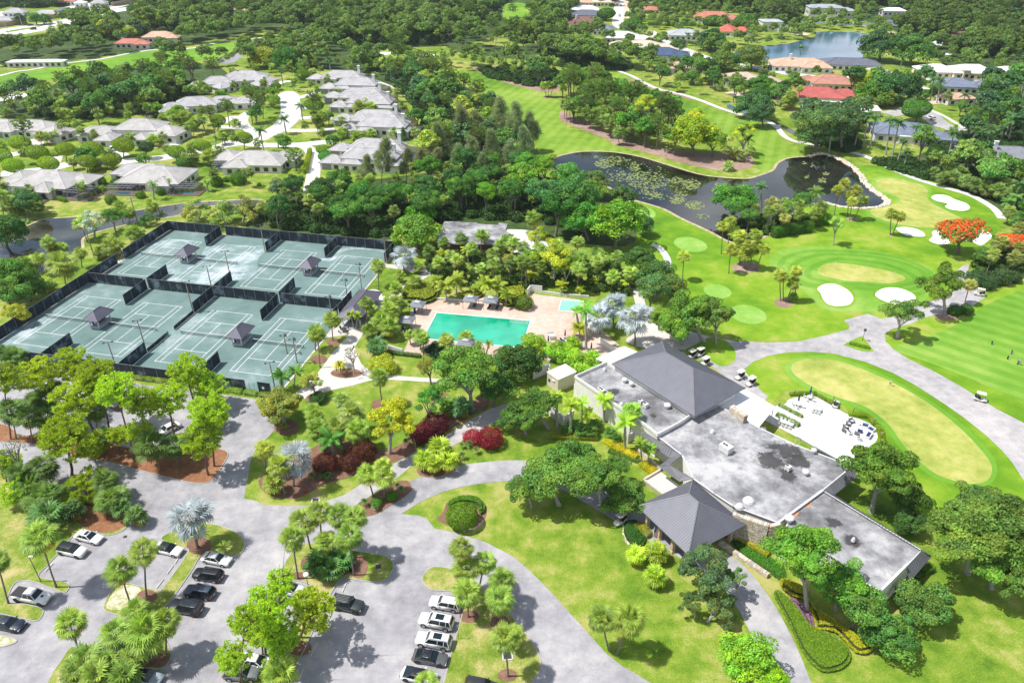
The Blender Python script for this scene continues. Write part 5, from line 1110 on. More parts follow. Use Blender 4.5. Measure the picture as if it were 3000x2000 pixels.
def house(c,r_,x,y,blocks,label,roof,wall=None,ang=0,zc=4.,chim=(),cage=(),name='house',cat='house',group='houses of the estate',capm=None):
 """x, y: middle of the main roof in the photograph; blocks in metres round it: (dx, dy, length, width, angle, eave, rise)"""
 P=g(*t1(c,r_,x,y),zc);AVH.append((P.x,P.y,blocks[0][2]*.8,blocks[0][3]*.5+12));root=empty(name,(P.x,P.y,0),R(ang),label,cat,group);wall=wall or HW
 for b_ in blocks: block(root,b_[0],b_[1],b_[2]*1.1,b_[3]*1.12,R(b_[4]),b_[5],b_[6],roof if len(b_)<9 or not b_[8] else b_[8],wall,capm or (CAPM if roof in (RG,RGL) else roof),gar=b_[7] if len(b_)>7 else None)
 for (cx,cy,h) in chim: MB().box((cx,cy,h/2),(1.3,1.0,h)).box((cx,cy,h+.1),(1.6,1.3,.2)).build('chimney',WHITEP,root)
 for (cx,cy,cl,cw,chh) in cage:
  m=MB();m.box((cx,cy,chh/2),(cl,cw,chh),taper=.82);kq=m.build('pool_cage',cagemat,root)
  f=MB();nx=max(2,int(cl/2));ny=max(2,int(cw/2.2));q=.82
  for i in range(nx+1):
   X=-cl/2+cl*i/nx
   for sg in (-1,1): f.tube((cx+X,cy+sg*cw/2,0),(cx+X*q,cy+sg*cw/2*q,chh),.045,n=4,cap=False)
   f.tube((cx+X*q,cy-cw/2*q,chh),(cx+X*q,cy+cw/2*q,chh),.045,n=4,cap=False)
  for j in range(ny+1):
   Y=-cw/2+cw*j/ny;f.tube((cx-cl/2*q,cy+Y*q,chh),(cx+cl/2*q,cy+Y*q,chh),.045,n=4,cap=False)
   for sg in (-1,1): f.tube((cx+sg*cl/2,cy+Y,0),(cx+sg*cl/2*q,cy+Y*q,chh),.045,n=4,cap=False)
  f.build('cage_frame',GREYP,kq);W=[Vector((cx-cl*.22,cy-cw*.2)),Vector((cx+cl*.22,cy-cw*.2)),Vector((cx+cl*.22,cy+cw*.2)),Vector((cx-cl*.22,cy+cw*.2))]
  kid('pool_water',poly_mesh('pool_water',W,MATS['blue_pool_water'],.16),root);kid('patio',poly_mesh('patio',[Vector((cx-cl/2,cy-cw/2)),Vector((cx+cl/2,cy-cw/2)),Vector((cx+cl/2,cy+cw/2)),Vector((cx-cl/2,cy+cw/2))],DECK,.14),root)
 return root
G1='grey roofed townhouses by the courts'
# two near houses above the canal and the one beside them
house(0,1,470,60,[(0,0,20,14,0,3,3.6),(-12,1,11,12,0,2.8,2.6),(3,-7,8,8,0,2.8,2.2),(10,3,9,9,0,2.8,2.2)],'grey tiled house with two screened pools, left of the canal bend',RGL,ang=-9,cage=[(15.5,-6.5,10,8,2.8),(2,-14,8,6,2.8)],group=G1)
house(0,1,1440,20,[(0,0,21,15,0,3,3.6),(-9,4,9,9,0,2.8,2.2),(5,-6,7,7,0,2.8,2.)],'grey tiled house with screened porches across its front, right of the yellow hedge',RGL,ang=-4,cage=[(-8,-10.5,12,5,2.7),(14,-8,11,7,2.7)],group=G1)
house(1,0,20,1440,[(0,0,20,13,0,3,3.3),(-13,4,10,10,0,2.8,2.4),(9,4,9,9,90,2.8,2.2),(-6,-6,9,7,0,2.8,2)],'wide grey tiled house beside the clipped yellow hedge drive',RGL,ang=-3,cage=[(-14,-3,5,7,2.6)],group=G1)
UN=[(800,690,'first'),(930,775,'second'),(980,855,'third'),(1050,940,'fourth'),(1110,1060,'fifth'),(1170,1150,'sixth'),(1120,1330,'seventh'),(1060,1440,'eighth')]
for i,(x,y,o_) in enumerate(UN):
 house(1,0,x,y,[(0,0,20,9.5,0,4.6 if i%2 else 3.6,2.8),(-14,-2,9,7.5,0,2.7,2.0,0),(-6,-3.5,8,7,0,3.2,2.0),(8,-3,7,8,90,3.2,2.2)],'grey roofed townhouse with tall white chimney, %s from the top of the right-hand row'%o_,RG,ang=-6-1.5*i*.3,chim=[(8.6,1.5,8.6)],cage=[(13.5,0,7,8,2.9)],group=G1)
for i,(x,y,a,lb,bl) in enumerate(((1300,1170,-4,'long grey roofed townhouse behind four clipped round trees',[(0,0,18,12,0,4.6,3),(-16,-4,15,10,12,3,2.4,1),(13,-3,13,11,-8,3.4,2.6),(5,-9,9,7,90,2.8,1.8),(-9,-11,9,7,90,2.7,1.8,0)]),
(330,1150,-10,'grey roofed townhouse by the tall pine near the left edge',[(0,0,18,11,0,3.4,2.8),(12,-4,12,11,-12,3,2.4),(-12,-3,12,10,0,3,2.4,1)]),
(30,1130,-10,'grey roofed townhouse cut by the left edge of the picture',[(0,0,14,9,0,3.2,2.4),(-6,-8,9,7,0,2.8,2)]),
(1800,940,12,'grey roofed townhouse with black screened porch behind the palm row',[(0,0,18,11,0,3.6,3),(-10,-5,12,10,20,3,2.6),(12,3,14,10,0,3.2,2.4),(22,2,10,9,0,3,2)]),
(2000,745,8,'grey roofed townhouse behind the small pond, left of the cul-de-sac',[(0,0,16,11,0,3.6,2.8),(10,5,14,10,10,3.6,2.6),(4,-7,9,8,45,2.8,2),(-9,-2,9,9,0,3,2)]),
(2280,700,-5,'grey roofed townhouse behind the round tree at the top of the cul-de-sac',[(0,0,18,11,0,4,2.8),(10,-4,12,9,-20,3.2,2.2),(12,-12,11,8,-10,2.7,2,0),(-9,5,10,9,0,3.2,2.2)]),
(1300,1540,-3,'low grey roofed house with four roof vents in front of the round trees',[(0,0,18,9,0,3,2.4)]))):
 house(0,0,x,y,bl,lb,RGL if i in (0,1,2) else RG,ang=a,group=G1,cage=[(-17,-7,9,6,2.6)] if i==3 else ())
house(1,1,760,70,[(0,0,6,5,0,2.7,1.6)],'small grey roofed annex behind the dense trees',RG,group=G1)
GE='villas of the far estate'
for row_ in ((2,0,1010,325,-6,'white roofed villa at the bend of the street',RW_,[(0,0,22,15,0,3.4,3.2),(14,-4,12,10,0,3,2)]),(2,0,790,255,-8,'blue grey roofed villa left of the street',RBG,[(0,0,22,14,0,3.4,3.4),(-12,5,10,9,0,3,2.4)]),
(2,0,655,195,10,'brown roofed villa with a white chimney',RBR,[(0,0,20,14,0,3.6,3.8),(-10,-6,10,9,0,3,2.4)]),(2,0,690,125,-6,'slate roofed villa behind the brown roof',RDG,[(0,0,24,15,0,3.6,3.2)]),(2,0,670,80,-6,'white roofed villa above the slate roof',RW_,[(0,0,22,12,0,3.6,3)]),
(2,0,1200,405,-4,'sprawling beige roofed villa behind the navy roof',RBE,[(0,0,24,15,0,3.2,3),(-15,3,12,11,0,3,2.4),(13,-5,14,10,0,3,2.2)]),(2,0,1400,490,-8,'navy blue roofed villa with white walls',RNV,[(0,0,19,14,0,4.2,3.2),(9,-4,12,10,0,3.6,2.6),(-15,-1,5,4,0,2.8,1.2)]),
(2,0,1670,590,-4,'tan orange roofed villa partly hidden by trees',RTAN,[(0,0,24,12,0,3,2.8),(-13,-4,10,9,0,3,2.2)]),(2,0,1590,300,-6,'pale grey roofed villa with white columns beyond the street',shingle('pale_grey_tiles',(.36,.39,.4)),[(0,0,22,16,0,3.4,3),(12,-2,13,11,0,3,2.4)]),
(2,0,1850,150,-14,'long coral roofed villa behind the round tree',RCO,[(0,0,28,15,0,3.6,4),(14,-6,14,12,0,3.4,2.8)]),(2,0,1980,265,70,'red roofed villa by the lake lawn',shingle('bright_red_tiles',(.5,.13,.09)),[(0,0,17,11,0,3.4,3.4),(3,-11,14,9,90,3,2.4)]),
(2,0,2110,710,-6,'tan roofed villa with pool terrace, left volume',shingle('warm_tan_tiles',(.5,.39,.3)),[(0,0,17,12,0,4,2.6),(-11,-1,8,8,0,3.6,2),(13,-6,13,11,20,3.6,2.4)]),
(3,0,290,570,-8,'peach roofed villa on the lake shore with a white chimney',RPE,[(0,0,30,16,0,3,3.4),(8,-6,16,9,0,3,2.4)]),(3,0,580,735,-8,'coral roofed villa behind the brighter red roof',shingle('dusty_coral_tiles',(.42,.2,.15)),[(0,0,20,14,0,3.4,3.4),(14,-1,14,11,0,3,2.4),(-11,5,9,8,0,3,2)]),
(3,0,450,850,-8,'bright red roofed villa with blue pool cage on its left',RRED,[(0,0,24,15,0,3.2,3.6),(14,3,13,11,0,3,2.6)]),(3,0,610,965,-12,'low white roofed villa in front of the red roof',RW_,[(0,0,26,12,0,3.2,2.4),(14,2,12,9,0,3,1.6)]),
(3,0,1860,640,-4,'long white roofed cream mansion at the right',RW_,[(0,0,22,15,0,3.6,3.2),(-18,2,18,14,0,3.4,3),(18,-2,16,14,0,3.4,3),(30,-5,16,14,0,3.4,3),(-6,-8,4,4,0,5.5,1)]),
(3,0,1260,1180,-14,'grey roofed villa with white terrace roof behind the royal palms',RBG,[(0,0,24,16,0,3.4,3.2),(12,-5,12,10,0,3,2),(3,-8,13,3,0,3.2,.3,None,RW_)]),(3,0,1730,760,-10,'slate roofed villa between street and palms',RBG,[(0,0,18,14,0,3.4,3),(14,0,16,10,0,3,2.4)]),
(3,0,1740,870,8,'pink roofed garage by the brick drive',RPE,[(0,0,14,9,0,3,2)]),(3,0,2200,1400,-8,'grey roofed villa cut by the right edge with two chimneys',shingle('mid_grey_tiles',(.2,.21,.24)),[(0,0,22,15,0,3.4,3),(-9,4,12,12,0,3,2.6)]),
(3,0,2260,280,-6,'brown roofed villa with white dormer at the top right',RBR,[(0,0,26,15,0,3.6,3.6)]),(3,0,1840,310,-6,'low brown roofed villa among far trees',RBR,[(0,0,26,12,0,3.2,2.8)]),(3,0,520,100,-6,'white two storey villa on the far shore of the lake',shingle('ash_tiles',(.32,.35,.38)),[(0,0,26,14,0,7,2),(16,-2,14,12,0,5,2)]),
(3,0,20,230,0,'white modern villa by the left end of the lake',shingle('dove_tiles',(.4,.42,.44)),[(0,0,14,12,0,7,1),(8,-4,8,8,0,4,.6)]),(3,0,760,560,-8,'dark grey roofed villa behind dense trees by the lake',RDG,[(0,0,30,14,0,3,2.6)]),(3,0,1150,95,-6,'white villa far beyond the lake road',RW_,[(0,0,18,10,0,4,2)]),
(3,0,1000,640,-20,'grey roofed villa beside the side street',RG,[(0,0,12,9,0,3,2)]),(2,0,1330,40,-6,'pinkish grey roofed villa beyond the peach pavement',RTAN,[(0,0,22,12,0,3.4,3)]),(2,0,1280,75,-6,'orange roofed cottage beyond the peach pavement',RCO,[(0,0,20,10,0,3,2.4)]),(2,0,850,8,-6,'beige roofed villa at the top of the street',RBE,[(0,0,26,12,0,3.4,3)]),
(2,0,620,10,-6,'peach roofed villa at the top edge left of the street',RPE,[(0,0,24,12,0,3.4,3)]),(1,0,1010,40,-8,'orange roofed villa at the top edge among pale trees',shingle('orange_tiles',(.58,.28,.18)),[(0,0,34,16,0,3.4,3.8),(-12,-10,14,10,0,3,2.4)]),(1,0,1680,35,-8,'wide peach roofed villa at the top edge',RPE,[(0,0,34,16,0,3.4,4),(-2,-12,20,10,30,3,3,None,RCO)]),
(0,0,1200,375,4,'orange roofed bungalow by the fairway path',RCO,[(0,0,18,9,0,3,2.4),(9,-5,10,7,0,3,2)]),(0,0,1470,325,4,'peach roofed bungalow with arched windows by the fairway path',RPE,[(0,0,20,11,0,3.6,3),(10,-4,9,8,90,3.4,2.4)]),(0,0,2230,95,4,'peach roofed villa right of the coral tree',RPE,[(0,0,26,12,0,3.2,3)]),
(0,0,140,100,4,'white house at the top left by the highway wall',RG,[(0,0,16,10,0,3,3)]),(0,0,430,110,4,'pale roofed house behind the beige highway wall',RGL,[(0,0,18,10,0,3,2.4)]),(0,0,600,95,4,'blue grey roofed house behind the beige highway wall',RBG,[(0,0,16,9,0,3,2.4)]),(0,0,910,25,4,'white gabled house at the top edge',RG,[(0,0,12,9,0,4,3)]),
(0,0,740,25,4,'white cottage at the top edge beside the poles',RW_,[(0,0,9,7,0,4,2)]),(0,0,630,5,4,'red roofed house at the top edge',RCO,[(0,0,14,9,0,4,3)]),(0,0,40,170,4,'grey roofed house at the left end of the highway wall',RG,[(0,0,14,9,0,3,2.4)]),(1,0,20,40,4,'peach roofed villa left of the far fairway',RPE,[(0,0,22,12,0,5,3)]),
(0,0,330,545,4,'long white pavilion glimpsed under the trees by the fairway',RW_,[(0,0,30,6,0,3,.8)])):
 c,r_,x,y,a,lb,rf,bl=row_
 ch=[(-6,-2,8.5)] if 'chimney' in lb else ();cg=[(-15,-5,9,7,3)] if 'cage' in lb else ()
 if rf in (RW_,) or 'cream' in lb: wl=HC_ if 'cream' in lb or 'low white' in lb else HW
 else: wl=HW
 house(c,r_,x,y,bl,lb,rf,wl,a,chim=ch,cage=cg,group=GE)
for c,r_,p,h,lb in ((0,0,[(-100,262),(60,245),(250,215)],3.2,'beige sound wall at the left end of the highway'),(0,0,[(270,205),(640,150)],3.2,'beige sound wall in front of the house row'),(0,0,[(1030,60),(1320,20)],3.2,'beige sound wall at the far bend of the highway')):
 wall(T(c,r_,p),h,.3,plain('sound_wall',(.45,.33,.22),.9) if 'sound_wall' not in MATS else MATS['sound_wall'],lb,'sound_wall')
# ---------------- vehicles ----------------
TYRE=plain('tyre',(.02,.02,.02),.85);RIM=plain('rim',(.45,.45,.46),.35,metal=.7);RIMD=plain('dark_rim',(.05,.05,.05),.4,metal=.6);CGL=plain('car_glass',(.012,.02,.025),.04,noise_amt=.02,spec=.9)
HEADL=plain('headlamp',(.7,.72,.75),.15);TAILL=plain('tail_lamp',(.35,.01,.01),.25);TRIMB=plain('black_trim',(.015,.015,.017),.5)
KIND=dict(sedan=dict(L=4.85,W=1.86,belt=.92,hood=.84,roof=1.44,rx=(-1.75,1.05),top=(-1.0,.3),r=.33,z0=.2,tail=.9),coupe=dict(L=4.95,W=1.93,belt=.9,hood=.8,roof=1.36,rx=(-2.05,1.0),top=(-1.0,.25),r=.36,z0=.18,tail=.86),
suv=dict(L=4.75,W=1.92,belt=1.08,hood=1.02,roof=1.7,rx=(-2.2,1.1),top=(-1.85,.45),r=.37,z0=.26,tail=1.05),bigsuv=dict(L=5.1,W=2.0,belt=1.16,hood=1.12,roof=1.86,rx=(-2.42,1.15),top=(-2.15,.55),r=.4,z0=.3,tail=1.14),
pickup=dict(L=5.8,W=2.03,belt=1.22,hood=1.18,roof=1.92,rx=(-.75,1.45),top=(-.55,.8),r=.42,z0=.38,tail=1.2),boxy=dict(L=4.75,W=2.0,belt=1.25,hood=1.2,roof=1.95,rx=(-2.2,.75),top=(-2.1,.5),r=.43,z0=.4,tail=1.25))
def loft(m,st):
 """st: (x, half width, z bottom, z shoulder, z crown) from tail to nose"""
 vs=[];n=10
 for x,hw,z0,z1,z2 in st:
  vs+=[(x,-hw*.86,z0),(x,-hw*.97,z0+.12),(x,-hw,(z0+z1)*.52),(x,-hw*.95,z1),(x,-hw*.8,z2),(x,hw*.8,z2),(x,hw*.95,z1),(x,hw,(z0+z1)*.52),(x,hw*.97,z0+.12),(x,hw*.86,z0)]
 fs=[]
 for k in range(len(st)-1):
  for i in range(n): fs.append((k*n+i,k*n+(i+1)%n,(k+1)*n+(i+1)%n,(k+1)*n+i))
 fs+=[tuple(range(n)),tuple(range((len(st)-1)*n+n-1,(len(st)-1)*n-1,-1))];return m.add(vs,fs)
def car(kind,c,r_,nose,tail,paint,label,roofcol=None,sunroof=False,darkrim=False,rails=False,cover=None,name='parked_car',cat='car',bars=None):
 """nose and tail: tile pixels of the car's two ends on the ground"""
 k=KIND[kind];a,b_=g(*t1(c,r_,*tail)),g(*t1(c,r_,*nose));d=b_-a;mid_=(a+b_)/2;mid_.z=.015
 root=empty(name,mid_,math.atan2(d.y,d.x),label,cat,'cars in the car park');L_,W_=k['L']/2,k['W']/2;bz,hz,tz,z0,rf=k['belt'],k['hood'],k['tail'],k['z0'],k['roof']
 x0,x1=k['rx'];t0,t2=k['top']
 st=[(-L_,W_*.78,z0+.2,tz*.75,tz*.78),(-L_+.12,W_*.93,z0+.05,tz*.93,tz*.96),(-L_+.5,W_,z0,tz*.96,tz),(x0+.2 if kind!='pickup' else-1.2,W_,z0,bz*.96,bz),(0,W_,z0,bz*.96,bz+.02),(x1,W_,z0,hz*.96,hz+.05),(L_-.75,W_,z0,hz*.93,hz),(L_-.2,W_*.94,z0+.03,hz*.86,hz*.94),(L_,W_*.8,z0+.1,hz*.7,hz*.8)]
 m=MB();loft(m,st);me=m.mesh('body',PAINT);
 for p in me.polygons: p.use_smooth=True
 body=kid('body',me,root,color=paint)
 gl=MB();gw_,tw=W_*.9,W_*.7;zb=bz-.03
 gl.add([(x0,-gw_,zb),(x1,-gw_,zb-.02),(x1,gw_,zb-.02),(x0,gw_,zb),(t0,-tw,rf-.04),(t2,-tw,rf-.05),(t2,tw,rf-.05),(t0,tw,rf-.04)],[(0,1,5,4),(1,2,6,5),(2,3,7,6),(3,0,4,7),(4,5,6,7)]);gl.build('window_glass',CGL,root)
 rm=MB();e=.06;rm.add([(t0-e*2,-tw-.03,rf-.06),(t2+e,-tw-.03,rf-.07),(t2+e,tw+.03,rf-.07),(t0-e*2,tw+.03,rf-.06),(t0+.1,-tw+.12,rf),(t2-.15,-tw+.12,rf-.01),(t2-.15,tw-.12,rf-.01),(t0+.1,tw-.12,rf)],[(0,1,5,4),(1,2,6,5),(2,3,7,6),(3,0,4,7),(4,5,6,7),(3,2,1,0)]);rm.build('roof',PAINT,root,color=roofcol or paint,smooth=True)
 pm_=MB()
 for sg in (-1,1):
  for (xa,xb) in ((x0,t0),(x1,t2)): pm_.tube((xa,sg*gw_,zb),(xb,sg*(tw+.01),rf-.05),.055,n=5)
  xm=(x0+x1)/2-.1
  for q in ((xm,) if kind in ('coupe',) else (xm,xm-.9) if kind in ('suv','bigsuv','boxy') else (xm,)): pm_.tube((q,sg*(gw_+.01),zb),(q-.05,sg*(tw+.02),rf-.05),.045,n=5)
 pm_.build('pillars',PAINT,root,color=paint if not roofcol else roofcol)
 wx=(-L_+.92,L_-.9)
 for x in wx:
  for sg in (-1,1):
   t_=MB();t_.tube((x,sg*(W_-.22),k['r']),(x,sg*(W_+.015),k['r']),k['r'],n=16);w_=t_.build('wheel',TYRE,root);MB().tube((x,sg*(W_+.012),k['r']),(x,sg*(W_+.03),k['r']),k['r']*.66,n=12).build('rim',RIMD if darkrim else RIM,w_)
   ar=MB();ar.tube((x,sg*(W_-.3),k['r']+.04),(x,sg*(W_+.004),k['r']+.04),k['r']*1.17,n=16);ar.build('wheel_arch',TRIMB,root)
 for sg in (-1,1):
  MB().box((L_-.18,sg*W_*.66,hz*.78),(.22,.42,.14)).build('headlight',HEADL,root);MB().box((-L_+.07,sg*W_*.72,tz*.84),(.12,.36,.16)).build('tail_light',TAILL,root)
  MB().box((x1-.35,sg*(W_+.09),bz+.06),(.16,.2,.14)).build('side_mirror',PAINT,root,color=paint)
 MB().box((L_-.05,0,z0+.28),(.1,W_*1.1,.22)).build('grille',TRIMB,root);MB().box((-L_+.02,0,z0+.4),(.05,.5,.13)).build('number_plate',WHITEP,root)
 if sunroof: MB().box(((t0+t2)/2+.2,0,rf+.005),((t2-t0)*.45,tw*1.35,.012)).build('sunroof',CGL,root)
 if rails:
  for sg in (-1,1): MB().tube((t0+.1,sg*(tw-.05),rf+.05),(t2-.1,sg*(tw-.05),rf+.05),.03,n=5).build('roof_rail',RIM,root)
 if kind=='pickup': MB().box((-1.9,0,bz+.05),(1.85,W_*1.72,.06)).build('bed_cover',TRIMB,root);MB().box((1.9,0,hz+.03),(.4,.4,.03)).build('hood_vent',TRIMB,root)
 if bars:
  for i in range(bars): MB().box((t0+.35+(t2-t0-.7)*.5,(i-(bars-1)/2)*.26,rf+.09),((t2-t0)*.8,.05,.05)).build('rack_bar',RIM,root)
 return root
WH,BL,DG,NV=(.78,.78,.78),(.012,.014,.02),(.09,.095,.1),(.012,.02,.04)
car('sedan',0,3,(955,285),(700,215),WH,'white sedan with black sunroof, parked nearest the pine clump',sunroof=True);car('suv',0,3,(790,400),(560,350),WH,'white crossover with black roof beside the white sedan',BL,darkrim=True)
car('pickup',0,3,(470,830),(150,770),WH,'white pickup truck with black bed cover',darkrim=True,name='pickup_truck',cat='pickup truck');car('coupe',0,3,(230,1075),(-50,1020),NV,'dark navy sports coupe cut by the left edge',(.02,.03,.05),darkrim=True)
car('sedan',0,3,(1690,395),(1420,330),WH,'white sedan with black glass roof partly under a palm crown',BL);car('sedan',0,3,(2125,480),(1870,425),WH,'white sedan with silver roof at the head of the median row',(.5,.52,.55))
car('suv',0,3,(1790,580),(2050,620),BL,'black suv with roof rails, second in the median row',rails=True);car('suv',0,3,(1715,735),(1975,780),(.03,.045,.08),'dark blue grey hatchback with sunroof, third in the median row',sunroof=True,rails=True)
car('bigsuv',0,3,(1560,870),(1880,930),BL,'large black suv, last of the median row above the palm cluster',sunroof=True,darkrim=True);car('sedan',0,3,(1490,1568),(1210,1500),(.3,.36,.42),'silver blue sedan half hidden by palms at the bottom edge',BL)
car('boxy',1,3,(985,905),(720,850),(.03,.04,.045),'boxy black off-roader with striped roof rack',darkrim=True,bars=5)
car('suv',1,3,(1605,840),(1880,890),WH,'white suv at the top of the right row, its tail under a palm');car('bigsuv',1,3,(1505,1000),(1815,1060),WH,'white suv with large dark sunroof, second in the right row',sunroof=True)
car('bigsuv',1,3,(1485,1180),(1790,1235),WH,'white suv with small sunroof, third in the right row',sunroof=True,rails=True);car('coupe',1,3,(1760,1385),(1450,1330),DG,'dark grey sports saloon in the right row',BL,darkrim=True)
car('coupe',1,3,(1660,1560),(1340,1490),WH,'white sports saloon with black roof near the bottom edge',BL,darkrim=True);car('bigsuv',1,3,(1330,1700),(1640,1750),BL,'black suv with silver roof stripes at the bottom edge',rails=True,bars=4)
car('suv',1,3,(2230,1660),(1920,1600),(.03,.03,.035),'black car at the bottom edge beside the palm strip');car('suv',1,3,(440,760),(200,710),(.6,.62,.65),'silver car seen through the pines at the top of the strip')
car('suv',1,3,(330,1110),(40,1030),(.5,.52,.55),'grey suv seen through the pine crowns',BL);car('sedan',1,3,(150,1420),(-120,1370),WH,'white sedan under the low pines at the bottom');car('suv',0,3,(2352,1510),(2110,1500),(.15,.16,.18),'grey car behind the pine trunks at the bottom')
car('sedan',0,2,(1480,860),(1620,790),WH,'white car parked behind the pines near the courts');car('sedan',1,0,(780,1555),(670,1545),(.05,.11,.13),'teal car on the drive beside the round tree');car('suv',0,0,(1600,1285),(1590,1325),(.4,.41,.42),'silver car on the driveway of the long townhouse')
car('suv',0,0,(1030,1355),(1040,1400),WH,'white car between the clipped round trees');car('sedan',0,0,(255,240),(305,238),BL,'dark car on the highway, left lane');car('suv',0,0,(280,275),(332,274),BL,'dark car on the highway, near lane')
car('suv',3,0,(1460,1085),(1525,1110),WH,'white car on the street behind the big clipped hedge tree');car('suv',2,0,(990,140),(985,165),(.6,.6,.6),'pale car on the street between the villas');car('suv',0,0,(1320,285),(1365,283),WH,'white car by the coral trees near the fairway path')
car('suv',3,0,(1545,900),(1600,915),(.6,.6,.6),'car beside the two royal palms on the brick drive')
CARTB=plain('cart_body',(.68,.68,.66),.35,noise_amt=.05);SEAT=plain('seat_black',(.03,.03,.03),.7);ROOFC=plain('cart_roof',(.66,.62,.52),.5,noise_amt=.05)
def cart(c,r_,x,y,ang,label,body=None,dark=False,roof=True):
 p=g(*t1(c,r_,x,y));p.z=.05;root=empty('golf_cart',p,R(ang),label,'golf cart','golf carts')
 b_=body or CARTB;m=MB();loft(m,[(-1.2,.5,.3,.62,.66),(-.9,.58,.25,.68,.74),(-.3,.6,.25,.55,.5),(.3,.6,.22,.36,.34),(.6,.6,.25,.7,.78),(1.05,.52,.3,.55,.62),(1.2,.4,.35,.45,.5)]);m.build('body',b_,root,smooth=False)
 MB().box((-.25,0,.72),(.5,1.1,.14)).build('seat',SEAT,root);MB().box((-.52,0,1.0),(.12,1.1,.45)).build('seat_back',SEAT,root);MB().box((-.95,0,.95),(.4,.8,.55)).build('bag_well',SEAT,root)
 if roof:
  MB().box((-.15,0,1.86),(1.75,1.18,.07)).build('roof',ROOFC if not dark else SEAT,root)
  for xx,zz in ((-.85,.7),(.65,.75)):
   for sg in (-1,1): MB().tube((xx+(.1 if xx>0 else 0),sg*.52,zz),(xx-(.12 if xx>0 else 0),sg*.52,1.85),.025,n=5).build('roof_strut',TRIMB,root)
 MB().tube((.45,.25,.8),(.25,.25,1.0),.02,n=5).tube((.23,.25,.99),(.27,.25,1.03),.16,n=12).build('steering_wheel',TRIMB,root)
 for xx in (-.8,.82):
  for sg in (-1,1): t_=MB().tube((xx,sg*.42,.22),(xx,sg*.6,.22),.22,n=14).build('wheel',TYRE,root);MB().tube((xx,sg*.6,.22),(xx,sg*.615,.22),.12,n=10).build('rim',RIM,t_)
 return root
cart(3,2,1945,545,-30,'white golf cart driving on the road beside the practice range');cart(3,1,1935,1145,150,'white golf cart on the path below the flame tree palms');cart(2,2,2090,340,-140,'golf cart behind the hip roof, upper one of the pair by the putting lawn');cart(2,2,2190,400,-140,'golf cart behind the hip roof, lower one of the pair by the putting lawn')
cart(2,2,1645,150,-140,'golf cart parked at the lawn lobe, leftmost of three');cart(2,2,1722,130,-140,'golf cart parked at the lawn lobe, middle one of three');cart(2,2,1770,215,-140,'golf cart parked at the lawn lobe, rightmost of three');cart(2,1,52,690,60,'dark golf cart on the service yard behind the pump building',SEAT,True)
cart(2,3,990,100,-140,'white topped golf cart in the oak shade beside the pavilion');cart(3,2,620,590,60,'small white putting cart at the edge of the dining terrace',roof=False);cart(1,1,2352+5,645,20,'blue utility cart at the end of the flat roofed building',MATS['blue_plastic'],False,False)
# ---------------- people and golf bags ----------------
SKIN=plain('skin',(.45,.26,.18),.6,noise_amt=.05);SHW=plain('white_shirt',(.7,.7,.72),.8);SHB=plain('blue_shirt',(.3,.45,.6),.8);SHORT=plain('dark_shorts',(.04,.045,.06),.8);KHA=plain('khaki_shorts',(.4,.34,.24),.8);HAIR=plain('hair',(.05,.03,.02),.8);SHOE=plain('shoe',(.6,.6,.6),.7)
def person(c,r_,x,y,rz,bend,shirt,shorts,label):
 p=g(*t1(c,r_,x,y));p.z=.065;V=[];E=[];Rr=[]
 def v(co,r,par=None): V.append(co);Rr.append(r);(E.append((par,len(V)-1)) if par is not None else None);return len(V)-1
 bx=math.sin(bend);bzz=math.cos(bend)
 pel=v((0,0,.95),.15);ab=v((bx*.18,0,.95+bzz*.18),.14,pel);ch=v((bx*.42,0,.95+bzz*.42),.16,ab);nk=v((bx*.56,0,.95+bzz*.56),.06,ch);hd=v((bx*.66+.02,0,.95+bzz*.66),.09,nk);v((bx*.8+.02,0,.95+bzz*.79),.085,hd)
 for sg in (-1,1):
  s_=v((bx*.5,sg*.19,.95+bzz*.49),.062,ch);e_=v((bx*.5+.1,sg*.2,.95+bzz*.22),.045,s_);h_=v((bx*.5+.28,sg*.06,.95+bzz*.02),.033,e_);v((bx*.5+.33,sg*.03,.95+bzz*.02-.07),.03,h_)
  t_=v((0,sg*.1,.9),.1,pel);kn=v((.04,sg*.13,.5),.065,t_);an=v((0,sg*.15,.09),.045,kn);v((.14,sg*.17,.04),.04,an)
 me=bpy.data.meshes.new('body');me.from_pydata(V,E,[]);o=bpy.data.objects.new('body',me);link(o);sk=o.modifiers.new('s','SKIN');
 for i,r in enumerate(Rr): me.skin_vertices[0].data[i].radius=(r,r)
 me.skin_vertices[0].data[0].use_root=True;sb=o.modifiers.new('u','SUBSURF');sb.levels=1;sb.render_levels=1
 dg=bpy.context.evaluated_depsgraph_get();m2=bpy.data.meshes.new_from_object(o.evaluated_get(dg));bpy.data.objects.remove(o)
 m2.materials.clear()
 for q in (SKIN,shirt,shorts,SHOE,HAIR): m2.materials.append(q)
 for f in m2.polygons:
  cc=f.center;ax=(cc.x*bx+(cc.z-.95)*bzz);leg=cc.z<.93 and abs(cc.x)<.2
  f.material_index=3 if cc.z<.1 else (0 if leg and cc.z<.52 else (2 if leg else (1 if ax<.53 and not (cc.x>bx*.5+.13) else (4 if ax>.72 else 0))));f.use_smooth=True
 o=meshobj('person',m2,None,p);o.rotation_euler=(0,0,rz);tag(o,label,'person','golfers');return o
person(3,2,1115,405,R(-80),.75,SHW,SHORT,'person in white shirt bending to putt on the long putting green');person(3,2,2308,215,R(200),.2,SHB,KHA,'person in pale blue shirt standing on the practice range')
MB().tube((0,0,0),(.25,.12,.95),.012,n=5).box((.02,0,.01),(.1,.04,.03)).build('putter',GALV,None,g(*t1(3,2,1103,415))+Vector((0,0,.06)));tag(bpy.context.scene.objects['putter'],'slim putter held by the bending golfer','golf club')
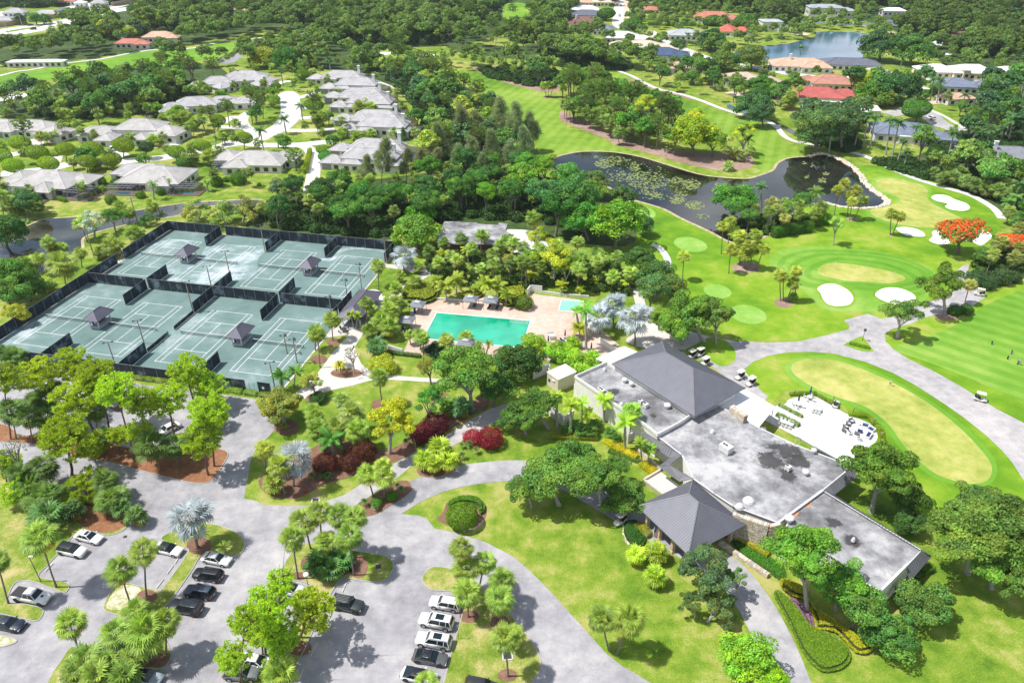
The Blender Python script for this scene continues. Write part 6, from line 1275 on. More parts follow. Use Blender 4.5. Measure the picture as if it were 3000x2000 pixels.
def bag(c,r_,x,y,label):
 p=g(*t1(c,r_,x,y));p.z=.05;root=empty('golf_bag',p,rnd.uniform(0,6),label,'golf bag','golf bags on the practice range');MB().tube((0,0,0),(.2,.05,.85),.14,.16,n=10).build('bag',SEAT,root)
 MB().tube((0,0,.6),(-.3,.3,0),.015,n=4).tube((0,0,.6),(-.3,-.3,0),.015,n=4).build('stand_legs',GALV,root)
 for i in range(4): MB().tube((.2+.03*i,.05-.04*i,.85),(.25+.04*i,.08-.06*i,1.1),.012,n=4).box((.25+.04*i,.08-.06*i,1.12),(.09,.05,.05)).build('club',GALV,root)
bag(3,2,2058,30,'dark golf bag on the practice range, topmost of four');bag(3,2,2235,115,'dark golf bag on the range, right one of the middle pair');bag(3,2,2198,162,'dark golf bag on the range, left one of the middle pair');bag(3,2,2290,212,'dark golf bag beside the person on the range')
# ---------------- pool furniture ----------------
CANV=plain('grey_canvas',(.2,.21,.24),.8);CANV2=plain('light_canvas',(.42,.43,.46),.8);NAVY=plain('navy_cushion',(.01,.025,.12),.8);WIRE=plain('white_metal',(.7,.7,.7),.45,noise_amt=.03)
def gazebo(c,r_,x,y,ang,label,w_=3.6,d_=3.4):
 p=g(*t1(c,r_,x,y));p.z=.05;root=empty('gazebo',p,R(ang),label,'gazebo','grey canvas gazebos round the pool')
 for xx in (-w_/2+.15,w_/2-.15):
  for yy in (-d_/2+.15,d_/2-.15): MB().tube((xx,yy,0),(xx,yy,2.3),.05,n=6).build('post',DARKM,root)
 o,_,_=hip(root,[(-w_/2,-d_/2,2.3),(w_/2,-d_/2,2.3),(w_/2,d_/2,2.3),(-w_/2,d_/2,2.3)],.75,CANV,None,0,'canopy',.2,inset=1.3,caps=False)
 hip(root,[(-.75,-.65,3.0),(.75,-.65,3.0),(.75,.65,3.0),(-.75,.65,3.0)],.35,CANV2,None,0,'top_canopy',.08,caps=False);return root
gazebo(1,1,1490,1300,-12,'grey gazebo at the far left corner of the pool');gazebo(1,1,1390,1445,-12,'grey gazebo beside the left side of the pool');gazebo(1,1,1975,1250,-12,'grey gazebo behind the pool, left one of the two');gazebo(1,1,2160,1258,-12,'grey gazebo behind the pool, right one of the two');gazebo(1,2,1930,85,-12,'grey gazebo at the near side of the pool under palms')
def lounger(c,r_,x,y,ang,label):
 p=g(*t1(c,r_,x,y));p.z=.05;root=empty('sun_lounger',p,R(ang),label,'sun lounger','navy sun loungers by the pool')
 f=MB();f.box((.0,0,.28),(1.3,.66,.05));f.build('frame',WIRE,root);MB().box((0,0,.34),(1.3,.6,.07)).build('cushion',NAVY,root);m=MB();m.add([(-.65,-.3,.32),(-.65,.3,.32),(-1.15,.3,.78),(-1.15,-.3,.78),(-.65,-.3,.38),(-.65,.3,.38),(-1.13,.3,.84),(-1.13,-.3,.84)],[(3,2,1,0),(4,5,6,7),(0,1,5,4),(2,3,7,6),(1,2,6,5),(3,0,4,7)]);m.build('backrest',NAVY,root)
 for xx in (-.55,.55):
  for yy in (-.28,.28): MB().tube((xx,yy,0),(xx,yy,.28),.025,n=5).build('leg',WIRE,root)
lounger(1,1,2003,1255,-110,'navy lounger under the left gazebo behind the pool');lounger(1,1,2137,1270,-110,'navy lounger, left one under the right gazebo behind the pool');lounger(1,1,2208,1280,-110,'navy lounger, right one under the right gazebo behind the pool')
lounger(1,1,1460,1310,-80,'navy lounger under the far left gazebo');lounger(1,1,1360,1475,-60,'navy lounger under the gazebo left of the pool')
for i,(x,y) in enumerate(((705,100),(745,105),(770,118))): lounger(2,2,x,y,60,'navy chair by the closed umbrella on the club pool deck, %s of three'%('leftmost','middle one','rightmost')[i])
for i,(x,y) in enumerate(((480,8),(520,5),(560,3))): lounger(2,2,x,y,-30,'blue and white chair above the sea grape bushes, %s of three'%('leftmost','middle one','rightmost')[i])
def umbrella(c,r_,x,y,label,h=2.9):
 p=g(*t1(c,r_,x,y));p.z=.06;root=empty('closed_umbrella',p,0,label,'umbrella','closed navy umbrellas');MB().tube((0,0,0),(0,0,h),.03,n=6).build('pole',WIRE,root);MB().lathe([(.03,h+.1),(.08,h-.1),(.17,h-.9),(.2,h-1.5),(.12,h-1.6)],8).build('folded_canopy',NAVY,root);MB().lathe([(.3,0),(.3,.08),(.06,.12)],12).build('base',DARKM,root)
umbrella(2,1,485,1560,'closed navy umbrella on the pool deck beside the white table');umbrella(2,2,725,110,'closed navy umbrella by the three navy chairs below the pool deck');umbrella(2,2,332,45,'closed navy umbrella behind the sea grape bushes');umbrella(3,2,375,520,'closed navy umbrella at the top table of the dining terrace');umbrella(3,2,268,590,'closed navy umbrella at the left table of the dining terrace')
def tableset(c,r_,x,y,a,b2,n,ang,label,top=None,seatm=None,grp='tables on the terraces'):
 p=g(*t1(c,r_,x,y));p.z=.056;root=empty('dining_table',p,R(ang),label,'table',grp);mt=top or WIRE
 if b2: MB().box((0,0,.74),(a,b2,.05)).build('table_top',mt,root)
 else: MB().lathe([(a/2,.72),(a/2,.77)],20).build('table_top',mt,root)
 for sx in (-1,1):
  for sy in (-1,1): MB().tube((sx*a*.32,sy*(b2 or a)*.32,0),(sx*a*.32,sy*(b2 or a)*.32,.73),.03,n=5).build('leg',WIRE,root)
 for i in range(n):
  if b2: k=n // 2;sx=-a/2+a*(i%k+.5)/k;sy=(1 if i<k else-1)*(b2/2+.35);rz=0 if i<k else math.pi
  else: t=2*math.pi*(i+.5)/n;sx,sy,rz=(a/2+.4)*math.cos(t),(a/2+.4)*math.sin(t),t-math.pi/2
  q=Vector((p.x,p.y,.056))+Matrix.Rotation(R(ang),3,'Z')@Vector((sx,sy,0));chair(q,R(ang)+rz,label,i,n,seatm)
CH={}
def chair(q,rz,tl,i,n,seatm=None):
 k='c'+str(seatm)
 if k not in CH: CH[k]=(MB().box((0,0,.44),(.46,.46,.05)).mesh('seat',seatm or WIRE),MB().box((0,.22,.7),(.46,.04,.48)).mesh('backrest',seatm or WIRE),MB().tube((0,0,0),(0,0,.44),.018,n=4).mesh('leg',WIRE))
 tl=' '.join(tl.split()[:8]);root=empty('chair',q,rz,'chair at the '+tl,'chair','chairs at the '+tl)
 kid('seat',CH[k][0],root);kid('backrest',CH[k][1],root)
 for sx in (-.19,.19):
  for sy in (-.19,.19): kid('leg',CH[k][2],root,(sx,sy,0))
tableset(3,2,375,535,1.1,0,4,0,'round white table with closed umbrella at the top of the dining terrace');tableset(3,2,272,600,1.1,0,4,20,'round white table with closed umbrella at the left of the dining terrace');tableset(3,2,440,640,1.9,1.2,6,-28,'rectangular white table in the middle of the dining terrace')
tableset(3,2,155,770,3.,.9,8,-35,'long white table beside the hedge under the awning edge');tableset(2,1,365,1535,1.5,1.0,6,10,'white table on the pool deck left of the umbrella');tableset(1,1,808,1478,1.6,0,4,0,'round dark table on the patio below the long shelter',DARKM,DARKM)
tableset(2,1,510,1590,1.0,.8,4,10,'small white table on the pool deck right of the umbrella')
WICK=plain('wicker_grey',(.12,.12,.14),.9,noise_amt=.3,scale=6)
def armchair(c,r_,x,y,ang,label,w_=.95,cush=NAVY,fr=WICK):
 p=g(*t1(c,r_,x,y));p.z=.056;root=empty('lounge_chair',p,R(ang),label,'armchair','lounge seats on the round terrace');MB().box((0,0,.22),(w_,.85,.3)).build('base',fr,root);MB().box((0,.4,.55),(w_,.14,.5)).build('backrest',fr,root);MB().box((0,-.03,.42),(w_-.2,.68,.12)).build('cushion',cush,root)
 for sg in (-1,1): MB().box((sg*(w_/2-.06),0,.45),(.12,.85,.25)).build('armrest',fr,root)
for i,(x,y,a) in enumerate(((765,745,-40),(735,770,5),(712,800,30),(705,830,60))): armchair(3,2,x,y,a+60,'grey wicker lounge chair in the curved terrace row, '+('topmost of four','second from the top of four','third from the top of four','lowest of four')[i],cush=CANV2)
armchair(3,2,890,785,-30,'navy cushioned white lounge chair, topmost on the right side of the round terrace',1.3,fr=WIRE);armchair(3,2,945,820,-60,'navy cushioned white lounge chair, middle of the right side of the round terrace',1.3,fr=WIRE);armchair(3,2,920,875,-130,'long navy sofa at the low end of the round terrace',2.,fr=WIRE);armchair(3,2,830,905,180,'navy seat beside the awning edge on the round terrace',.9,fr=WIRE);armchair(3,2,740,850,110,'navy and white seat below the wicker row',1.,fr=WIRE)
for x,y,lb,m_ in ((812,855,'grey wicker cube table on the round terrace',WICK),(842,835,'navy topped cube table on the round terrace',NAVY),(848,770,'small white side table on the round terrace',WIRE)):
 p=g(*t1(3,2,x,y));p.z=.056;root=empty('side_table',p,R(-35),lb,'table');MB().box((0,0,.42),(.9 if m_!=WIRE else .55,.8 if m_!=WIRE else .5,.05)).build('table_top',m_,root)
 for sx in (-.3,.3):
  for sy in (-.28,.28): MB().box((sx*(.7 if m_==WIRE else 1),sy*(.7 if m_==WIRE else 1),.2),(.1,.1,.4)).build('leg',m_,root)
# ---------------- poles, lamps, signs, small things ----------------
def lamp(c,r_,bx,by,ty,label,kind=0,tx=None):
 B=g(*t1(c,r_,bx,by));tp=t1(c,r_,tx or bx,ty);h=max(1.2,onplane(tp[0],tp[1],B.y).z);B.z=.05;root=empty('lamp_post',B,0,label,'lamp post','lamp posts')
 MB().tube((0,0,0),(0,0,h-.1),.07,.045,n=7).build('post',DARKM,root)
 if kind==0: MB().box((0,0,h-.1),(.22,.22,.4)).build('lantern',GREYP,root)
 elif kind==1: MB().lathe([(.1,h-.5),(.38,h-.35),(.4,h-.1),(.25,h)],14).build('lamp_head',WHITEP,root)
 elif kind==2: MB().box((.35,0,h-.05),(.7,.3,.15)).build('lamp_head',WHITEP,root)
 else: MB().lathe([(.1,h-.3),(.3,h-.1),(.28,h+.35),(.1,h+.5)],12).build('lamp_head',DARKM,root)
lamp(0,3,380,640,405,'slim parking lot lamp beside the left palm pair',2);lamp(1,3,497,755,565,'dark lamp post with pale round head among the pines',1);lamp(3,2,865,-5,-100,'dark lantern post on the grass triangle of the cart road',3)
lamp(3,2,238,500,445,'terrace lamp at the upper left of the dining terrace');lamp(3,2,588,575,508,'terrace lamp right of the dining terrace hedge');lamp(3,2,775,670,605,'terrace lamp between the two terraces');lamp(3,2,962,785,710,'terrace lamp behind the navy lounge chairs');lamp(3,2,1030,915,840,'terrace lamp at the low end of the round terrace');lamp(1,1,1970,1120,1035,'lamp among the coconut palms behind the pool');lamp(2,1,75,1200,1090,'lamp post behind the pool steps');lamp(1,1,1290,560,480,'lamp post by the palm grove path')
for c,r_,x,y,ty,lb in ((0,1,870,805,500,'leaning power pole at the canal, nearer one'),(0,1,1268,492,240,'power pole at the canal, farther one'),(1,1,1935,380,240,'power pole above the flat roofed building'),(2,1,28,420,225,'power pole with crossarms in the dark trees'),(0,0,260,165,45,'steel pole by the sound wall'),(0,0,205,240,140,'street light pole left of the round trees'),(0,0,85,335,215,'street light at the near edge of the highway'),(0,0,1000,100,0,'tall pole at the far bend of the highway'),(0,0,720,60,0,'tall pole behind the sound wall')):
 B=g(*t1(c,r_,x,y));h=max(7,onplane(*t1(c,r_,x-10,ty),B.y).z);root=empty('utility_pole',B,R(35),lb,'pole','utility poles');MB().tube((0,0,0),(0,0,h),.2,.12).build('pole',PALE if r_==1 else GALV,root);MB().box((0,0,h-.5),(2.4,.12,.14)).build('crossarm',GREYP,root)
 if r_==1: MB().box((0,0,h-1.4),(2.4,.12,.14)).build('crossarm',GREYP,root)
def wires(p,q,hz_,n,label,sag=1.5):
 a,b_=g(*p),g(*q);root=empty('power_line',a,0,label,'cable','overhead power lines')
 for i in range(n):
  z0=hz_-.35*i;o_=Vector((.35*i,.2*i,0));pts=[(b_-a)*(k/14)+o_+Vector((0,0,z0-sag*4*(k/14)*(1-k/14))) for k in range(15)];MB().path(pts,.016,4).build('wire',DARKM,root)
wires((-60,700),t1(0,1,870,805),10.5,4,'bundle of power wires over the canal at the left');wires(t1(0,1,870,805),t1(0,1,1268,492),11,3,'power wires between the two canal poles');wires(t1(0,1,1268,492),t1(1,1,1935,380),12,2,'long power wires above the willowy trees');wires(t1(1,1,1935,380),t1(2,1,28,420),11,3,'power wires above the flat roofed building');wires(t1(2,1,28,420),t1(2,1,900,300),11,2,'power wires vanishing into the dark trees')
# flag pole with flag
B=g(*t1(2,3,1262,470));h=onplane(*t1(2,3,1290,140),B.y).z;root=empty('flag_pole',B,0,'white flag pole with a small hanging flag of stars and stripes by the pavilion','flag');MB().tube((0,0,0),(0,0,h),.07,.04).build('pole',WHITEP,root)
fm=MB();n_=9
for i in range(n_): fm.cm=0 if i%2==0 else 1;x0=.05+.07*i;fm.add([(x0,.03*math.sin(i),h-1.9-.05*i),(x0+.07,.03*math.sin(i+1),h-1.95-.05*i),(x0+.07,.03*math.sin(i+1),h-.25-.04*i),(x0,.03*math.sin(i),h-.2-.04*i)],[(0,1,2,3)])
fm.cm=2;fm.box((.2,0,h-.6),(.34,.1,.7));fm.build('flag',[plain('flag_red',(.5,.02,.03),.8),WHITEP,plain('flag_blue',(.02,.05,.25),.8)],root)
def signp(c,r_,x,y,ty,label,colr=None):
 B=g(*t1(c,r_,x,y));h=max(1.6,onplane(*t1(c,r_,x,ty),B.y).z);B.z=.1;root=empty('parking_sign',B,R(20),label,'sign');MB().tube((0,0,0),(0,0,h),.03,n=5).build('post',DARKM,root);MB().box((0,-.05,h-.2),(.34,.03,.5)).build('sign_plate',colr or MATS['blue_plastic'],root);MB().box((0,-.07,h-.16),(.1,.01,.2)).build('symbol',WHITEP,root)
signp(1,3,718,690,570,'small blue parking sign on the palm island');signp(1,3,1860,1165,1040,'thin sign beside the white suvs',GREYP)
# concrete wheel stops
WS=plain('wheel_stop',(.5,.49,.47),.85);wsm=MB().box((0,0,.075),(1.8,.16,.15),taper=.92).mesh('wheel_stop',WS)
def wstop(c,r_,p,q,label):
 a,b_=g(*t1(c,r_,*p)),g(*t1(c,r_,*q));d=b_-a;o=meshobj('wheel_stop',wsm,None,((a.x+b_.x)/2,(a.y+b_.y)/2,.012));o.rotation_euler=(0,0,math.atan2(d.y,d.x));tag(o,label,'wheel stop','concrete wheel stops')
wstop(0,3,(1640,420),(1620,455),'concrete wheel stop at the nose of the white sedan by the silver palm');wstop(0,3,(1595,490),(1535,570),'concrete wheel stop, upper one of the empty bays');wstop(0,3,(1500,620),(1440,700),'concrete wheel stop, lower one of the empty bays');wstop(0,3,(1070,1180),(1010,1255),'concrete wheel stop under the left crown of the palm cluster')
wstop(0,3,(490,470),(415,550),'pale wheel stop at the corner of the left grass verge');wstop(1,3,(825,665),(798,725),'wheel stop in front of the boxy off-roader bay');wstop(1,3,(490,720),(445,800),'wheel stop beside the round headed lamp');wstop(1,3,(553,1225),(505,1315),'wheel stop in the tree shadow, upper one');wstop(1,3,(440,1430),(400,1530),'wheel stop in the tree shadow, lower one');wstop(1,3,(690,940),(655,1010),'wheel stop at the pine edge beside the off-roader')
for i,(x0,y0) in enumerate(((1225,385),(1400,410),(1560,425),(1840,460),(2210,530),(2320,555))): wstop(0,2,(x0,y0),(x0+85,y0+14),'wheel stop along the front court hedge, %s from the left'%ORD[i])
# drains, hydrant, manholes
def drain(c,r_,x,y,s,label,rim=True):
 p=g(*t1(c,r_,x,y));p.z=.14 if c==1 and r_==3 else .05;root=empty('storm_drain',p,.1,label,'drain','storm drains')
 if rim:
  for a,b2,l1,l2 in ((0,s/2,s,.18),(0,-s/2,s,.18),(s/2,0,.18,s),(-s/2,0,.18,s)): MB().box((a,b2,0),(l1,l2,.08)).build('rim',CONC,root)
 MB().box((0,0,-.01),(s*.9,s*.9,.05)).build('grate',DARKM,root)
drain(1,2,548,1460,1.2,'square concrete storm drain on the grass beside the garden drive');drain(1,3,1125,500,.9,'dark square drain on the palm island',False);drain(1,3,2310,1320,1.3,'square concrete drain box on the palm strip');drain(0,3,1150,225,.6,'round dark manhole beside the pine straw',False)
root=empty('fire_hydrant',g(*t1(1,2,445,1395))+Vector((0,0,.05)),0,'red fire hydrant on the mulch bed by the silver palm','hydrant');HR=plain('hydrant_red',(.5,.01,.02),.4);MB().lathe([(.16,0),(.16,.08),(.11,.1),(.11,.55),(.15,.58),(.13,.7),(.05,.8)],10).build('body',HR,root);MB().tube((-.2,0,.42),(.2,0,.42),.06).build('outlet',HR,root)
# flags on the greens
for i,(c,r_,x,y,ty) in enumerate(((3,1,1140,1000,935),(3,1,868,945,890),(3,1,602,905,850),(3,1,1540,465,418))):
 B=g(*t1(c,r_,x,y));B.z=.06;root=empty('pin_flag',B,0,'thin flagstick on the '+('oval practice green, rightmost of three','oval practice green, middle one of three','oval practice green, leftmost of three','large green beside the pond')[i],'flagstick');MB().tube((0,0,0),(0,0,2.2),.03,n=5).build('stick',WHITEP,root);MB().box((.2,0,2.05),(.38,.02,.26)).build('pennant',WHITEP,root)
for i,(x,y) in enumerate(((478,222),(768,292),(490,338),(898,480),(1240,600),(1340,815),(1560,745),(1652,1015),(1868,1280))):
 B=g(*t1(3,2,x,y));B.z=.06;root=empty('hole_marker',B,0,'short hole marker on the long putting green, %s from the far end'%ORD[i],'hole marker','hole markers on the putting green');MB().tube((0,0,0),(0,0,.7),.025,n=5).build('pin',WHITEP,root);MB().box((.05,0,.62),(.14,.03,.14)).build('number_tag',WHITEP,root)
# rocks along the pond bank
rk=[]
for s_ in range(4):
 bm=bmesh.new();bmesh.ops.create_icosphere(bm,subdivisions=1,radius=.5)
 for v_ in bm.verts: v_.co*=1+.35*noise.noise(v_.co*2.3+Vector((s_*7,0,0)));v_.co.z*=.6
 me=bpy.data.meshes.new('bank_stone');bm.to_mesh(me);bm.free();me.materials.append(STONE[s_%3]);rk.append(me)
stn=[]
def rocks(pts,nacross,n,label,sz=1.):
 P=catmull([g(*p).xy for p in pts],False,12);root=empty('stone_bank',(P[0].x,P[0].y,0),0,label,'stones');b_m=MB();cnt=0
 for i in range(n):
  t=i/n*(len(P)-1.01);k=int(t);p=P[k].lerp(P[k+1],t-k);d=(P[k+1]-P[k]).normalized();q=p+Vector((-d.y,d.x))*rnd.uniform(-nacross,nacross);o=kid('stone',rk[rnd.randrange(4)],root,(q.x-P[0].x,q.y-P[0].y,rnd.uniform(.05,.15)))
  s=sz*rnd.uniform(.6,1.5);o.scale=(s*rnd.uniform(.8,1.3),s,s);o.rotation_euler=(rnd.uniform(-.2,.2),rnd.uniform(-.2,.2),rnd.uniform(0,6))
rocks(T(3,1,[700,-80,770,-40,840,30,890,110,945,165,1010,215,1075,255,1105,290,1080,315]),1.0,260,'pale boulder bank along the right shore of the pond');rocks(T(3,1,[1080,315,960,345,840,348,700,338,580,312,490,290]),.35,120,'thin line of pale stones along the near shore of the dark bay');rocks(T(3,0,[370,1440,480,1410,560,1430,640,1455,700,1490]),.9,80,'pale boulders at the mouth of the creek under the trees')
# lily pads
LILY=plain('lily_pad',(.2,.25,.075),.6,noise_amt=.3,scale=1.5);lp=MB()
def pads(cx,cy,rx,ry,n,c=2,r_=1):
 for _ in range(n):
  a=rnd.uniform(0,6.28);q=math.sqrt(rnd.random());p=g(*t1(c,r_,cx+rx*q*math.cos(a),cy+ry*q*math.sin(a)));s=rnd.uniform(.15,.48)
  lp.add([(p.x+s*rnd.uniform(.7,1.2)*math.cos(t),p.y+s*rnd.uniform(.7,1.2)*math.sin(t),.066+rnd.uniform(0,.01)) for t in [k*2*math.pi/7+.3 for k in range(7)]],[tuple(range(7))])
for a in ((1000,60,200,40,130),(1250,90,200,80,300),(1500,90,70,30,60),(1640,130,90,50,140),(1250,190,60,40,60),(1330,230,60,30,50),(1520,270,80,40,90),(1680,320,90,40,120),(1560,200,60,40,30),(1750,420,60,25,25),(1900,125,35,18,25),(1850,170,20,20,10),(850,-60,90,40,160),(1130,-30,50,40,60),(950,-100,150,30,100),(770,-125,30,12,15),(1400,170,300,120,90),(1100,0,300,80,100),(2710,60,25,20,12),(2850,90,40,25,35),(2880,30,30,20,18),(2680,-70,25,12,10),(2760,-40,25,10,10)): pads(*a)
o=lp.build('lily_pads',LILY);tag(o,'yellow green lily pads floating on the golf pond','lily pads',kind='stuff')
lp=MB();
for a in ((60,780,100,25,260),(200,800,150,30,200),(100,850,120,12,120)): pads(*a,c=0,r_=0)
for a in ((2250,450,130,40,300),(2400,440,100,40,260),(2700,420,60,30,120)): pads(*a,c=0,r_=0)
o=lp.build('lily_pads',plain('pale_lily_pad',(.42,.36,.28),.8,noise_amt=.3,scale=1));tag(o,'pale brownish lily pads covering the far ponds','lily pads',kind='stuff')
# ---------------- trees and plants, nearest first ----------------
GP='sabal palms of the car park'
Y_=(.15,.19,.03)
for a in ((0,3,520,690,365,240,150,'tall sabal palm leaning over the left grass verge, between lamp and pickup truck'),(0,3,80,838,-30,450,100,'sabal palm cut by the left edge, above the navy coupe'),(0,3,1195,840,1110,545,130,'sabal palm on the sandy patch, left one of the pair by the empty bays'),
(0,3,1345,775,1340,370,125,'sabal palm in the mulch ring, right one of the pair by the empty bays'),(0,3,735,1290,640,1025,132,'lone sabal palm at the tip of the sandy verge'),(0,3,1280,1080,1240,900,105,'sabal palm in the median cluster, highest in the picture'),(0,3,1120,1330,1060,1110,130,'sabal palm on the left of the median cluster over a wheel stop'),
(0,3,1400,1380,1340,1110,190,'largest sabal palm in the middle of the median cluster'),(0,3,1530,1300,1600,1010,130,'sabal palm on the right of the median cluster beside the big black suv'),(1,3,385,612,335,240,115,'slim sabal palm at the left end of the palm island'),(1,3,505,340,440,90,130,'sabal palm at the back left of the palm island'),
(1,3,675,440,640,270,100,'short sabal palm in the middle of the palm island'),(1,3,900,580,850,230,120,'sabal palm with long trunk at the right of the palm island'),(1,3,780,400,760,30,110,'sabal palm at the back of the palm island, left of the crown pair'),(1,3,870,420,900,50,115,'sabal palm at the back right corner of the palm island'),(1,3,600,330,590,0,105,'sabal palm at the back of the palm island with darker crown'),
(1,3,1950,965,1935,740,130,'sabal palm over the tail of the top white suv'),(1,3,2040,720,2105,460,100,'sabal palm at the back of the palm strip beside the curved drive'),(1,3,1900,720,1885,340,105,'sabal palm at the back left of the palm strip, highest crown'),(1,3,1960,770,1930,520,125,'sabal palm in the middle of the strip cluster'),
(1,3,2250,1005,2235,800,125,'sabal palm with orange skirt on the palm strip'),(1,3,2330,860,2260,640,120,'sabal palm behind the orange skirted one on the strip'),(1,3,2315,1510,2290,1150,125,'sabal palm beside the square drain box on the strip'),(2,3,-20,1270,20,1130,95,'short sabal palm at the road edge of the strip'),
(2,3,888,1265,820,975,120,'left one of the two palms on the central lawn'),(2,3,965,1300,1075,985,140,'leaning right one of the two palms on the central lawn'),(1,3,200,1700,220,1500,150,'low palm at the bottom edge under the pines'),(1,3,1590,1760,1570,1580,110,'palm crown just entering the picture at the bottom')):
 spec('fan',*a,GP)
for x,y,r_,lb in ((800,1370,150,'bushy palm beside the sandy tip, topmost of the bottom thicket'),(1010,1400,130,'bushy palm in the bottom thicket below the wheel stop'),(900,1530,150,'bushy palm at the bottom edge of the thicket'),(1160,1520,140,'bushy palm in front of the silver blue sedan'),(700,1480,110,'bushy palm at the left of the bottom thicket'),(1230,1330,120,'dark bushy palm under the median cluster')):
 spec('fanlow',0,3,x,y+130,x,y,r_,lb,'bushy low palms of the car park',(.1,.16,.03))
for x,y,r_,lb in ((560,480,120,'dark saw palmetto clump in the middle of the palm island, left'),(680,530,110,'dark saw palmetto clump in the middle of the palm island, centre'),(780,440,110,'dark saw palmetto clump in the middle of the palm island, right'),(620,400,100,'dark saw palmetto clump at the back of the palm island')):
 spec('fanlow',1,3,x,y+60,x,y,r_,lb,'palmetto clumps',(.05,.12,.03))
spec('silver',0,3,1815,330,1760,60,190,'silver blue palm on the median head in a mulch ring')
# pines of the car park
GPI='tall pines of the car park';PC=(.22,.3,.02)
for a in ((0,2,560,760,330,300,190,'pine with dark curved trunk left of the light pole'),(0,2,770,560,650,210,185,'pine with rounded crown against the court fence'),(0,2,900,900,700,520,235,'broad pine in the middle of the left group'),(0,2,1000,800,900,320,190,'pine behind the broad middle pine'),(0,2,1230,1090,1080,450,200,'twin trunked pine in the centre of the pine island'),
(0,2,1310,980,1310,560,165,'slim pine over the hidden white car'),(0,2,1600,860,1530,530,190,'airy pine right of the hidden white car'),(0,2,1790,610,1720,270,185,'tall pine overlapping the courts'),(0,2,1870,620,1960,430,170,'pine leaning right beside the court fence'),(0,2,1970,1150,1920,640,200,'pine at the right end of the pine island'),
(0,2,1915,1230,1850,900,200,'low crowned pine hanging over the corner of the pine island'),(0,2,660,1230,620,880,260,'broad low pine with arching limbs above the entrance road'),(0,2,960,1050,880,960,130,'small pine beside the brown straw bed'),(0,2,1110,1030,1080,860,110,'young pine above the straw bed'),(0,2,890,1420,760,1330,200,'pine at the corner of the left verge over the road'),
(0,2,100,900,30,330,160,'pine at the far left edge by the courts'),(0,2,60,1290,40,1130,150,'pine with bare branches at the left edge'),(0,2,750,1568,600,1480,120,'low pine crown above the white crossover lot'),(0,2,300,1480,90,1360,170,'yellowish pine at the lower left corner of the grove'),(0,2,1250,1080,1280,820,130,'pine with low pads in front of the twin trunked pine'),
(1,3,90,1310,100,860,230,'pine over the hidden silver car on the strip'),(1,3,400,1150,500,900,230,'wide pine leaning toward the boxy off-roader'),(1,3,150,1350,230,640,140,'tall pine top beside the round headed lamp'),(1,3,60,1300,60,1100,170,'lower pine over the grey suv'),(1,3,220,1380,230,1130,180,'pine with reddish shade at the strip edge'),(0,3,2200,1568,2250,1000,160,'pine at the left side of the strip group'),(0,3,2250,1640,2150,1330,170,'pine at the lower left of the strip group'),(1,3,200,1500,180,1430,140,'small pine above the bottom palm')):
 spec('pine',*a,GPI,PC,tilt=.5)
GPD='dark palms under the pines'
for i,a in enumerate(((150,890,100,640,120),(300,920,260,700,110),(480,780,400,560,120),(500,900,430,700,110),(330,740,360,560,90),(620,740,510,440,80),(1470,1180,1400,970,150),(1640,1150,1590,960,110),(900,870,890,650,90),(980,1010,980,850,70),(500,1340,400,1160,130),(320,1470,280,1330,140),(1010,1440,970,1280,110),(1060,1560,1030,1450,140),(420,1568,380,1450,140),(200,1420,250,1200,90),(560,1560,480,1400,110),(170,260,130,150,110),(60,250,40,110,80),(1950,800,2050,680,110))):
 spec('fan',0,2,*a,'dark sabal palm in the shade of the car park pines',GPD,(.055,.105,.022))
for i,a in enumerate(((150,120,450,30,150),(440,60,600,-10,100),(880,50,930,-30,90),(1000,90,1050,40,100))): spec('fanlow',0,3,a[0]+300,a[1]+20,a[2],a[3],a[4],'dark low palm on the verge above the white sedan, %s from the left'%ORD[i],'dark low palms of the verge',(.05,.1,.03))
spec('bare',0,2,215,1280,110,950,140,'bare grey branched tree among the left pines')
# clipped hedge boxes along the courts
def hedgebox(c,r_,x0,y0,x1,y1,wd,h,label,colr=None,kind='hedge',grp='clipped hedges'):
 a,b_=g(*t1(c,r_,x0,y0)),g(*t1(c,r_,x1,y1));d=b_-a;Ln=d.length;n=max(1,round(Ln/max(2.2,wd)));root=empty('hedge',a,math.atan2(d.y,d.x),label,'hedge',grp)
 col_=[v*1.3 for v in (colr or (.2,.32,.012))]
 for i in range(n):
  cr=ARCH[kind][0];o=kid('foliage',cr[rnd.randrange(len(cr))],root,((i+.5)*Ln/n,0,h/2),[v*rnd.uniform(.93,1.07) for v in col_]);o.scale=(Ln/n/2*1.12,wd/2,h/2*1.05);o.rotation_euler=(0,0,math.pi*rnd.randrange(2))
hedgebox(0,2,1230,340,1600,385,1.4,.9,'bright clipped hedge along the front court fence behind the pines');hedgebox(0,2,1680,400,1850,420,1.3,.9,'bright hedge piece behind the tall pine');hedgebox(0,2,2115,455,2220,475,1.5,1.,'bright hedge block, left one beside the white notices');hedgebox(0,2,2255,480,2360,495,1.5,1.,'bright hedge block, middle one beside the white notices');hedgebox(1,2,40,505,130,510,1.5,1.,'bright hedge block, right one at the court corner')
hedgebox(0,1,720,275,870,235,1.6,1.6,'curved yellow hedge round the left screened pool, left run',(.2,.28,.02));hedgebox(0,1,870,235,955,170,1.6,1.6,'curved yellow hedge round the left screened pool, right run',(.2,.28,.02));hedgebox(0,1,540,270,610,290,1.4,1.4,'short green hedge left of the yellow curved one',(.12,.22,.02));hedgebox(0,1,1640,205,1870,180,1.2,1.2,'low yellow hedge in front of the second pool',(.3,.34,.02));hedgebox(1,0,455,1600,500,1400,1.8,2.,'tall yellow hedge along the drive by the wide house',(.24,.32,.01))
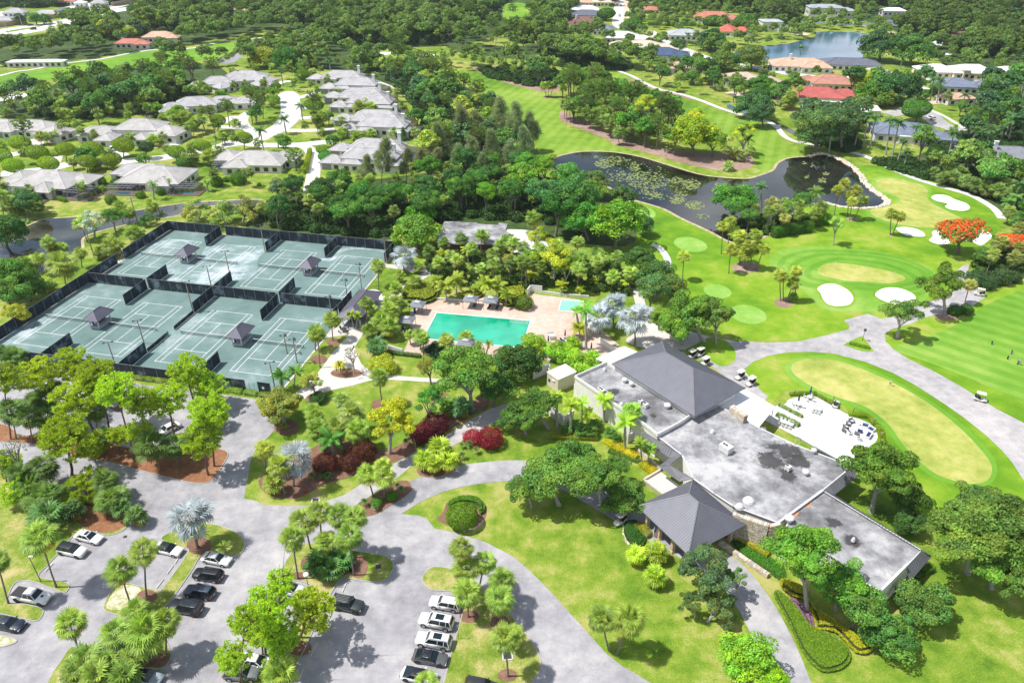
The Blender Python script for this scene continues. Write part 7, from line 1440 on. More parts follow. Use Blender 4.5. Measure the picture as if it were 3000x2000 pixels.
hedgebox(1,2,1210,110,1510,145,1.2,.8,'dark clipped hedge below the white wall by the pool',(.07,.15,.02));hedgebox(2,3,2040,220,2352,400,1.6,1.,'yellow hedge between the stone walls by the pavilion exit',(.42,.4,.02));hedgebox(2,3,1150,130,1260,230,1.6,1.1,'yellow hedge at the left columns of the pavilion',(.3,.33,.02));hedgebox(2,2,870,910,1010,1010,2.4,.9,'bright yellow shrub band under the palm row, left run',(.5,.46,.01));hedgebox(2,2,1010,1010,1140,1075,1.8,.9,'bright yellow shrub band under the palm row, right run',(.5,.46,.01));hedgebox(2,2,890,1010,1170,1110,1.2,.6,'green edging hedge in front of the yellow band',(.1,.2,.02));hedgebox(2,2,1190,1130,1310,1220,1.8,.9,'bright yellow shrub band beside the two young palms',(.5,.46,.01));hedgebox(2,2,360,880,780,895,1.6,.8,'yellow green shrub band below the yard wall',(.3,.33,.02))
hedgebox(3,2,80,680,280,780,1.3,.8,'clipped hedge by the long white table',(.13,.24,.015));hedgebox(3,2,100,590,310,700,.8,.7,'clipped hedge along the terrace railing',(.13,.24,.015));hedgebox(3,2,440,495,610,590,.9,.7,'low hedge round the top of the dining terrace',(.16,.26,.015));hedgebox(3,2,200,495,440,485,.9,.7,'low hedge behind the closed umbrellas',(.13,.24,.015));hedgebox(3,2,740,680,920,700,1.,.8,'yellow green hedge round the lounge terrace, upper run',(.2,.28,.015));hedgebox(3,2,920,700,1035,830,1.,.8,'yellow green hedge round the lounge terrace, middle run',(.2,.28,.015));hedgebox(3,2,1035,830,1045,950,1.1,.8,'yellow green hedge round the lounge terrace, lower run',(.2,.28,.015));hedgebox(3,2,750,25,930,70,1.1,.6,'low hedge on the grass triangle',(.09,.19,.015))
hedgebox(3,1,40,610,390,555,3.,3.2,'tall dense green hedge at the pond grove, left run',(.06,.17,.015));hedgebox(3,1,400,515,550,480,3.,3.2,'tall dense green hedge at the pond grove, right run',(.08,.2,.015));hedgebox(3,3,1300,600,1480,510,2.,1.2,'clipped hedge behind the end wall of the clubhouse',(.08,.18,.015));hedgebox(3,0,1370,870,1600,870,3,2.4,'dark hedge by the brick drive',(.05,.12,.015));hedgebox(2,0,1250,235,1680,240,3,2.5,'long dark hedge beyond the street',(.04,.1,.015));hedgebox(2,0,1480,380,1700,410,2,1.5,'green hedge beside the pale villa',(.06,.16,.015));hedgebox(0,0,0,430,490,340,4,3,'tall green hedge below the highway verge',(.09,.17,.01));hedgebox(3,0,-40,640,130,640,3,2.2,'green hedge left of the peach villa',(.06,.16,.015))
# topiary bed and the big clipped mound
sheet('mulch_bed',T(1,3,[1660,60,1720,0,1760,-90,1880,-140,2020,-140,2100,-80,2120,0,2090,80,2040,140,1960,165,1850,150,1740,110]),MULCH,.05)
spec('clipped',1,3,1895,110,1895,50,145,'large smooth clipped mound in the roundabout bed','clipped mounds',(.13,.24,.01))
def ground_cover(pts,h,colr,label,leafs=12000,z0=.03,lf=.22,nm='shrub_bed',cat='shrub bed',mats=None):
 """a clipped bed: mesh of leaves over a low raised form"""
 W=world(pts,True,3);xs=[p.x for p in W];ys=[p.y for p in W];P=[]
 Wi=offset(W,.5)
 while len(P)<leafs:
  p=(rnd.uniform(min(xs),max(xs)),rnd.uniform(min(ys),max(ys)))
  if inside(p,W): P.append((p[0],p[1],h*(1 if inside(p,Wi) else .55)+rnd.uniform(-.12,.06)*h+.12*h*noise.noise(Vector((p[0]*.6,p[1]*.6,0)))))
 P=np.array(P);N_=unit(nr.normal(size=P.shape)*.55+[0,0,1]);root=empty(nm,(W[0].x,W[0].y,0),0,label,cat);P2=P-[W[0].x,W[0].y,0]
 me=fast_mesh('foliage',leaves(P2,N_,lf*nr.uniform(.6,1.3,len(P))),4,tints(len(P),.28,.16),LF);kid('foliage',me,root,color=[v*1.3 for v in colr])
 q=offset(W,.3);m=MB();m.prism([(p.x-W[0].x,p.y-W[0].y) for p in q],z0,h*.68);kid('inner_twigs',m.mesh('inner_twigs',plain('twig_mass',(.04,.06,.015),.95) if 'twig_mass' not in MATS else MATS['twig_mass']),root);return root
ground_cover(T(1,3,[1760,-60,1850,-120,1990,-130,2080,-80,2100,-10,2060,30,2040,-20,1980,-50,1880,-50,1800,-20]),1.1,(.08,.19,.01),'crescent clipped hedge behind the smooth mound',5000,lf=.14)
ground_cover(T(3,3,[50,770,90,730,200,820,270,900,330,990,430,1080,560,1120,680,1210,745,1290,745,1370,680,1440,560,1475,470,1460,380,1380,310,1290,240,1150,180,1020,100,870]),.75,(.12,.22,.012),'large clipped green shrub bed beside the exit drive',30000,lf=.13)
ground_cover(T(3,3,[115,640,200,650,330,720,420,900,520,950,640,1040,760,1120,930,1200,960,1260,900,1310,800,1300,700,1200,600,1110,440,1090,420,990,330,830,230,790,120,710]),1.1,(.4,.4,.015),'yellow flowering shrub band behind the clipped bed',16000,lf=.16)
ground_cover(T(3,3,[200,790,330,860,400,960,420,1060,370,1060,280,900]),.5,(.28,.14,.24),'purple flower bed at the foot of the oak',4000,lf=.1);ground_cover(T(3,3,[480,1110,560,1120,680,1200,650,1210,540,1150]),.45,(.5,.42,.45),'pale pink flowers between the shrub bands',2000,lf=.08)
ground_cover(T(2,3,[1040,110,1100,80,1150,95,1200,190,1230,260,1170,330,1080,290,1030,200]),.6,(.04,.13,.012),'dark green bed inside the curved stone edging by the pavilion',5000,lf=.15);ground_cover(T(2,3,[1960,190,2030,170,2352,400,2500,520,2500,640,2352,560,2100,400]),.35,(.05,.16,.012),'green bed between the stone wall and yellow hedge',6000,lf=.14)
rocks(T(2,3,[1110,82,1050,120,1030,200,1050,270,1080,295]),.12,34,'curved edging of small pale stones by the pavilion bed',.4)
rocks(T(1,3,[1800,150,1900,165,1990,155,2050,120,2095,70]),.1,30,'small pale stones edging the roundabout bed',.35)
# garden between courts and club
GG='palms of the garden'
for a in (('fan',1160,590,1130,330,85,'lone sabal palm in the round mulch ring on the garden lawn',None),('fan',90,1225,75,985,85,'sabal palm with orange skirt at the left corner of the garden',Y_),('fan',262,1410,210,1140,100,'sabal palm with orange skirt beside the silver palm',Y_),('fan',800,700,785,540,75,'pale sabal palm at the back of the garden cluster',(.17,.24,.07)),('fan',860,850,870,640,105,'biggest pale sabal palm of the garden cluster',(.15,.22,.06)),
('fan',540,800,525,640,75,'sabal palm at the left back of the garden cluster',None),('fan',580,900,550,700,85,'sabal palm at the left of the garden cluster',None),('fan',610,1000,560,810,100,'sabal palm at the left front of the garden cluster',None),('fan',900,1000,920,820,110,'dark sabal palm at the right front of the garden cluster',None),('fan',800,980,740,790,100,'sabal palm in the middle of the garden cluster',None),
('royal',720,1080,690,900,150,'dark feathery palm arching over the red shrubs',(.05,.15,.02)),('fan',1075,1420,1030,1230,100,'left sabal palm on the mulch point between drives',(.14,.2,.035)),('fan',1180,1440,1175,1250,105,'right sabal palm on the mulch point between drives',(.14,.2,.035)),('fan',1170,1400,1165,1150,80,'back sabal palm on the mulch point between drives',(.14,.2,.035)),
('silver',345,1330,350,1090,165,'silver palm in the garden corner by the hydrant',None),('fanlow',160,1390,160,1310,95,'low bushy palm at the foot of the skirted palm',None),('coco',230,450,230,330,110,'bushy green palm at the court corner, left',(.06,.17,.02)),('coco',350,420,370,280,90,'bushy green palm at the court corner, right',(.06,.17,.02)),('fan',590,240,565,-60,70,'tall sabal palm beside the right court edge',None),('fan',1540,200,1535,-30,60,'palm beside the pool railing',None),
('fan',1760,180,1740,20,70,'pale sabal palm at the near edge of the pool',(.17,.22,.06)),('coco',2070,140,2050,20,50,'young palm at the pool edge, left one of two',None),('coco',2110,140,2140,20,50,'young palm at the pool edge, right one of two',None),('fanlow',1110,130,1110,50,90,'dark spiky cycad by the pool hedge',(.04,.09,.03)),('fanlow',1770,660,1760,600,90,'cycad in the bed below the oak, left',(.08,.16,.03)),('fanlow',1900,680,1890,620,100,'cycad in the bed below the oak, right',(.05,.12,.05))):
 spec(a[0],1,2,*a[1:6],a[6],GG,a[7])
for x,y,r_,lb in ((1560,1080,100,'yellow green low fan palm on the round mulch bed, left'),(1690,1000,120,'yellow green low fan palm on the round mulch bed, back'),(1760,1090,100,'yellow green low fan palm on the round mulch bed, right'),(1640,1120,80,'yellow green low fan palm on the round mulch bed, front')): spec('fanlow',1,2,x,y+90,x,y,r_,lb,GG,(.19,.27,.025))
for x,y,r_,sq,lb,cc in ((640,1110,115,.9,'dark red copperleaf shrub at the left of the garden bed',(.13,.035,.02)),(880,1080,110,.9,'dark red copperleaf shrub in the middle of the garden bed',(.11,.035,.02)),(1000,1000,115,1.1,'dark red copperleaf shrub behind the yellow tree',(.11,.04,.02)),(1530,830,110,.9,'crimson shrub in front of the small green tree, left half',(.16,.02,.03)),(1650,760,120,1.,'crimson shrub in front of the small green tree, right half',(.12,.02,.025)),(1990,850,90,.8,'bright red croton beside the walk, left',(.32,.03,.04)),(2150,880,115,.95,'bright red croton beside the walk, right',(.3,.025,.04))):
 spec('redbush',1,2,x,y+70,x,y,r_,lb,'red shrubs of the garden',cc,squash=sq)
spec('bush',1,2,1165,270,1165,200,120,'large round yellow variegated shrub by the pool hedge','garden shrubs',(.42,.45,.03),squash=.75);spec('fern',1,2,780,300,780,260,100,'bright yellow bromeliad clump in the small mulch ring','garden shrubs',(.5,.5,.02));spec('fern',1,2,262,820,262,790,62,'small yellow green clump under the round tree','garden shrubs',(.2,.3,.02));spec('bush',1,2,572,550,572,520,75,'dark green round shrub under the small leaning tree','garden shrubs',(.05,.12,.02),squash=.7)
for x,y,r_,lb in ((1250,1420,55,'smooth clipped ball on the mulch point, right one'),(1110,1475,55,'smooth clipped ball on the mulch point, left one')): spec('clipped',1,2,x,y+25,x,y,r_,lb,'clipped balls of the garden',(.07,.19,.01),squash=.9)
for i,(x,y,r_) in enumerate(((520,1250,60),(600,1235,55),(670,1255,65),(1380,935,55),(1470,935,50),(1960,960,60),(2020,1010,55),(1900,1060,55),(1000,1490,60),(1100,1530,55),(1340,1370,55),(1300,1330,45),(1385,870,40),(1890,960,45))): spec('fern',1,2,x,y+20,x,y,r_,'grassy fern clump in the garden beds, %s from the left of the picture'%ORD[min(11,sorted([520,600,670,1380,1470,1960,2020,1900,1000,1100,1340,1300,1385,1890]).index(x))] if x not in (1960,2020) else 'grassy fern clump below the bright red croton, '+('left' if x==1960 else 'right'),'fern clumps',(.1,.2,.05) if x<2000 else (.16,.2,.06))
spec('oak',1,2,262,745,240,590,195,'round low crowned tree at the corner of the car park and garden',None,(.17,.2,.03),squash=.8);spec('bare',1,2,905,295,880,110,110,'nearly bare frangipani beside the yellow clump');spec('oakopen',1,2,552,495,500,370,110,'small leaning tree with sparse yellow green crown',None,(.19,.24,.04));spec('yellow',1,2,1228,1028,1240,720,225,'yellow flowering tree in the garden bed',None)
spec('oakopen',1,2,1590,760,1590,530,140,'small bright green tree above the crimson shrub',None,(.06,.17,.02));spec('orange',1,2,1610,410,1580,230,130,'sparse young flame tree with orange blossoms by the path');spec('oak',1,2,1985,635,1930,260,260,'spreading oak with forked grey trunk over the garden path','oaks of the garden',(.085,.18,.02));spec('dense',1,2,2180,600,2200,430,160,'dark tree between the spreading oak and the club drive','oaks of the garden',(.04,.1,.015));spec('dense',1,2,2280,300,2340,190,150,'dark dense tree by the pool corner',None,(.035,.09,.012));spec('dense',1,2,1650,190,1650,90,95,'very dark round tree by the near pool edge',None,(.015,.05,.015))
# around the club
GC='big oaks round the clubhouse'
for a in (('oak',2,2,430,1500,330,1270,270,'huge oak left of the entrance drive',(.075,.15,.022)),('oak',2,2,560,1330,560,1080,200,'oak behind the huge one, toward the club beds',(.065,.14,.02)),('oak',2,2,850,1560,740,1230,230,'oak with grey trunk in the middle of the drive group',(.08,.16,.022)),('oak',2,2,1080,1560,1050,1420,200,'oak beside the pavilion roof',(.07,.15,.02)),('oak',2,2,1000,1330,960,1160,120,'smaller oak behind the pavilion oak',(.065,.14,.02)),('oak',2,2,180,1520,130,1330,150,'leftmost oak over the entrance drive',(.06,.13,.018)),
('oakopen',2,3,1870,760,1790,500,260,'tall open oak in front of the pavilion',(.085,.13,.04)),('oakopen',2,3,1800,1000,1900,880,190,'lower crown of the tree beside the exit drive',(.075,.12,.035)),('oakopen',2,3,2080,780,2060,590,95,'small branch-like tree over the exit drive',(.085,.15,.03)),('oakopen',2,3,1690,960,1640,830,100,'small tree with bare trunk beside the lawn light',(.06,.11,.03)),('dense',2,3,2150,1500,2160,1330,230,'bright green tree at the bottom beside the exit drive',(.13,.24,.015)),('dense',3,3,40,1660,60,1530,120,'bright bush cut by the bottom edge on the exit drive',(.2,.32,.01)),
('oak',3,3,360,890,330,400,300,'big oak with forked trunk over the lower wing',(.085,.19,.018)),('oak',3,3,620,900,660,640,230,'oak leaning over the low end of the wing',(.08,.18,.018)),('dense',3,3,760,1090,870,870,210,'dense tree at the end of the yellow shrub band',(.06,.13,.02)),('dense',3,3,1130,1250,1120,1130,210,'round dense tree casting a round shadow on the lawn, left',(.06,.13,.022)),('dense',3,3,1430,990,1440,850,220,'round dense tree below the end wall',(.075,.15,.025)),
('oak',3,2,950,1568,1050,1200,290,'large oak behind the wing beside the lounge terrace',(.075,.15,.016)),('oak',3,2,1200,1620,1280,1450,190,'oak crown below the large terrace oak',(.065,.13,.015)),('oak',3,3,1830,560,1850,170,330,'broad oak at the right side of the lawn',(.085,.15,.022)),('oak',3,3,2200,560,2250,120,300,'oak cut by the right edge of the picture',(.075,.13,.02)),('oak',3,3,2050,700,2080,420,260,'lower crown of the right-hand oaks',(.08,.16,.018)),('oak',3,2,1900,1700,1950,1480,200,'oak at the low end of the long putting green',(.07,.12,.02)),('dense',3,3,1350,200,1300,90,130,'dark tree in the shade behind the wing',(.04,.09,.015)),('oak',3,3,2420,900,2380,640,200,'oak at the far right edge above its shadow',(.07,.13,.02)),
('oak',2,2,330,800,200,600,210,'leafy tree left of the short royal palms',(.07,.16,.022)),('oak',2,2,130,850,60,700,170,'leafy tree at the end of the garden drive',(.055,.13,.02)),('dense',2,2,50,330,60,210,200,'dark round tree left of the beige shed',(.035,.08,.012)),('oak',2,1,1760,1568,1640,1330,250,'large oak above the golf cart lobe',(.075,.16,.018)),('oak',2,1,1560,1600,1500,1400,170,'bright green oak beside the silver palms',(.085,.18,.018)),('oak',2,1,1870,1590,1880,1330,160,'oak with olive crown beside the tees',(.085,.14,.025))):
 spec(*a[:8],a[8],GC,a[9])
for i,(x,y,cx,cy,r_) in enumerate(((415,800,410,520,95),(540,850,540,580,100),(640,760,640,560,90),(845,740,850,540,115),(1035,985,1040,740,125),(700,800,700,680,95))): spec('royal',2,2,x,y,cx,cy,r_,'short royal palm in the row by the white yard wall, '+('leftmost of six' if i==0 else 'rightmost of six and largest' if i==4 else ('second','third','fifth','','fourth')[i-1]+' from the left'),'short royal palms by the clubhouse',(.2,.3,.02))
spec('fan',2,2,1080,900,1100,650,90,'sabal palm behind the largest short royal palm',None,(.12,.22,.03));spec('coco',2,2,1195,1130,1180,930,75,'young palm under the eave, left one of two','young palms under the eave',(.12,.24,.02));spec('coco',2,2,1245,1130,1265,990,80,'young palm under the eave, right one of two','young palms under the eave',(.12,.24,.02))
for i,(x,y,r_) in enumerate(((560,780,60),(640,840,70),(720,850,60),(500,830,50),(900,860,60),(960,900,50),(760,780,60))): spec('fanlow',2,2,x,y+30,x,y,r_,'dark low palm under the short royal palms','dark low palms by the yard wall',(.05,.12,.02))
for x,y,r_,lb in ((1140,390,85,'yellow green fan palm beside the flag pole, left'),(1330,370,100,'yellow green fan palm beside the flag pole, right'),(1320,590,100,'yellow green fan palm on the lawn below the flag pole')): spec('fanlow',2,3,x,y+80,x,y,r_,lb,'yellow fan palms by the pavilion',(.17,.26,.02))
for x,y,cx,cy,r_,lb in ((210,90,200,60,120,'sea grape bush by the closed umbrella, back'),(420,160,430,110,130,'sea grape bush beside the umbrella, middle'),(650,280,660,200,150,'sea grape bush beside the beige shed'),(560,60,560,60,70,'sea grape bush at the pool chairs')): spec('dense',2,2,x,y,cx,cy,r_,lb,'sea grape bushes',(.16,.27,.015))
for i,(x,y,r_,k,cc,lb) in enumerate(((3,0,0,0,0,0),)): pass
# pool grove and silver palms
GS='silver palms';spec('silver',1,1,1360,920,1355,790,110,'silver palm between the courts and the pump building',GS);spec('silver',2,1,930,1440,930,1240,120,'silver palm behind the pool, back one of three',GS);spec('silver',2,1,810,1500,800,1350,125,'silver palm behind the pool, left one of three',GS);spec('silver',2,1,1130,1600,1130,1360,150,'silver palm behind the pool, largest and rightmost of three',GS)
spec('royal',2,1,680,1640,680,1290,130,'tall royal palm at the right end of the pool deck',None,(.1,.22,.02));spec('royal',2,1,620,1480,590,1290,70,'slender palm beside the wading pool',None,(.12,.24,.02));spec('coco',2,1,620,1530,620,1450,100,'yellow green bushy palm at the deck corner',None,(.2,.27,.02));spec('bush',2,1,110,1260,110,1210,80,'leggy green shrub behind the pool steps',None,(.11,.17,.02))
row('fan',1,1,[(1128,1072,1118,880,68),(705,1560,695,1370,75),(1285,1190,1280,1080,62),(1325,1030,1320,960,52),(1025,1430,1010,1220,65),(1080,1380,1070,1290,62),(545,1650,545,1490,80),(1500,950,1495,880,45),(1480,1110,1460,1020,65),(1680,890,1660,810,50)],'sabal palm along the walk beside the courts','sabal palms along the court walk')
row('coco',1,1,[(900,1455,870,1320,60),(920,1455,930,1330,55)],'young slanting palm at the low end of the long shelter','slanting palms at the shelter')
row('coco',1,1,[(1750,1190,1740,1060,110),(1840,1140,1850,1010,110),(2100,1190,2110,1040,110),(2200,1200,2220,1060,110),(2290,1250,2310,1140,95),(1690,1110,1650,1010,80),(2000,1150,2010,1090,60)],'coconut palm with yellow green fronds behind the pool','coconut palms behind the pool',(.17,.25,.03))
row('fan',1,1,[(1240,1440,1230,1290,85),(1290,1340,1280,1210,70),(1180,1500,1150,1380,85),(1230,1540,1220,1440,90),(1340,1320,1330,1230,60),(1060,1540,1050,1470,80),(1510,1640,1510,1520,75),(1420,1600,1410,1510,45),(1230,1290,1220,1220,60),(1760,1640,1750,1560,70),(1940,1620,1930,1530,65),(1110,1480,1100,1430,60)],'palm in the belt left of the pool','palms left of the pool')
ground_cover(T(1,1,[1340,1130,1450,1050,1640,1080,1660,1180,1560,1230,1440,1220,1380,1210]),1.6,(.2,.24,.02),'croton hedge bed at the far left corner of the pool deck',9000,lf=.25);ground_cover(T(1,1,[1900,1140,2060,1120,2080,1160,2000,1185,1880,1185]),1.2,(.36,.4,.04),'pale yellow shrub bed behind the gazebos',3500,lf=.22);ground_cover(T(1,1,[2230,1150,2420,1100,2480,1160,2400,1240,2280,1250]),1.8,(.32,.36,.01),'yellow shrub bed at the back of the pool deck',6000,lf=.25)
# dense palm grove behind the pool, and the trees round it
PY=[(.13,.2,.045),(.11,.18,.04),(.15,.22,.05),(.09,.15,.035)]
D_=dict(fan='pale sabal palm in the dense grove behind the pool',dense='leafy tree in the grove behind the pool',fanfar='sabal palm in the grove behind the pool',far='leafy tree in the grove',oakopen='yellow green open tree in the grove behind the pool',coco='feathery palm in the grove behind the pool')
wood(T(1,1,[1560,840,1900,740,2352,760,2800,800,3250,880,3480,1000,3450,1140,3200,1120,2960,1130,2700,1050,2352,1130,2200,1100,1900,1050,1650,1010]),dict(fan=6,oakopen=.6,coco=.4),4.2,dict(fan=(4.5,7.5),oakopen=(4.5,6),coco=(3,4.5)),dict(fan=(1.9,2.4),oakopen=(2.8,3.6),coco=(2.2,2.8)),D_,'grove behind the pool',dict(fan=PY,oakopen=[(.19,.25,.02)],coco=[(.2,.28,.02)]),3)
spec('oakopen',2,1,385,1030,390,800,180,'spreading yellow green tree with dark trunk behind the white screen wall',None,(.2,.28,.02));spec('oakopen',2,1,-10,980,-30,830,80,'orange tinged tree behind the coconut palms',None,(.3,.2,.02));spec('dense',1,1,1480,720,1470,570,200,'bright green feathery tree beside the pump building',None,(.11,.21,.02));spec('dense',1,1,1300,720,1290,680,60,'green tree end at the court corner',None,(.08,.2,.02))
row('coco',1,1,[(1900,700,1900,640,55),(2000,700,2000,630,60)],'small feathery palm in front of the pump building','feathery palms by the pump building',(.16,.2,.08));row('coco',2,1,[(160,1050,160,960,60),(200,1060,210,980,50),(470,1130,460,1050,75),(640,1140,630,1090,55),(760,1050,750,1020,60),(1060,1080,1060,1020,70)],'yellow green feathery palm along the back of the deck','feathery palms at the back of the deck',(.2,.28,.02));row('fan',2,1,[(85,1080,95,830,65),(230,1060,265,880,55),(640,1050,605,850,70),(210,620,200,440,75)],'taller sabal palm at the front of the pool grove','front palms of the grove')
# the belt of trees between grove and fairway
DG_=[(.035,.095,.014),(.05,.13,.016),(.07,.17,.014),(.04,.11,.02),(.1,.22,.012)]
DB=dict(dense='dark leafy tree in the belt between courts and pond',fan='sabal palm in the belt between courts and pond',far='leafy tree in the belt')
for a in ((2,1,640,560,560,250,200,'large green tree above the grove, left of the bright one',(.06,.16,.03)),(2,1,950,700,960,470,230,'largest bright green tree beside the pond, leaf tips yellow',(.085,.19,.01)),(2,1,800,400,700,230,150,'bright tree top above the largest one',(.1,.19,.014)),(2,1,400,600,440,320,170,'dark green tree in front of the big tree group',(.035,.12,.012)),(2,1,1200,600,1210,500,90,'dark round tree at the pond lawn',(.03,.08,.02)),(2,1,700,640,640,430,160,'tree in the middle of the big group',(.05,.15,.014)),(2,1,250,420,300,200,150,'blue green tree in the big group',(.05,.15,.04)),(2,1,960,330,1020,240,110,'grey green tree at the pond edge',(.05,.1,.03)),(2,1,760,250,760,110,120,'olive tree at the pond edge, upper',(.08,.13,.03)),(2,1,480,200,520,60,130,'pale green tree at the upper left of the pond',(.08,.2,.03)),(2,1,150,300,80,60,140,'yellow green tree at the top of the big group',(.12,.24,.02)),
(2,1,1200,1000,1180,820,130,'dark olive tree beside the cart path',(.06,.13,.02)),(2,1,1330,1180,1320,950,150,'dark olive tree below the cart path',(.06,.13,.025)),(2,1,1450,1300,1480,1080,120,'tree with brownish tips above the silver palms',(.09,.14,.025)),(2,1,1250,1360,1290,1080,130,'grey green tree behind the silver palms',(.06,.13,.035)),(1,1,1550,500,1530,370,130,'round bright green tree above the pump building',(.08,.24,.008)),(1,1,870,330,820,230,140,'dark domed tree above the courts, left',(.04,.12,.012)),(1,1,1050,400,1000,260,150,'dark domed tree above the courts, right',(.035,.11,.012)),(1,1,250,300,280,180,130,'tall greyish tree behind the willowy row',(.11,.15,.06))):
 spec('dense',*a[:8],'big leafy trees near the pond',a[8])
wood(T(1,1,[20,420,330,330,900,250,1600,120,2352,60,2700,120,2900,300,2900,520,2600,480,2352,460,2000,420,1500,520,1100,620,700,570,200,530,0,500]),dict(dense=3,fan=3.2),5.2,dict(dense=(6,9),fan=(5.5,8)),dict(dense=(3.2,4.8),fan=(1.9,2.4)),DB,'belt above the courts',dict(dense=DG_,fan=[(.1,.16,.04),(.13,.19,.05),(.08,.14,.03)]),5)
# casuarinas
for i,a in enumerate(((1950,1400,1900,1120,110),(2100,1380,2050,1180,110),(2270,1380,2250,1080,120),(2400,1400,2390,1100,110),(1750,1500,1700,1300,110),(1550,1560,1580,1430,95),(2500,1500,2470,1330,110),(1150,1700,1180,1430,110),(1000,1740,1010,1560,90),(1380,1680,1390,1500,90),(2200,1560,2180,1380,120),(2010,1580,1990,1420,120),(2560,1400,2530,1180,100),(1850,1640,1850,1500,110),(1650,1640,1660,1520,100),(2350,1580,2340,1440,110),(2080,1700,2080,1560,100),(1480,1640,1500,1480,80))):
 spec('casu',1,0,*a,'feathery grey green casuarina in the stand above the grove','casuarina stand',((.17,.22,.11),(.15,.2,.09),(.2,.23,.11))[i%3],tilt=.3)
# canal bank and left edge
row('fan',0,1,[(480,840,440,660,62),(505,810,480,710,60),(578,780,570,705,52),(385,960,358,810,58),(755,890,735,760,58)],'slim sabal palm on the canal bank beside the courts','slim palms on the canal bank');row('fan',0,1,[(600,1040,600,860,130),(280,930,265,850,80),(940,810,920,760,62),(1050,780,1030,690,95),(1240,660,1235,570,85),(800,640,740,490,68),(1190,500,1180,390,62),(1400,420,1390,330,62),(1130,480,1100,330,60),(460,1110,450,1050,65)],'stout sabal palm along the court side of the canal','stout palms along the canal')
for a in ((0,1,870,620,860,480,130,'grey sparse willowy tree on the canal bank',(.3,.33,.22)),(0,1,1060,560,1040,420,110,'leafy tree beside the farther power pole',(.09,.2,.02)),(0,1,1380,500,1370,450,80,'round shrub at the court corner by the canal',(.09,.17,.03)),(0,1,1830,490,1790,400,150,'olive willowy tree behind the back fence, left of three',(.2,.24,.06)),(0,1,2080,500,2050,400,150,'olive willowy tree behind the back fence, middle of three',(.2,.24,.06)),(0,1,2230,470,2260,370,130,'olive willowy tree behind the back fence, right of three',(.2,.24,.06)),(0,1,120,1420,140,1300,110,'yellow tipped tree outside the left court fence',(.3,.3,.02))): spec('oakopen',*a[:8],'trees along the canal',a[8])
for a in ((0,1,60,700,60,560,170,'dark tree overhanging the canal at the left edge',(.04,.11,.015)),(0,1,180,1180,140,950,150,'green tree below the canal, upper one',(.1,.2,.02)),(0,1,100,1320,80,1120,150,'green tree below the canal, lower one',(.09,.17,.025)),(0,1,280,1200,270,1080,130,'dark round tree beside the left court fence',(.05,.12,.02)),(0,1,-20,1180,-20,1000,130,'tree cut by the left edge below the canal',(.1,.2,.02)),(0,1,260,420,250,300,120,'leafy tree between the left house and canal',(.05,.12,.03))): spec('dense',*a[:8],'leafy trees at the left edge',a[8])
row('fan',0,1,[(30,400,30,250,80),(100,420,90,310,80),(350,430,350,330,60),(20,330,10,160,70),(170,400,160,330,70)],'sabal palm in front of the left grey house','palms in front of the left house',(.1,.15,.04));row('royal',0,1,[(505,260,490,180,34),(1415,265,1400,120,60),(1568,220,1552,90,32),(1910,190,1900,110,55)],'feathery palm on the lawns of the canal houses','feathery palms of the canal houses',(.12,.2,.04))
for i,(x,y,r_) in enumerate(((930,110,45),(1070,110,40),(1030,280,50),(1480,200,38),(1615,190,20),(2080,80,28),(2000,120,55),(2200,100,70),(1300,230,40),(30+750/.318878,120,18))): spec('bush',0,1,x,y+20,x,y,r_,'round green shrub by the canal houses, %s in the list from the left'%ORD[i] if 0 else 'round green shrub on the lawn of the canal houses','shrubs of the canal houses',(.09,.2,.015))
# clipped round trees of the estate
BT=[(355,1400,95,65),(455,1500,88,58),(612,1370,85,62),(855,1370,95,68),(1137,1335,92,68),(805,1480,80,58),(1035,1455,82,58),(1620,1395,82,58),(1862,1340,76,62),(135,1520,90,60),(195,1310,90,60),(2000,1100,70,58),(2245,1265,75,50),(30,1430,85,75),(1345,1350,65,50)]
nm_=['behind the driveway fork, left','in front of the left fork','beside the grey garage','left of the white car','right of the white car, largest','in front of the left pair of four','beside the palm group below the white car','by the curb of the empty lawn','at the driveway bend','near the bottom left of the lawns','under the tall pine at the left','under the pines of the cul-de-sac','at the right end of the lawns','cut by the left edge','dark one beside the lamp']
for (x,y,r_,_),n_ in zip(BT,nm_): spec('ball',0,0,x,y+110,x,y,r_,'clipped round tree '+n_,'clipped round trees of the estate',(.15,.24,.01) if 'dark' not in n_ else (.03,.08,.02),squash=.9)
for x,y,by,r_,n_ in ((160,905,990,62,'at the neck of the cul-de-sac'),(530,960,1040,90,'in front of the long townhouses'),(610,1080,1160,65,'lower one in front of the townhouses'),(435,680,730,78,'at the top of the cul-de-sac'),(185,785,830,45,'small one beside the top drive'),(620,1375,1430,70,'by the hidden lower townhouse'),(645,1440,1520,75,'blue green one above the teal car')): spec('ball',1,0,x,by,x,y,r_,'clipped round tree '+n_,'clipped round trees of the cul-de-sac',(.1,.2,.01) if 'blue' not in n_ else (.05,.18,.03),squash=.72)
for x,y,by,r_,n_ in ((865,125,190,85,'beside the far street, left'),(1105,220,280,88,'at the street corner, right'),(1390,312,345,35,'small dark one on the pale villa lawn'),(2140,195,260,105,'big one beyond the coral roof'),(1840,190,235,85,'in front of the coral roof')): spec('ballfar',2,0,x,by,x,y,r_,'dense rounded tree '+n_,'rounded trees of the villas',(.045,.13,.012),squash=.7)
for x,y,by,r_,n_ in ((1360,1000,1120,125,'huge clipped tree by the grey street'),(60,820,900,90,'rounded tree at the left of the red villa')): spec('ball',3,0,x,by,x,y,r_,n_,None,(.05,.15,.012),squash=.72)
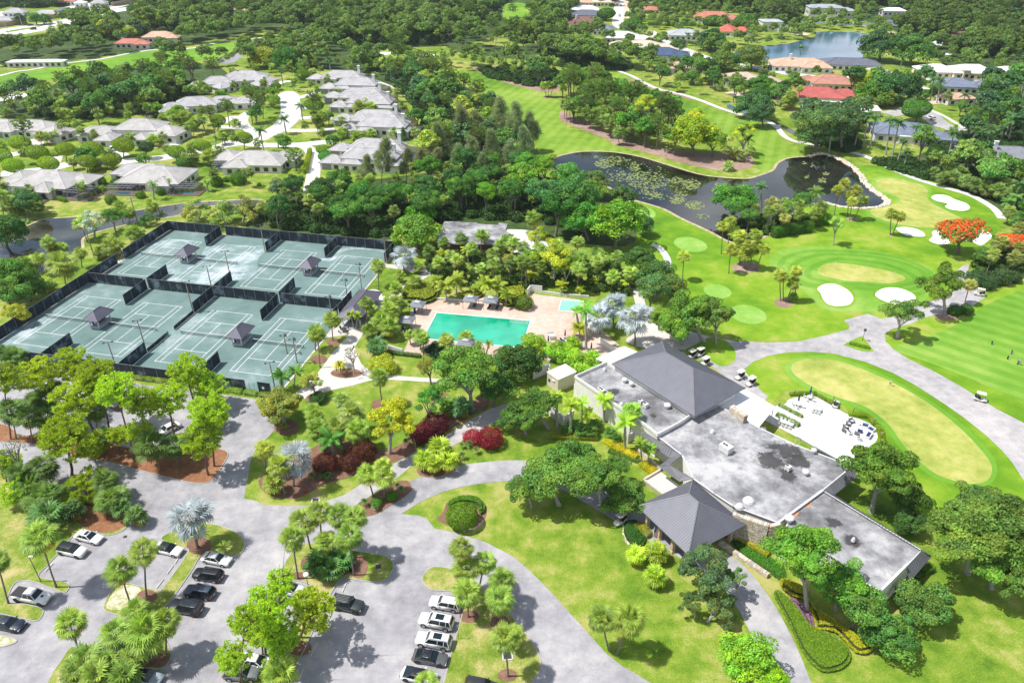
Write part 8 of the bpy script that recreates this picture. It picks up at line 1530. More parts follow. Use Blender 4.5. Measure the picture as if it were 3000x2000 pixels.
# estate palms and pines
E_=dict(fan='sabal palm among the grey roofed townhouses',fanfar='sabal palm among the grey roofed townhouses',pinefar='slim pine among the grey roofed townhouses',far='leafy tree among the grey roofed townhouses',royal='feathery palm among the grey roofed townhouses')
row('fan',0,0,[(600,1150,590,1040,55),(640,1160,640,1060,50),(1200,1120,1185,990,38),(1590,1180,1590,1060,65),(1660,1200,1640,1080,65),(1710,1200,1700,1070,60),(1500,1120,1510,1080,45),(1780,1240,1785,1130,50),(1290,1050,1270,930,45),(1880,870,1860,790,45),(1820,870,1815,790,45),(870,1330,860,1230,38)],'sabal palm beside the townhouses','palms beside the townhouses');row('fan',0,0,[(380,1330,370,1260,50),(440,1330,420,1250,45),(1420,1340,1400,1280,55),(1470,1350,1460,1300,50),(2050,1330,2040,1260,50),(680,1560,670,1490,45),(990,1550,985,1480,55),(1040,1560,1040,1490,50),(900,1560,880,1510,60),(1940,1520,1930,1440,75),(1760,1520,1750,1440,75),(2210,1568,2200,1530,55)],'sabal palm in the front yards','palms in the front yards')
row('pinefar',0,0,[(245,1430,200,1130,100),(1975,1240,1920,1010,65),(2110,1170,2080,970,95),(2320,1140,2290,850,90)],'tall slim pine over the estate lawns','pines over the estate');row('pinefar',1,0,[(65,1090,60,860,75),(10,1110,0,900,70),(515,1050,515,880,70)],'tall slim pine by the cul-de-sac','pines by the cul-de-sac')
row('fan',1,0,[(570,1225,550,1110,45),(590,1230,590,1150,45),(620,1210,610,1070,55),(950,1060,950,990,65),(1050,1060,1050,990,60),(1000,1030,1000,960,55),(790,1330,780,1250,50),(800,1270,795,1210,45),(940,1310,930,1260,55),(1010,1310,1010,1250,50),(1080,1290,1070,1240,45),(900,1290,900,1240,40)],'sabal palm between the townhouses of the right row','palms of the townhouse row');row('royal',1,0,[(205,1360,200,1270,55),(745,920,735,840,50),(795,930,785,880,35),(345,830,345,780,32),(800,830,810,800,40)],'feathery palm along the cul-de-sac','feathery palms along the cul-de-sac',(.08,.16,.03));spec('pinefar',1,0,370,1568,350,1430,100,'bushy conifer beside the screened skylight roof',None,(.1,.18,.03));spec('casu',1,0,1350,1290,1350,1240,45,'slim conifer at the end of the townhouse row',None,(.06,.14,.04));spec('ball',0,0,1680,1560,1800,1500,60,'dark leafy shrub tree between the front houses',None,(.06,.13,.02))
row('royal',0,0,[(1890,1220,1860,1130,60),(1820,1200,1800,1100,60),(1980,1350,1990,1270,35),(2070,1330,2060,1280,45)],'dark feathery palm by the townhouse garages','feathery palms by the garages',(.05,.12,.03))
# silver palms far off
row('silver',0,0,[(1285,300,1270,250,42),(1120,390,1115,330,42)],'distant silver palm by the orange bungalow','distant silver palms')
# golf lawn palms
row('fan',2,1,[(1565,1010,1580,790,58),(1922,765,1938,510,55),(1985,690,2005,470,55),(1990,945,2010,730,55),(2245,910,2310,720,58)],'tall sabal palm standing free on the golf lawn','free standing palms of the golf lawn',(.15,.2,.03));row('fan',2,1,[(2090,860,2080,700,62),(2140,900,2140,770,60),(2160,910,2180,690,60),(2190,890,2210,740,60),(2100,850,2100,600,60),(2230,680,2245,590,62),(2060,700,2040,570,60)],'sabal palm in the mulched clump on the golf lawn','mulched palm clump on the golf lawn',(.15,.2,.03))
row('fan',3,1,[(115,1195,75,960,55),(140,1200,140,980,52),(165,1205,235,1035,62),(250,1200,260,925,55)],'sabal palm in the clump beside the left bunker','palm clump beside the bunker',(.14,.19,.03));spec('fan',3,1,230,1200,225,1180,45,'short round palm at the foot of the clump of four',None,(.09,.16,.03));row('fan',3,1,[(608,410,645,180,52),(650,300,700,125,52),(730,420,745,230,45),(748,455,775,290,50),(790,450,870,270,55),(770,300,805,180,55)],'sabal palm grouped at the dark pond bay','palm group at the dark bay',(.14,.18,.03));row('fan',3,1,[(1122,592,1125,395,50),(1140,598,1210,420,55)],'sabal palm of the pair beside the small bunker','palm pair beside the bunker',(.13,.18,.03));spec('oakopen',3,1,597,682,630,480,75,'slender light green tree on the golf lawn',None,(.18,.3,.06))
spec('flame',3,1,1745,760,1740,580,215,'flame tree covered in red blossoms over the bunker');spec('flame',3,1,2200,820,2200,660,130,'smaller flame tree at the right edge, orange tips',None,(.13,.17,.03));spec('oakopen',3,1,1625,1310,1610,1060,200,'spreading tree with dark trunk on the cart path corner',None,(.085,.15,.015));spec('oakopen',3,1,1185,1535,1245,1310,175,'sparse multi stemmed tree at the road bend',None,(.09,.17,.03));spec('fan',3,1,1805,1225,1850,1050,60,'slender leaning palm by the golf path',None,(.14,.17,.05));row('bush',3,1,[(1705,1320,1705,1295,58),(1810,1310,1810,1280,58)],'round dark shrub under the path corner tree','round shrubs at the path corner',(.045,.12,.012))
wood(T(3,1,[1850,880,1900,960,2100,1010,2352,960,2500,900,2500,700,2200,720,1950,780]),dict(fan=4,dense=1),4.,dict(fan=(5,7.5),dense=(3.5,5)),dict(fan=(2.,2.5),dense=(2.4,3.2)),dict(fan='sabal palm in the clump right of the flame tree',dense='leafy tree in the clump right of the flame tree'),'clump right of the flame tree',dict(fan=[(.12,.15,.04),(.15,.18,.05)],dense=[(.07,.13,.02)]),7)
wood(T(3,1,[2130,380,2352,330,2600,420,2600,700,2300,640,2150,520]),dict(royal=2,fan=2,dense=2),4.6,dict(fan=(4,6.5),dense=(3.5,5),royal=(3.5,5)),dict(fan=(2.,2.4),dense=(2.4,3.4),royal=(2.5,3)),dict(fan='sabal palm at the right edge above the flame trees',dense='leafy tree at the right edge above the flame trees',royal='feathery palm at the right edge above the flame trees'),'right edge clump',dict(fan=[(.1,.16,.04)],dense=[(.06,.13,.02)],royal=[(.07,.16,.03)]),8)
row('bush',3,1,[(1900,1050,1900,1000,90),(1990,1080,1980,1040,70),(2130,1030,2120,960,90),(2250,1020,2230,980,60),(2050,1050,2060,1000,60)],'grey green shrub under the palms by the golf path','shrubs at the golf path',(.06,.12,.04))
# pond grove
wood(T(2,1,[1850,420,2000,440,2352,470,2560,400,2780,420,2900,480,2720,560,2400,620,2230,590,2000,530]),dict(fan=5,dense=2),4.2,dict(fan=(4.5,7),dense=(5,7)),dict(fan=(2.,2.5),dense=(2.8,4)),dict(fan='sabal palm in the grove at the pond narrows',dense='dense green tree in the grove at the pond narrows'),'grove at the pond narrows',dict(fan=[(.12,.17,.04),(.09,.15,.03),(.15,.18,.05)],dense=[(.06,.16,.015),(.05,.13,.02)]),9)
spec('dense',2,1,2020,440,2060,270,180,'round green tree at the pond side of the grove',None,(.07,.19,.018));spec('royal',2,1,2290,430,2290,150,75,'feathery palm sticking up above the pond grove',None,(.05,.13,.03));spec('royal',3,1,440,330,440,200,90,'feathery palm at the right of the pond grove',None,(.1,.18,.03));spec('fan',2,0,368,1560,372,1445,42,'lone palm at the left shore of the pond',None)
# tree island between fairways
TI='tree island between the fairways';DTI=dict(fan='sabal palm on the tree island between the fairways',fanfar='sabal palm on the tree island between the fairways',pinefar='pine on the tree island between the fairways',far='leafy tree on the tree island between the fairways',dense='leafy tree on the tree island between the fairways')
wood(T(2,0,[470,1090,640,1060,900,1180,1250,1290,1600,1380,1500,1440,1250,1380,1000,1310,800,1230,600,1150]),dict(fanfar=5,far=2,pinefar=.6),3.6,dict(fanfar=(6,9),far=(6,8),pinefar=(11,14)),dict(fanfar=(2.6,3.1),far=(3.2,4.4),pinefar=(3.8,5)),DTI,TI,dict(fanfar=[(.075,.12,.035),(.09,.14,.04)],far=[(.05,.13,.015)],pinefar=[(.09,.15,.03)]),11)
wood(T(2,0,[450,860,800,850,1200,1000,1500,1150,1450,1280,1000,1140,700,1020,470,980]),dict(fanfar=3,far=2,pinefar=2.5),4.2,dict(fanfar=(6,9),far=(6,9),pinefar=(11,15)),dict(fanfar=(2.6,3.1),far=(3.5,5),pinefar=(4.5,6)),DTI,TI,dict(fanfar=[(.075,.12,.035)],far=[(.06,.14,.02)],pinefar=[(.1,.16,.03),(.08,.14,.025)]),12)
row('fan',2,0,[(485,1095,480,960,45),(500,1120,505,975,45),(535,1135,530,970,45),(600,1140,605,1000,48),(720,1180,715,1060,50),(800,1205,800,1060,48),(905,1265,890,1130,50),(985,1332,970,1220,48),(1028,1338,1030,1230,45),(1090,1265,1090,1110,48),(1170,1330,1160,1190,52),(1240,1320,1235,1220,48)],'sabal palm at the front of the tree island','front palms of the tree island',(.08,.13,.035));spec('dense',2,0,1660,1430,1650,1230,190,'yellow green tree dome at the tip of the tree island',None,(.19,.29,.01));spec('dense',2,0,1840,1440,1850,1290,110,'bright tree right of the yellow green dome',None,(.14,.24,.012));spec('oakopen',2,0,1250,1250,1220,960,110,'tree with yellow blossoms in the tree island',None,(.28,.3,.02));spec('oakopen',2,0,1700,1200,1690,1060,80,'pale yellow tree top behind the dome',None,(.27,.32,.02));spec('oakopen',2,0,2140,1430,2110,1230,110,'yellow blossomed tree wrapped round a palm on the right fairway',None,(.26,.3,.02));row('royal',2,0,[(2120,1420,2120,1170,75),(2170,1420,2170,1280,70),(1840,1200,1840,1170,65)],'feathery dark palm on the right fairway clump','feathery palms of the right fairway');row('fan',2,0,[(2050,1470,2050,1400,62),(2150,1500,2190,1380,48),(1960,1480,1970,1370,48),(2080,1480,2100,1430,55),(1990,1568,1990,1530,55)],'pale sabal palm at the tree island tip','pale palms at the island tip',(.14,.19,.06));row('fan',2,0,[(315,893,290,790,40),(335,897,340,790,40),(355,893,380,780,40),(1165,900,1180,810,50),(1265,890,1265,850,38)],'palm standing free beside the tree island','free palms beside the tree island')
# ---------------- mid and far woods ----------------
FG=[(.04,.1,.02),(.055,.12,.02),(.07,.14,.025),(.035,.085,.018),(.09,.15,.03),(.045,.095,.035)];FP=[(.07,.12,.035),(.09,.14,.045),(.06,.105,.035)];FY=FG+[(.14,.2,.02),(.18,.22,.03)]
def fw(pts,mix,gap,lab,seed,hs=(7,11),cols=FG,rr=(3.8,5.8),ph=(6,9)):
 K=dict(far='leafy tree',fanfar='sabal palm',pinefar='pine',royal='feathery palm',casu='casuarina')
 H_=dict(far=hs,fanfar=ph,pinefar=(hs[0]+3,hs[1]+3),royal=(ph[0],ph[1]+2),casu=(8,10));RR=dict(far=rr,fanfar=(2.5,3.),pinefar=(4.2,5.8),royal=(2.8,3.4),casu=(4,6))
 wood(pts,mix,gap,H_,RR,{k: K[k]+' '+lab for k in K},lab,dict(far=cols,fanfar=FP,pinefar=[(.085,.14,.025),(.1,.15,.03)],royal=[(.045,.1,.03)]),seed,None,2)
fw(T(2,0,[0,640,400,650,420,760,200,800,-200,720,-300,640]),dict(fanfar=4,pinefar=.8,far=.6),6.5,'in the strip left of the tree island',21)
fw(T(2,0,[250,470,600,480,1000,560,1080,630,980,650,700,640,300,600]),dict(far=5,fanfar=1),7,'in the dark wood above the tree island',22,cols=[(.03,.075,.018),(.04,.09,.02),(.05,.1,.03)])
fw(T(2,0,[-600,380,-100,400,400,330,700,350,1000,420,900,480,500,470,0,500,-500,470]),dict(far=3,fanfar=4,pinefar=1),8,'along the path beyond the far green',23)
fw(T(2,0,[1060,700,1200,745,1370,815,1600,870,1850,950,1960,1000,2200,1060,2352,1140,2300,1090,2000,960,1700,860,1400,770,1150,680]),dict(far=2,fanfar=3),7,'along the cart path right of the fairway',24,cols=[(.045,.1,.02),(.06,.12,.02)])
fw(T(2,0,[1000,620,1300,700,1700,800,1950,900,2050,960,1980,820,1900,700,1700,680,1400,640,1150,600]),dict(far=4,fanfar=1.5),8.5,'between the villas and the right fairway',25)
fw(T(1,0,[1540,1568,1560,1200,1450,950,1200,720,1300,560,1700,720,1800,860,2050,980,2250,1250,2350,1480,2000,1500]),dict(far=4,fanfar=2,pinefar=1),7.5,'in the wood left of the main fairway',26,cols=FY)
fw(T(1,0,[300,600,500,610,900,560,1100,560,1200,620,1150,690,1000,690,800,640,500,640]),dict(far=4,fanfar=1,pinefar=1.2),8.5,'behind the cul-de-sac houses',27)
fw(T(0,0,[1050,1060,1400,1040,1650,930,1800,840,2050,790,1950,750,1400,770,1000,840,700,900,480,960,350,1060,600,1090,900,1110]),dict(far=3,pinefar=3.5,fanfar=1),6.5,'in the pine wood behind the townhouses',28,cols=FG)
fw(T(0,0,[-100,990,200,980,400,1000,450,1100,700,1130,900,1120,950,1160,500,1120,200,1080,-100,1100]),dict(fanfar=4,far=2),6.5,'behind the left townhouses',29)
fw(T(0,0,[500,560,900,530,1180,480,1250,440,1100,400,700,420,480,470]),dict(far=4,fanfar=1),8,'between the highway and the left fairway',30,cols=[(.045,.095,.025),(.06,.11,.025),(.05,.09,.035)])
fw(T(0,0,[-100,640,0,650,220,640,350,600,460,590,440,480,200,470,-100,560]),dict(far=3,fanfar=1.5),8,'at the left end of the left fairway',31)
fw(T(0,0,[1620,430,1800,435,2050,380,2352,355,2700,310,2700,230,2300,250,1900,330,1600,380]),dict(far=5),8,'along the far side of the left fairway',32,cols=[(.05,.1,.03),(.06,.115,.03),(.045,.09,.035)])
fw(T(0,0,[1500,640,1500,560,1850,600,2050,600,2600,480,2900,400,3100,520,2900,640,2600,600,2352,640,2100,660]),dict(far=4,fanfar=2),8.5,'between the far ponds and the townhouses',33,cols=FY)
fw(T(1,0,[330,470,700,500,1000,480,1700,430,2300,330,2352,250,1800,380,1300,380,800,400,500,360,300,400]),dict(far=3,fanfar=4),9.5,'beyond the far green',34,cols=FG)
fw(T(1,0,[1680,600,1700,560,2100,600,2130,660,1900,660]),dict(fanfar=4,far=1),6,'in the palm clump beside the far green',35)
fw(T(3,0,[300,1250,420,1320,700,1400,850,1370,850,1250,700,1100,300,1080]),dict(far=4,fanfar=2,royal=1),6,'over the creek mouth beside the pond',36,cols=[(.05,.1,.025),(.045,.09,.03)])
fw(T(3,0,[950,1500,1300,1480,1500,1560,1900,1568,2352,1500,2500,1800,2352,1950,2000,1800,1600,1680,1250,1600]),dict(far=3,fanfar=3,royal=1),6.5,'on the right of the golf path',37)
fw(T(3,0,[1500,1250,1800,1200,2352,1250,2500,1350,2000,1350,1900,1500,1500,1480,1400,1380]),dict(far=2,royal=3,fanfar=1.5),7,'between the villas at the right edge',38,cols=[(.035,.085,.022),(.045,.1,.025)])
fw(T(3,0,[1700,1000,2000,960,2400,1000,2500,1180,2100,1180,1750,1080]),dict(far=3,royal=2,fanfar=1),8,'below the pink garage at the right',39)
fw(T(3,0,[1850,850,2200,820,2500,880,2500,960,2000,960]),dict(far=4,royal=1),9,'right of the slate villa',40)
fw(T(3,0,[850,560,1150,540,1480,560,1480,600,1300,680,1050,620,800,640]),dict(far=4,royal=1.2,fanfar=.5),9,'between the lake and the cream mansion',41)
fw(T(3,0,[700,850,850,840,1100,880,1350,880,1360,960,1100,1010,850,990,740,900]),dict(far=5,fanfar=1),8,'right of the red villa',42)
fw(T(3,0,[120,760,420,740,480,700,300,700,100,700]),dict(far=2,fanfar=1),9,'behind the coral villas',43)
fw(T(2,0,[1150,190,1700,230,2000,200,1700,150,1200,120]),dict(far=4,royal=1,fanfar=1),10,'beyond the villa street',44)
fw(T(2,0,[1700,430,2000,480,2352,560,2400,640,2100,650,1800,560]),dict(far=3,royal=1),9.5,'below the pale villa by the lake',45)
fw(T(3,0,[1450,500,1500,440,1900,430,2400,420,2500,560,2250,560,1900,520,1600,500]),dict(far=4,royal=1),10,'behind the cream mansion',46)
for a in ((3,0,1210,950,1220,850,150,'big dark tree right of the yellow one',(.03,.08,.018)),(3,0,860,880,870,740,110,'bright yellow green tree beside the red villa',(.3,.34,.01)),(3,0,960,960,960,850,130,'mid green tree below the yellow one',(.07,.17,.015)),(3,0,440,1400,430,1180,170,'large olive tree over the creek, left one',(.06,.11,.025)),(3,0,680,1390,660,1150,170,'large olive tree over the creek, right one',(.065,.11,.03)),(3,0,1030,560,1020,430,160,'dark tree at the lake corner',(.03,.08,.02)),(3,0,1300,600,1330,480,170,'green tree right of the lake corner',(.06,.13,.02)),(2,0,2200,640,2200,550,130,'brownish green tree below the lake',(.09,.13,.02)),(2,0,1950,650,1950,580,115,'dark green round tree left of the brownish one',(.03,.1,.015)),(2,0,1830,460,1830,380,120,'dark tree beside the red villa',(.03,.08,.02)),(2,0,2290,880,2290,800,110,'large tree right of the tan villa',(.05,.13,.012)),(2,0,2250,1080,2220,950,150,'olive tree at the cart path bend',(.045,.1,.025)),(2,0,2310,1170,2290,1050,110,'olive tree on a mulch ring at the cart path',(.045,.1,.03)),(2,0,1540,480,1540,420,60,'small tree beside the villa street',(.045,.1,.03)),(0,0,1030,350,1020,270,105,'yellow green domed tree by the highway',(.26,.3,.01)),(0,0,1190,350,1190,290,60,'yellowish tree right of the domed one',(.22,.25,.02)),(0,0,1450,260,1440,200,110,'yellow green broad tree beyond the bungalow',(.15,.2,.02)),(0,0,340,230,330,180,60,'tree on the highway verge, left of two',(.06,.15,.02)),(0,0,405,225,410,180,55,'tree on the highway verge, right of two',(.05,.13,.02)),(0,0,190,230,180,175,50,'grey green tree left of the highway pair',(.07,.12,.05)),(1,0,1030,640,1040,570,85,'bright yellow green tree behind the townhouses',(.12,.22,.01)),(1,0,280,640,290,560,130,'dark green tree behind the top townhouses',(.035,.11,.012)),(1,0,100,620,80,540,120,'yellow tinged tree by the far pond',(.18,.22,.02)),(3,0,1640,840,1650,830,30,'small shrub tree by the slate villa',(.04,.1,.02))):
 spec('dense',*a[:8],'single big trees of the estate',a[8])
for i,a in enumerate(((875,1340,920,1060,75),(935,1365,985,1080,80),(1080,1425,1110,1110,80),(1140,1440,1200,1140,85),(1490,925,1510,730,65),(1550,950,1590,740,65),(560,1400,570,1230,70),(1340,1330,1350,1170,70),(1430,1340,1430,1200,75),(2200,1320,2240,1100,80),(2130,1320,2140,1180,70),(1215,640,1225,530,60),(1435,700,1440,620,60))):
 spec('royal',3,0,*a,'tall royal palm with white trunk, '+('in the row before the terrace villa, leftmost of four','in the row before the terrace villa, second of four','in the row before the terrace villa, third of four','in the row before the terrace villa, rightmost of four','on the brick drive, left one','on the brick drive, right one','in the creek grove','right of the terrace villa, left one','right of the terrace villa, right one','near the right edge, tallest','near the right edge, shorter one','before the dark lake trees','before the cream mansion')[i],'royal palms of the villas',(.045,.11,.03),tilt=.12)
row('fan',3,0,[(1000,990,1010,920,50),(1050,990,1060,900,55),(1090,1000,1120,900,60),(1355,1115,1370,1040,48),(165,1010,165,940,55),(205,1010,215,870,50),(215,1000,230,920,50),(275,960,295,820,32),(465,930,472,850,32),(1880,1140,1890,1040,45)],'small sabal palm in the yards of the red villa','palms in the villa yards');spec('royal',3,0,303,500,303,440,36,'lone palm in front of the lake');row('fan',2,0,[(505,310,505,270,42),(735,290,735,250,30),(1095,290,1095,265,40),(1095,370,1095,325,35),(1275,450,1275,415,28),(1225,360,1225,320,50),(625,320,620,285,32),(1340,390,1340,360,48),(1520,850,1515,770,40)],'small palm on the villa street verge','palms on the villa street')
row('fan',3,1,[(1600,140,1595,60,60),(1810,180,1800,90,65),(1700,150,1690,60,60),(1900,220,1890,130,65),(1520,80,1510,20,55),(2000,250,2000,160,65),(2100,280,2110,180,70),(2250,320,2250,210,75),(1660,110,1650,20,60),(1750,130,1770,20,60),(2180,260,2190,140,70),(2050,200,2060,90,70)],'sabal palm in the palm belt along the golf path','palm belt along the golf path',(.08,.13,.035))
def yards(pts,mix,gap,lab,seed,cols):
 K=dict(far='leafy tree',fanfar='sabal palm',royal='feathery palm');wood(pts,mix,gap,dict(far=(3.5,6),fanfar=(4.5,7),royal=(6,9)),dict(far=(2.6,4.4),fanfar=(2.2,2.7),royal=(2.8,3.4)),{k: K[k]+' '+lab for k in K},lab,dict(far=cols,fanfar=FP,royal=[(.045,.1,.03)]),seed,None,1)
yards(T(2,0,[950,-30,4700,-30,4700,1250,3900,1150,3100,1020,2600,1020,2200,960,1700,800,1300,680,1050,600,1000,400,950,200]),dict(far=5,fanfar=1.5,royal=.6),8.8,'in the yards of the villas',71,[(.035,.085,.02),(.045,.1,.022),(.055,.12,.022),(.07,.14,.02)])
yards(T(0,0,[-100,1100,1400,1060,1700,900,2352,620,3500,580,3850,1000,3850,1400,3000,1500,2352,1568,1300,1568,-100,1568]),dict(far=.8,fanfar=4,royal=.4),8.2,'in the yards of the townhouses',72,[(.05,.12,.02),(.08,.16,.02),(.1,.19,.02)])
yards(T(0,1,[-60,180,300,150,1000,60,1900,30,2352,60,2352,160,1950,170,1000,220,600,330,-60,420]),dict(far=1,fanfar=3),6.5,'in the gardens of the canal houses',73,[(.08,.16,.02),(.1,.19,.02)])
# ---------------- the nearest wood trees singly, the rest as masses ----------------
used={}
for o in TREES: used[o.name.split('.')[0]]=used.get(o.name.split('.')[0],0)+1
LEFT=[]
for q in sorted(WQ,key=lambda t: t[0]):
 nm=NAME[q[1]]
 if used.get(nm,0)>=292: LEFT.append((q[2],q[1],q[3],q[4],q[5]));continue
 used[nm]=used.get(nm,0)+1;B=Vector((q[2][0],q[2][1],0));put(q[1],B,Vector((B.x+rnd.uniform(-.06,.06)*q[3],B.y,q[3])),q[4],q[6],q[7]+' '+nm.replace('_',' ')+'s',q[5])
def gn_mass(name,pts,forms,label,color,cat='woods'):
 """pts: (x, y, z, size, which form); one object whose trees are placed by geometry nodes"""
 me=bpy.data.meshes.new(name);me.from_pydata([q[:3] for q in pts],[],[]);o=meshobj(name,me,color=color);tag(o,label,cat,kind='stuff')
 a=me.attributes.new('size','FLOAT','POINT');a.data.foreach_set('value',[q[3] for q in pts]);a=me.attributes.new('which','INT','POINT');a.data.foreach_set('value',[q[4] for q in pts])
 ng=bpy.data.node_groups.new(name,'GeometryNodeTree');ng.interface.new_socket('Geometry',in_out='INPUT',socket_type='NodeSocketGeometry');ng.interface.new_socket('Geometry',in_out='OUTPUT',socket_type='NodeSocketGeometry')
 N=ng.nodes;L=ng.links;gi,go,jn=N.new('NodeGroupInput'),N.new('NodeGroupOutput'),N.new('GeometryNodeJoinGeometry')
 sz=N.new('GeometryNodeInputNamedAttribute');sz.data_type='FLOAT';sz.inputs['Name'].default_value='size';wh=N.new('GeometryNodeInputNamedAttribute');wh.data_type='INT';wh.inputs['Name'].default_value='which'
 rv=N.new('FunctionNodeRandomValue');rv.data_type='FLOAT_VECTOR';rv.inputs[0].default_value=(-.08,-.08,0);rv.inputs[1].default_value=(.08,.08,6.28)
 for k,(me_,c_) in enumerate(forms):
  so=bpy.data.objects.new('tree_form',me_);so.color=c4(c_);oi=N.new('GeometryNodeObjectInfo');oi.inputs[0].default_value=so;oi.inputs['As Instance'].default_value=True
  cp=N.new('FunctionNodeCompare');cp.data_type='INT';cp.operation='EQUAL';cp.inputs[3].default_value=k;L.new(wh.outputs[0],cp.inputs[2])
  ip=N.new('GeometryNodeInstanceOnPoints');L.new(gi.outputs[0],ip.inputs['Points']);L.new(cp.outputs[0],ip.inputs['Selection']);L.new(oi.outputs['Geometry'],ip.inputs['Instance']);L.new(rv.outputs[0],ip.inputs['Rotation']);L.new(sz.outputs[0],ip.inputs['Scale']);L.new(ip.outputs[0],jn.inputs[0])
 L.new(jn.outputs[0],go.inputs[0]);md=o.modifiers.new('trees','NODES');md.node_group=ng;print(name,len(pts));return o
FORM={'dense': 'far','fan': 'fanfar','oakopen': 'far','coco': 'royal'}
def mass(name,pts,label,cols):
 """pts: (p, kind, h, r, colour)"""
 rr=random.Random(5);ks=['far','fanfar','pinefar','royal'];forms=[(ARCH[k][0][j%len(ARCH[k][0])],cols[k]) for k in ks for j in range(3)]
 gn_mass(name,[(q[0][0],q[0][1],q[2],q[3],ks.index(FORM.get(q[1],q[1]))*3+rr.randrange(3)) for q in pts if FORM.get(q[1],q[1]) in ks],forms,label,cols['far'])
MC=dict(far=(.16,.27,.05),fanfar=(.2,.29,.09),pinefar=(.2,.3,.045),royal=(.07,.16,.045))
mass('wood',[q for q in LEFT if q[0][0]<0],'mixed trees of the middle distance left of the main fairway',MC)
mass('wood',[q for q in LEFT if q[0][0]>=0],'mixed trees of the middle distance round the fairways and villas',MC)
def under(polys,gap,label,color,r0,r1,seed):
 pts=[];rr=random.Random(seed)
 for p in polys: wood(p,dict(bush=1),gap,(.3,1.),(r0,r1),{},'',None,seed,pts)
 gn_mass('undergrowth',[(q[0][0],q[0][1],q[2],q[3],rr.randrange(3)) for q in pts],[(ARCH['bushfar'][0][j],color) for j in range(3)],label,color,'undergrowth')
def far_woods(name,polys,label,gap=9.5,seed=50,dark=1.,hts=(7,12)):
 pts=[]
 for p in polys: wood(p,dict(far=5,fanfar=2,pinefar=.8),gap,dict(far=hts,fanfar=(6,10),pinefar=(11,16)),dict(far=(4,6.4),fanfar=(2.6,3.2),pinefar=(4,5.5)),{},'',None,seed,pts)
 mass(name,pts,label,{k: [v*dark for v in MC[k]] for k in MC});FARP.extend(polys)
FARP=[]
far_woods('far_wood',[T(0,0,[1250,330,1250,170,1400,30,1300,-60,2352,-60,3400,-60,3500,-60,4500,-60,4700,-60,4650,10,4300,330,3900,420,3500,400,3100,420,2900,280,2600,210,2250,210,1950,300,1700,300]),T(0,0,[480,400,700,360,1000,380,1150,340,900,200,700,220,560,300])],'mixed far wood beyond the fairways at the top of the picture',7.5,51)
far_woods('far_wood',[T(2,0,[200,130,320,20,180,-60,950,-60,940,60,600,50,500,240,480,330,250,400,0,400,0,280,150,260])],'far wood left of the villa street',7.5,52)
far_woods('far_wood',[T(2,0,[1120,130,1100,-60,3900,-60,5000,-60,4900,120,4200,110,3900,90,3000,130,2800,110,2500,140,2650,170,2550,240,2352,220,2200,130,1900,90,1600,80]),T(3,0,[1180,320,1250,230,1400,60,2300,60,2200,180,2100,250,2400,330,2400,400,1900,380,1500,380,1300,340]),T(3,0,[1700,450,2400,420,2500,500,2400,540,2200,560,1800,500])],'dark far wood round the lake and the top right villas',7.5,53,.72)
far_woods('far_wood',[T(0,0,[-100,100,-100,-60,1300,-60,1250,20,1000,50,800,20,600,60,300,80,100,60])],'scattered trees between the top left houses',15,54,1.,(5,8))
under(FARP,5.5,'dark bushes below the far woods',(.05,.11,.025),2.5,4.2,63)
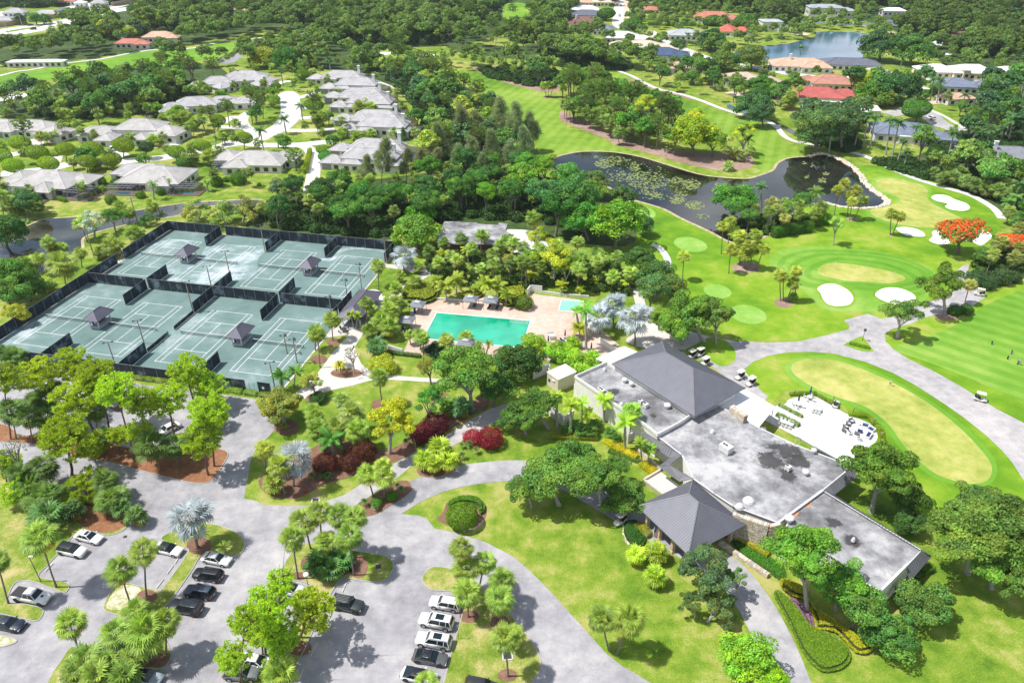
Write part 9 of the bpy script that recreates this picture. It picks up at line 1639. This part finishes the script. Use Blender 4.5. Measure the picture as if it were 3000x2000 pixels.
UW=[T(1,1,[20,420,330,330,900,250,1600,120,2352,60,2700,120,2900,300,2900,520,2600,480,2352,460,2000,420,1500,520,1100,620,700,570,200,530]),T(1,0,[1540,1568,1560,1200,1450,950,1200,720,1300,560,1700,720,1800,860,2050,980,2250,1250,2350,1480,2000,1500]),
T(0,0,[1100,1000,1500,980,1700,860,2000,780,1400,770,1000,830,700,900,450,960,350,1060,600,1090,900,1100]),T(2,0,[0,640,400,650,420,760,200,800,-200,720,-300,640]),T(2,0,[250,470,600,480,1000,560,1080,630,980,650,700,640,300,600]),
T(3,0,[950,1500,1300,1480,1500,1560,1900,1568,2352,1500,2500,1800,2352,1950,2000,1800,1600,1680,1250,1600]),T(3,0,[1500,1250,2352,1200,2500,1350,1900,1500,1500,1480]),T(3,0,[300,1250,420,1320,700,1400,850,1370,700,1100,300,1080])]
under(UW,2.1,'dark shrubs and low palms growing under the woods',(.05,.12,.022),1.2,2.4,61)
under([T(1,1,[1560,840,1900,740,2352,760,2800,800,3250,880,3480,1000,3450,1140,3200,1120,2960,1130,2700,1050,2352,1130,2200,1100,1900,1050,1650,1010]),T(3,1,[1850,880,1900,960,2100,1010,2352,960,2500,900,2500,700,2200,720,1950,780]),T(2,1,[1850,420,2352,470,2560,400,2900,480,2400,620,2000,530])],2.3,'green shrubs growing under the palm groves',(.09,.17,.03),.8,1.7,62)
# ---------------- names of place for look-alikes ----------------
ONE='first second third fourth fifth sixth seventh eighth ninth tenth eleventh twelfth thirteenth fourteenth fifteenth sixteenth'.split();sh={}
for o in sc.objects:
 if o.parent is None and o.get('label') and not o.get('kind'): sh.setdefault(o['label'],[]).append(o)
for lb,os_ in sh.items():
 n=len(os_)
 if 1<n<=48 and len(lb.split())<=10:
  nrow=1 if n<8 else 2 if n<20 else 3;os_.sort(key=lambda o: o.location.y)
  for r_ in range(nrow):
   part=os_[r_*n // nrow:(r_+1)*n // nrow];part.sort(key=lambda o: o.location.x/max(1,o.location.y))
   for i,o in enumerate(part): o['label']=lb+', '+({1: ('',),2: ('front row, ','back row, '),3: ('front row, ','middle row, ','back row, ')}[nrow][r_])+ONE[i]+' from left'
# ---------------- the air ----------------
hm=bpy.data.materials.new('haze');hm.use_nodes=True;N=hm.node_tree.nodes;N.clear();vo=N.new('ShaderNodeVolumePrincipled');ou=N.new('ShaderNodeOutputMaterial');hm.node_tree.links.new(vo.outputs[0],ou.inputs['Volume'])
vo.inputs['Density'].default_value=.00007;vo.inputs['Color'].default_value=(.85,.92,1,1);vo.inputs['Anisotropy'].default_value=.2
o=MB().box((0,1300,45.5),(5600,2800,93)).build('haze',hm);o['kind']='stuff'
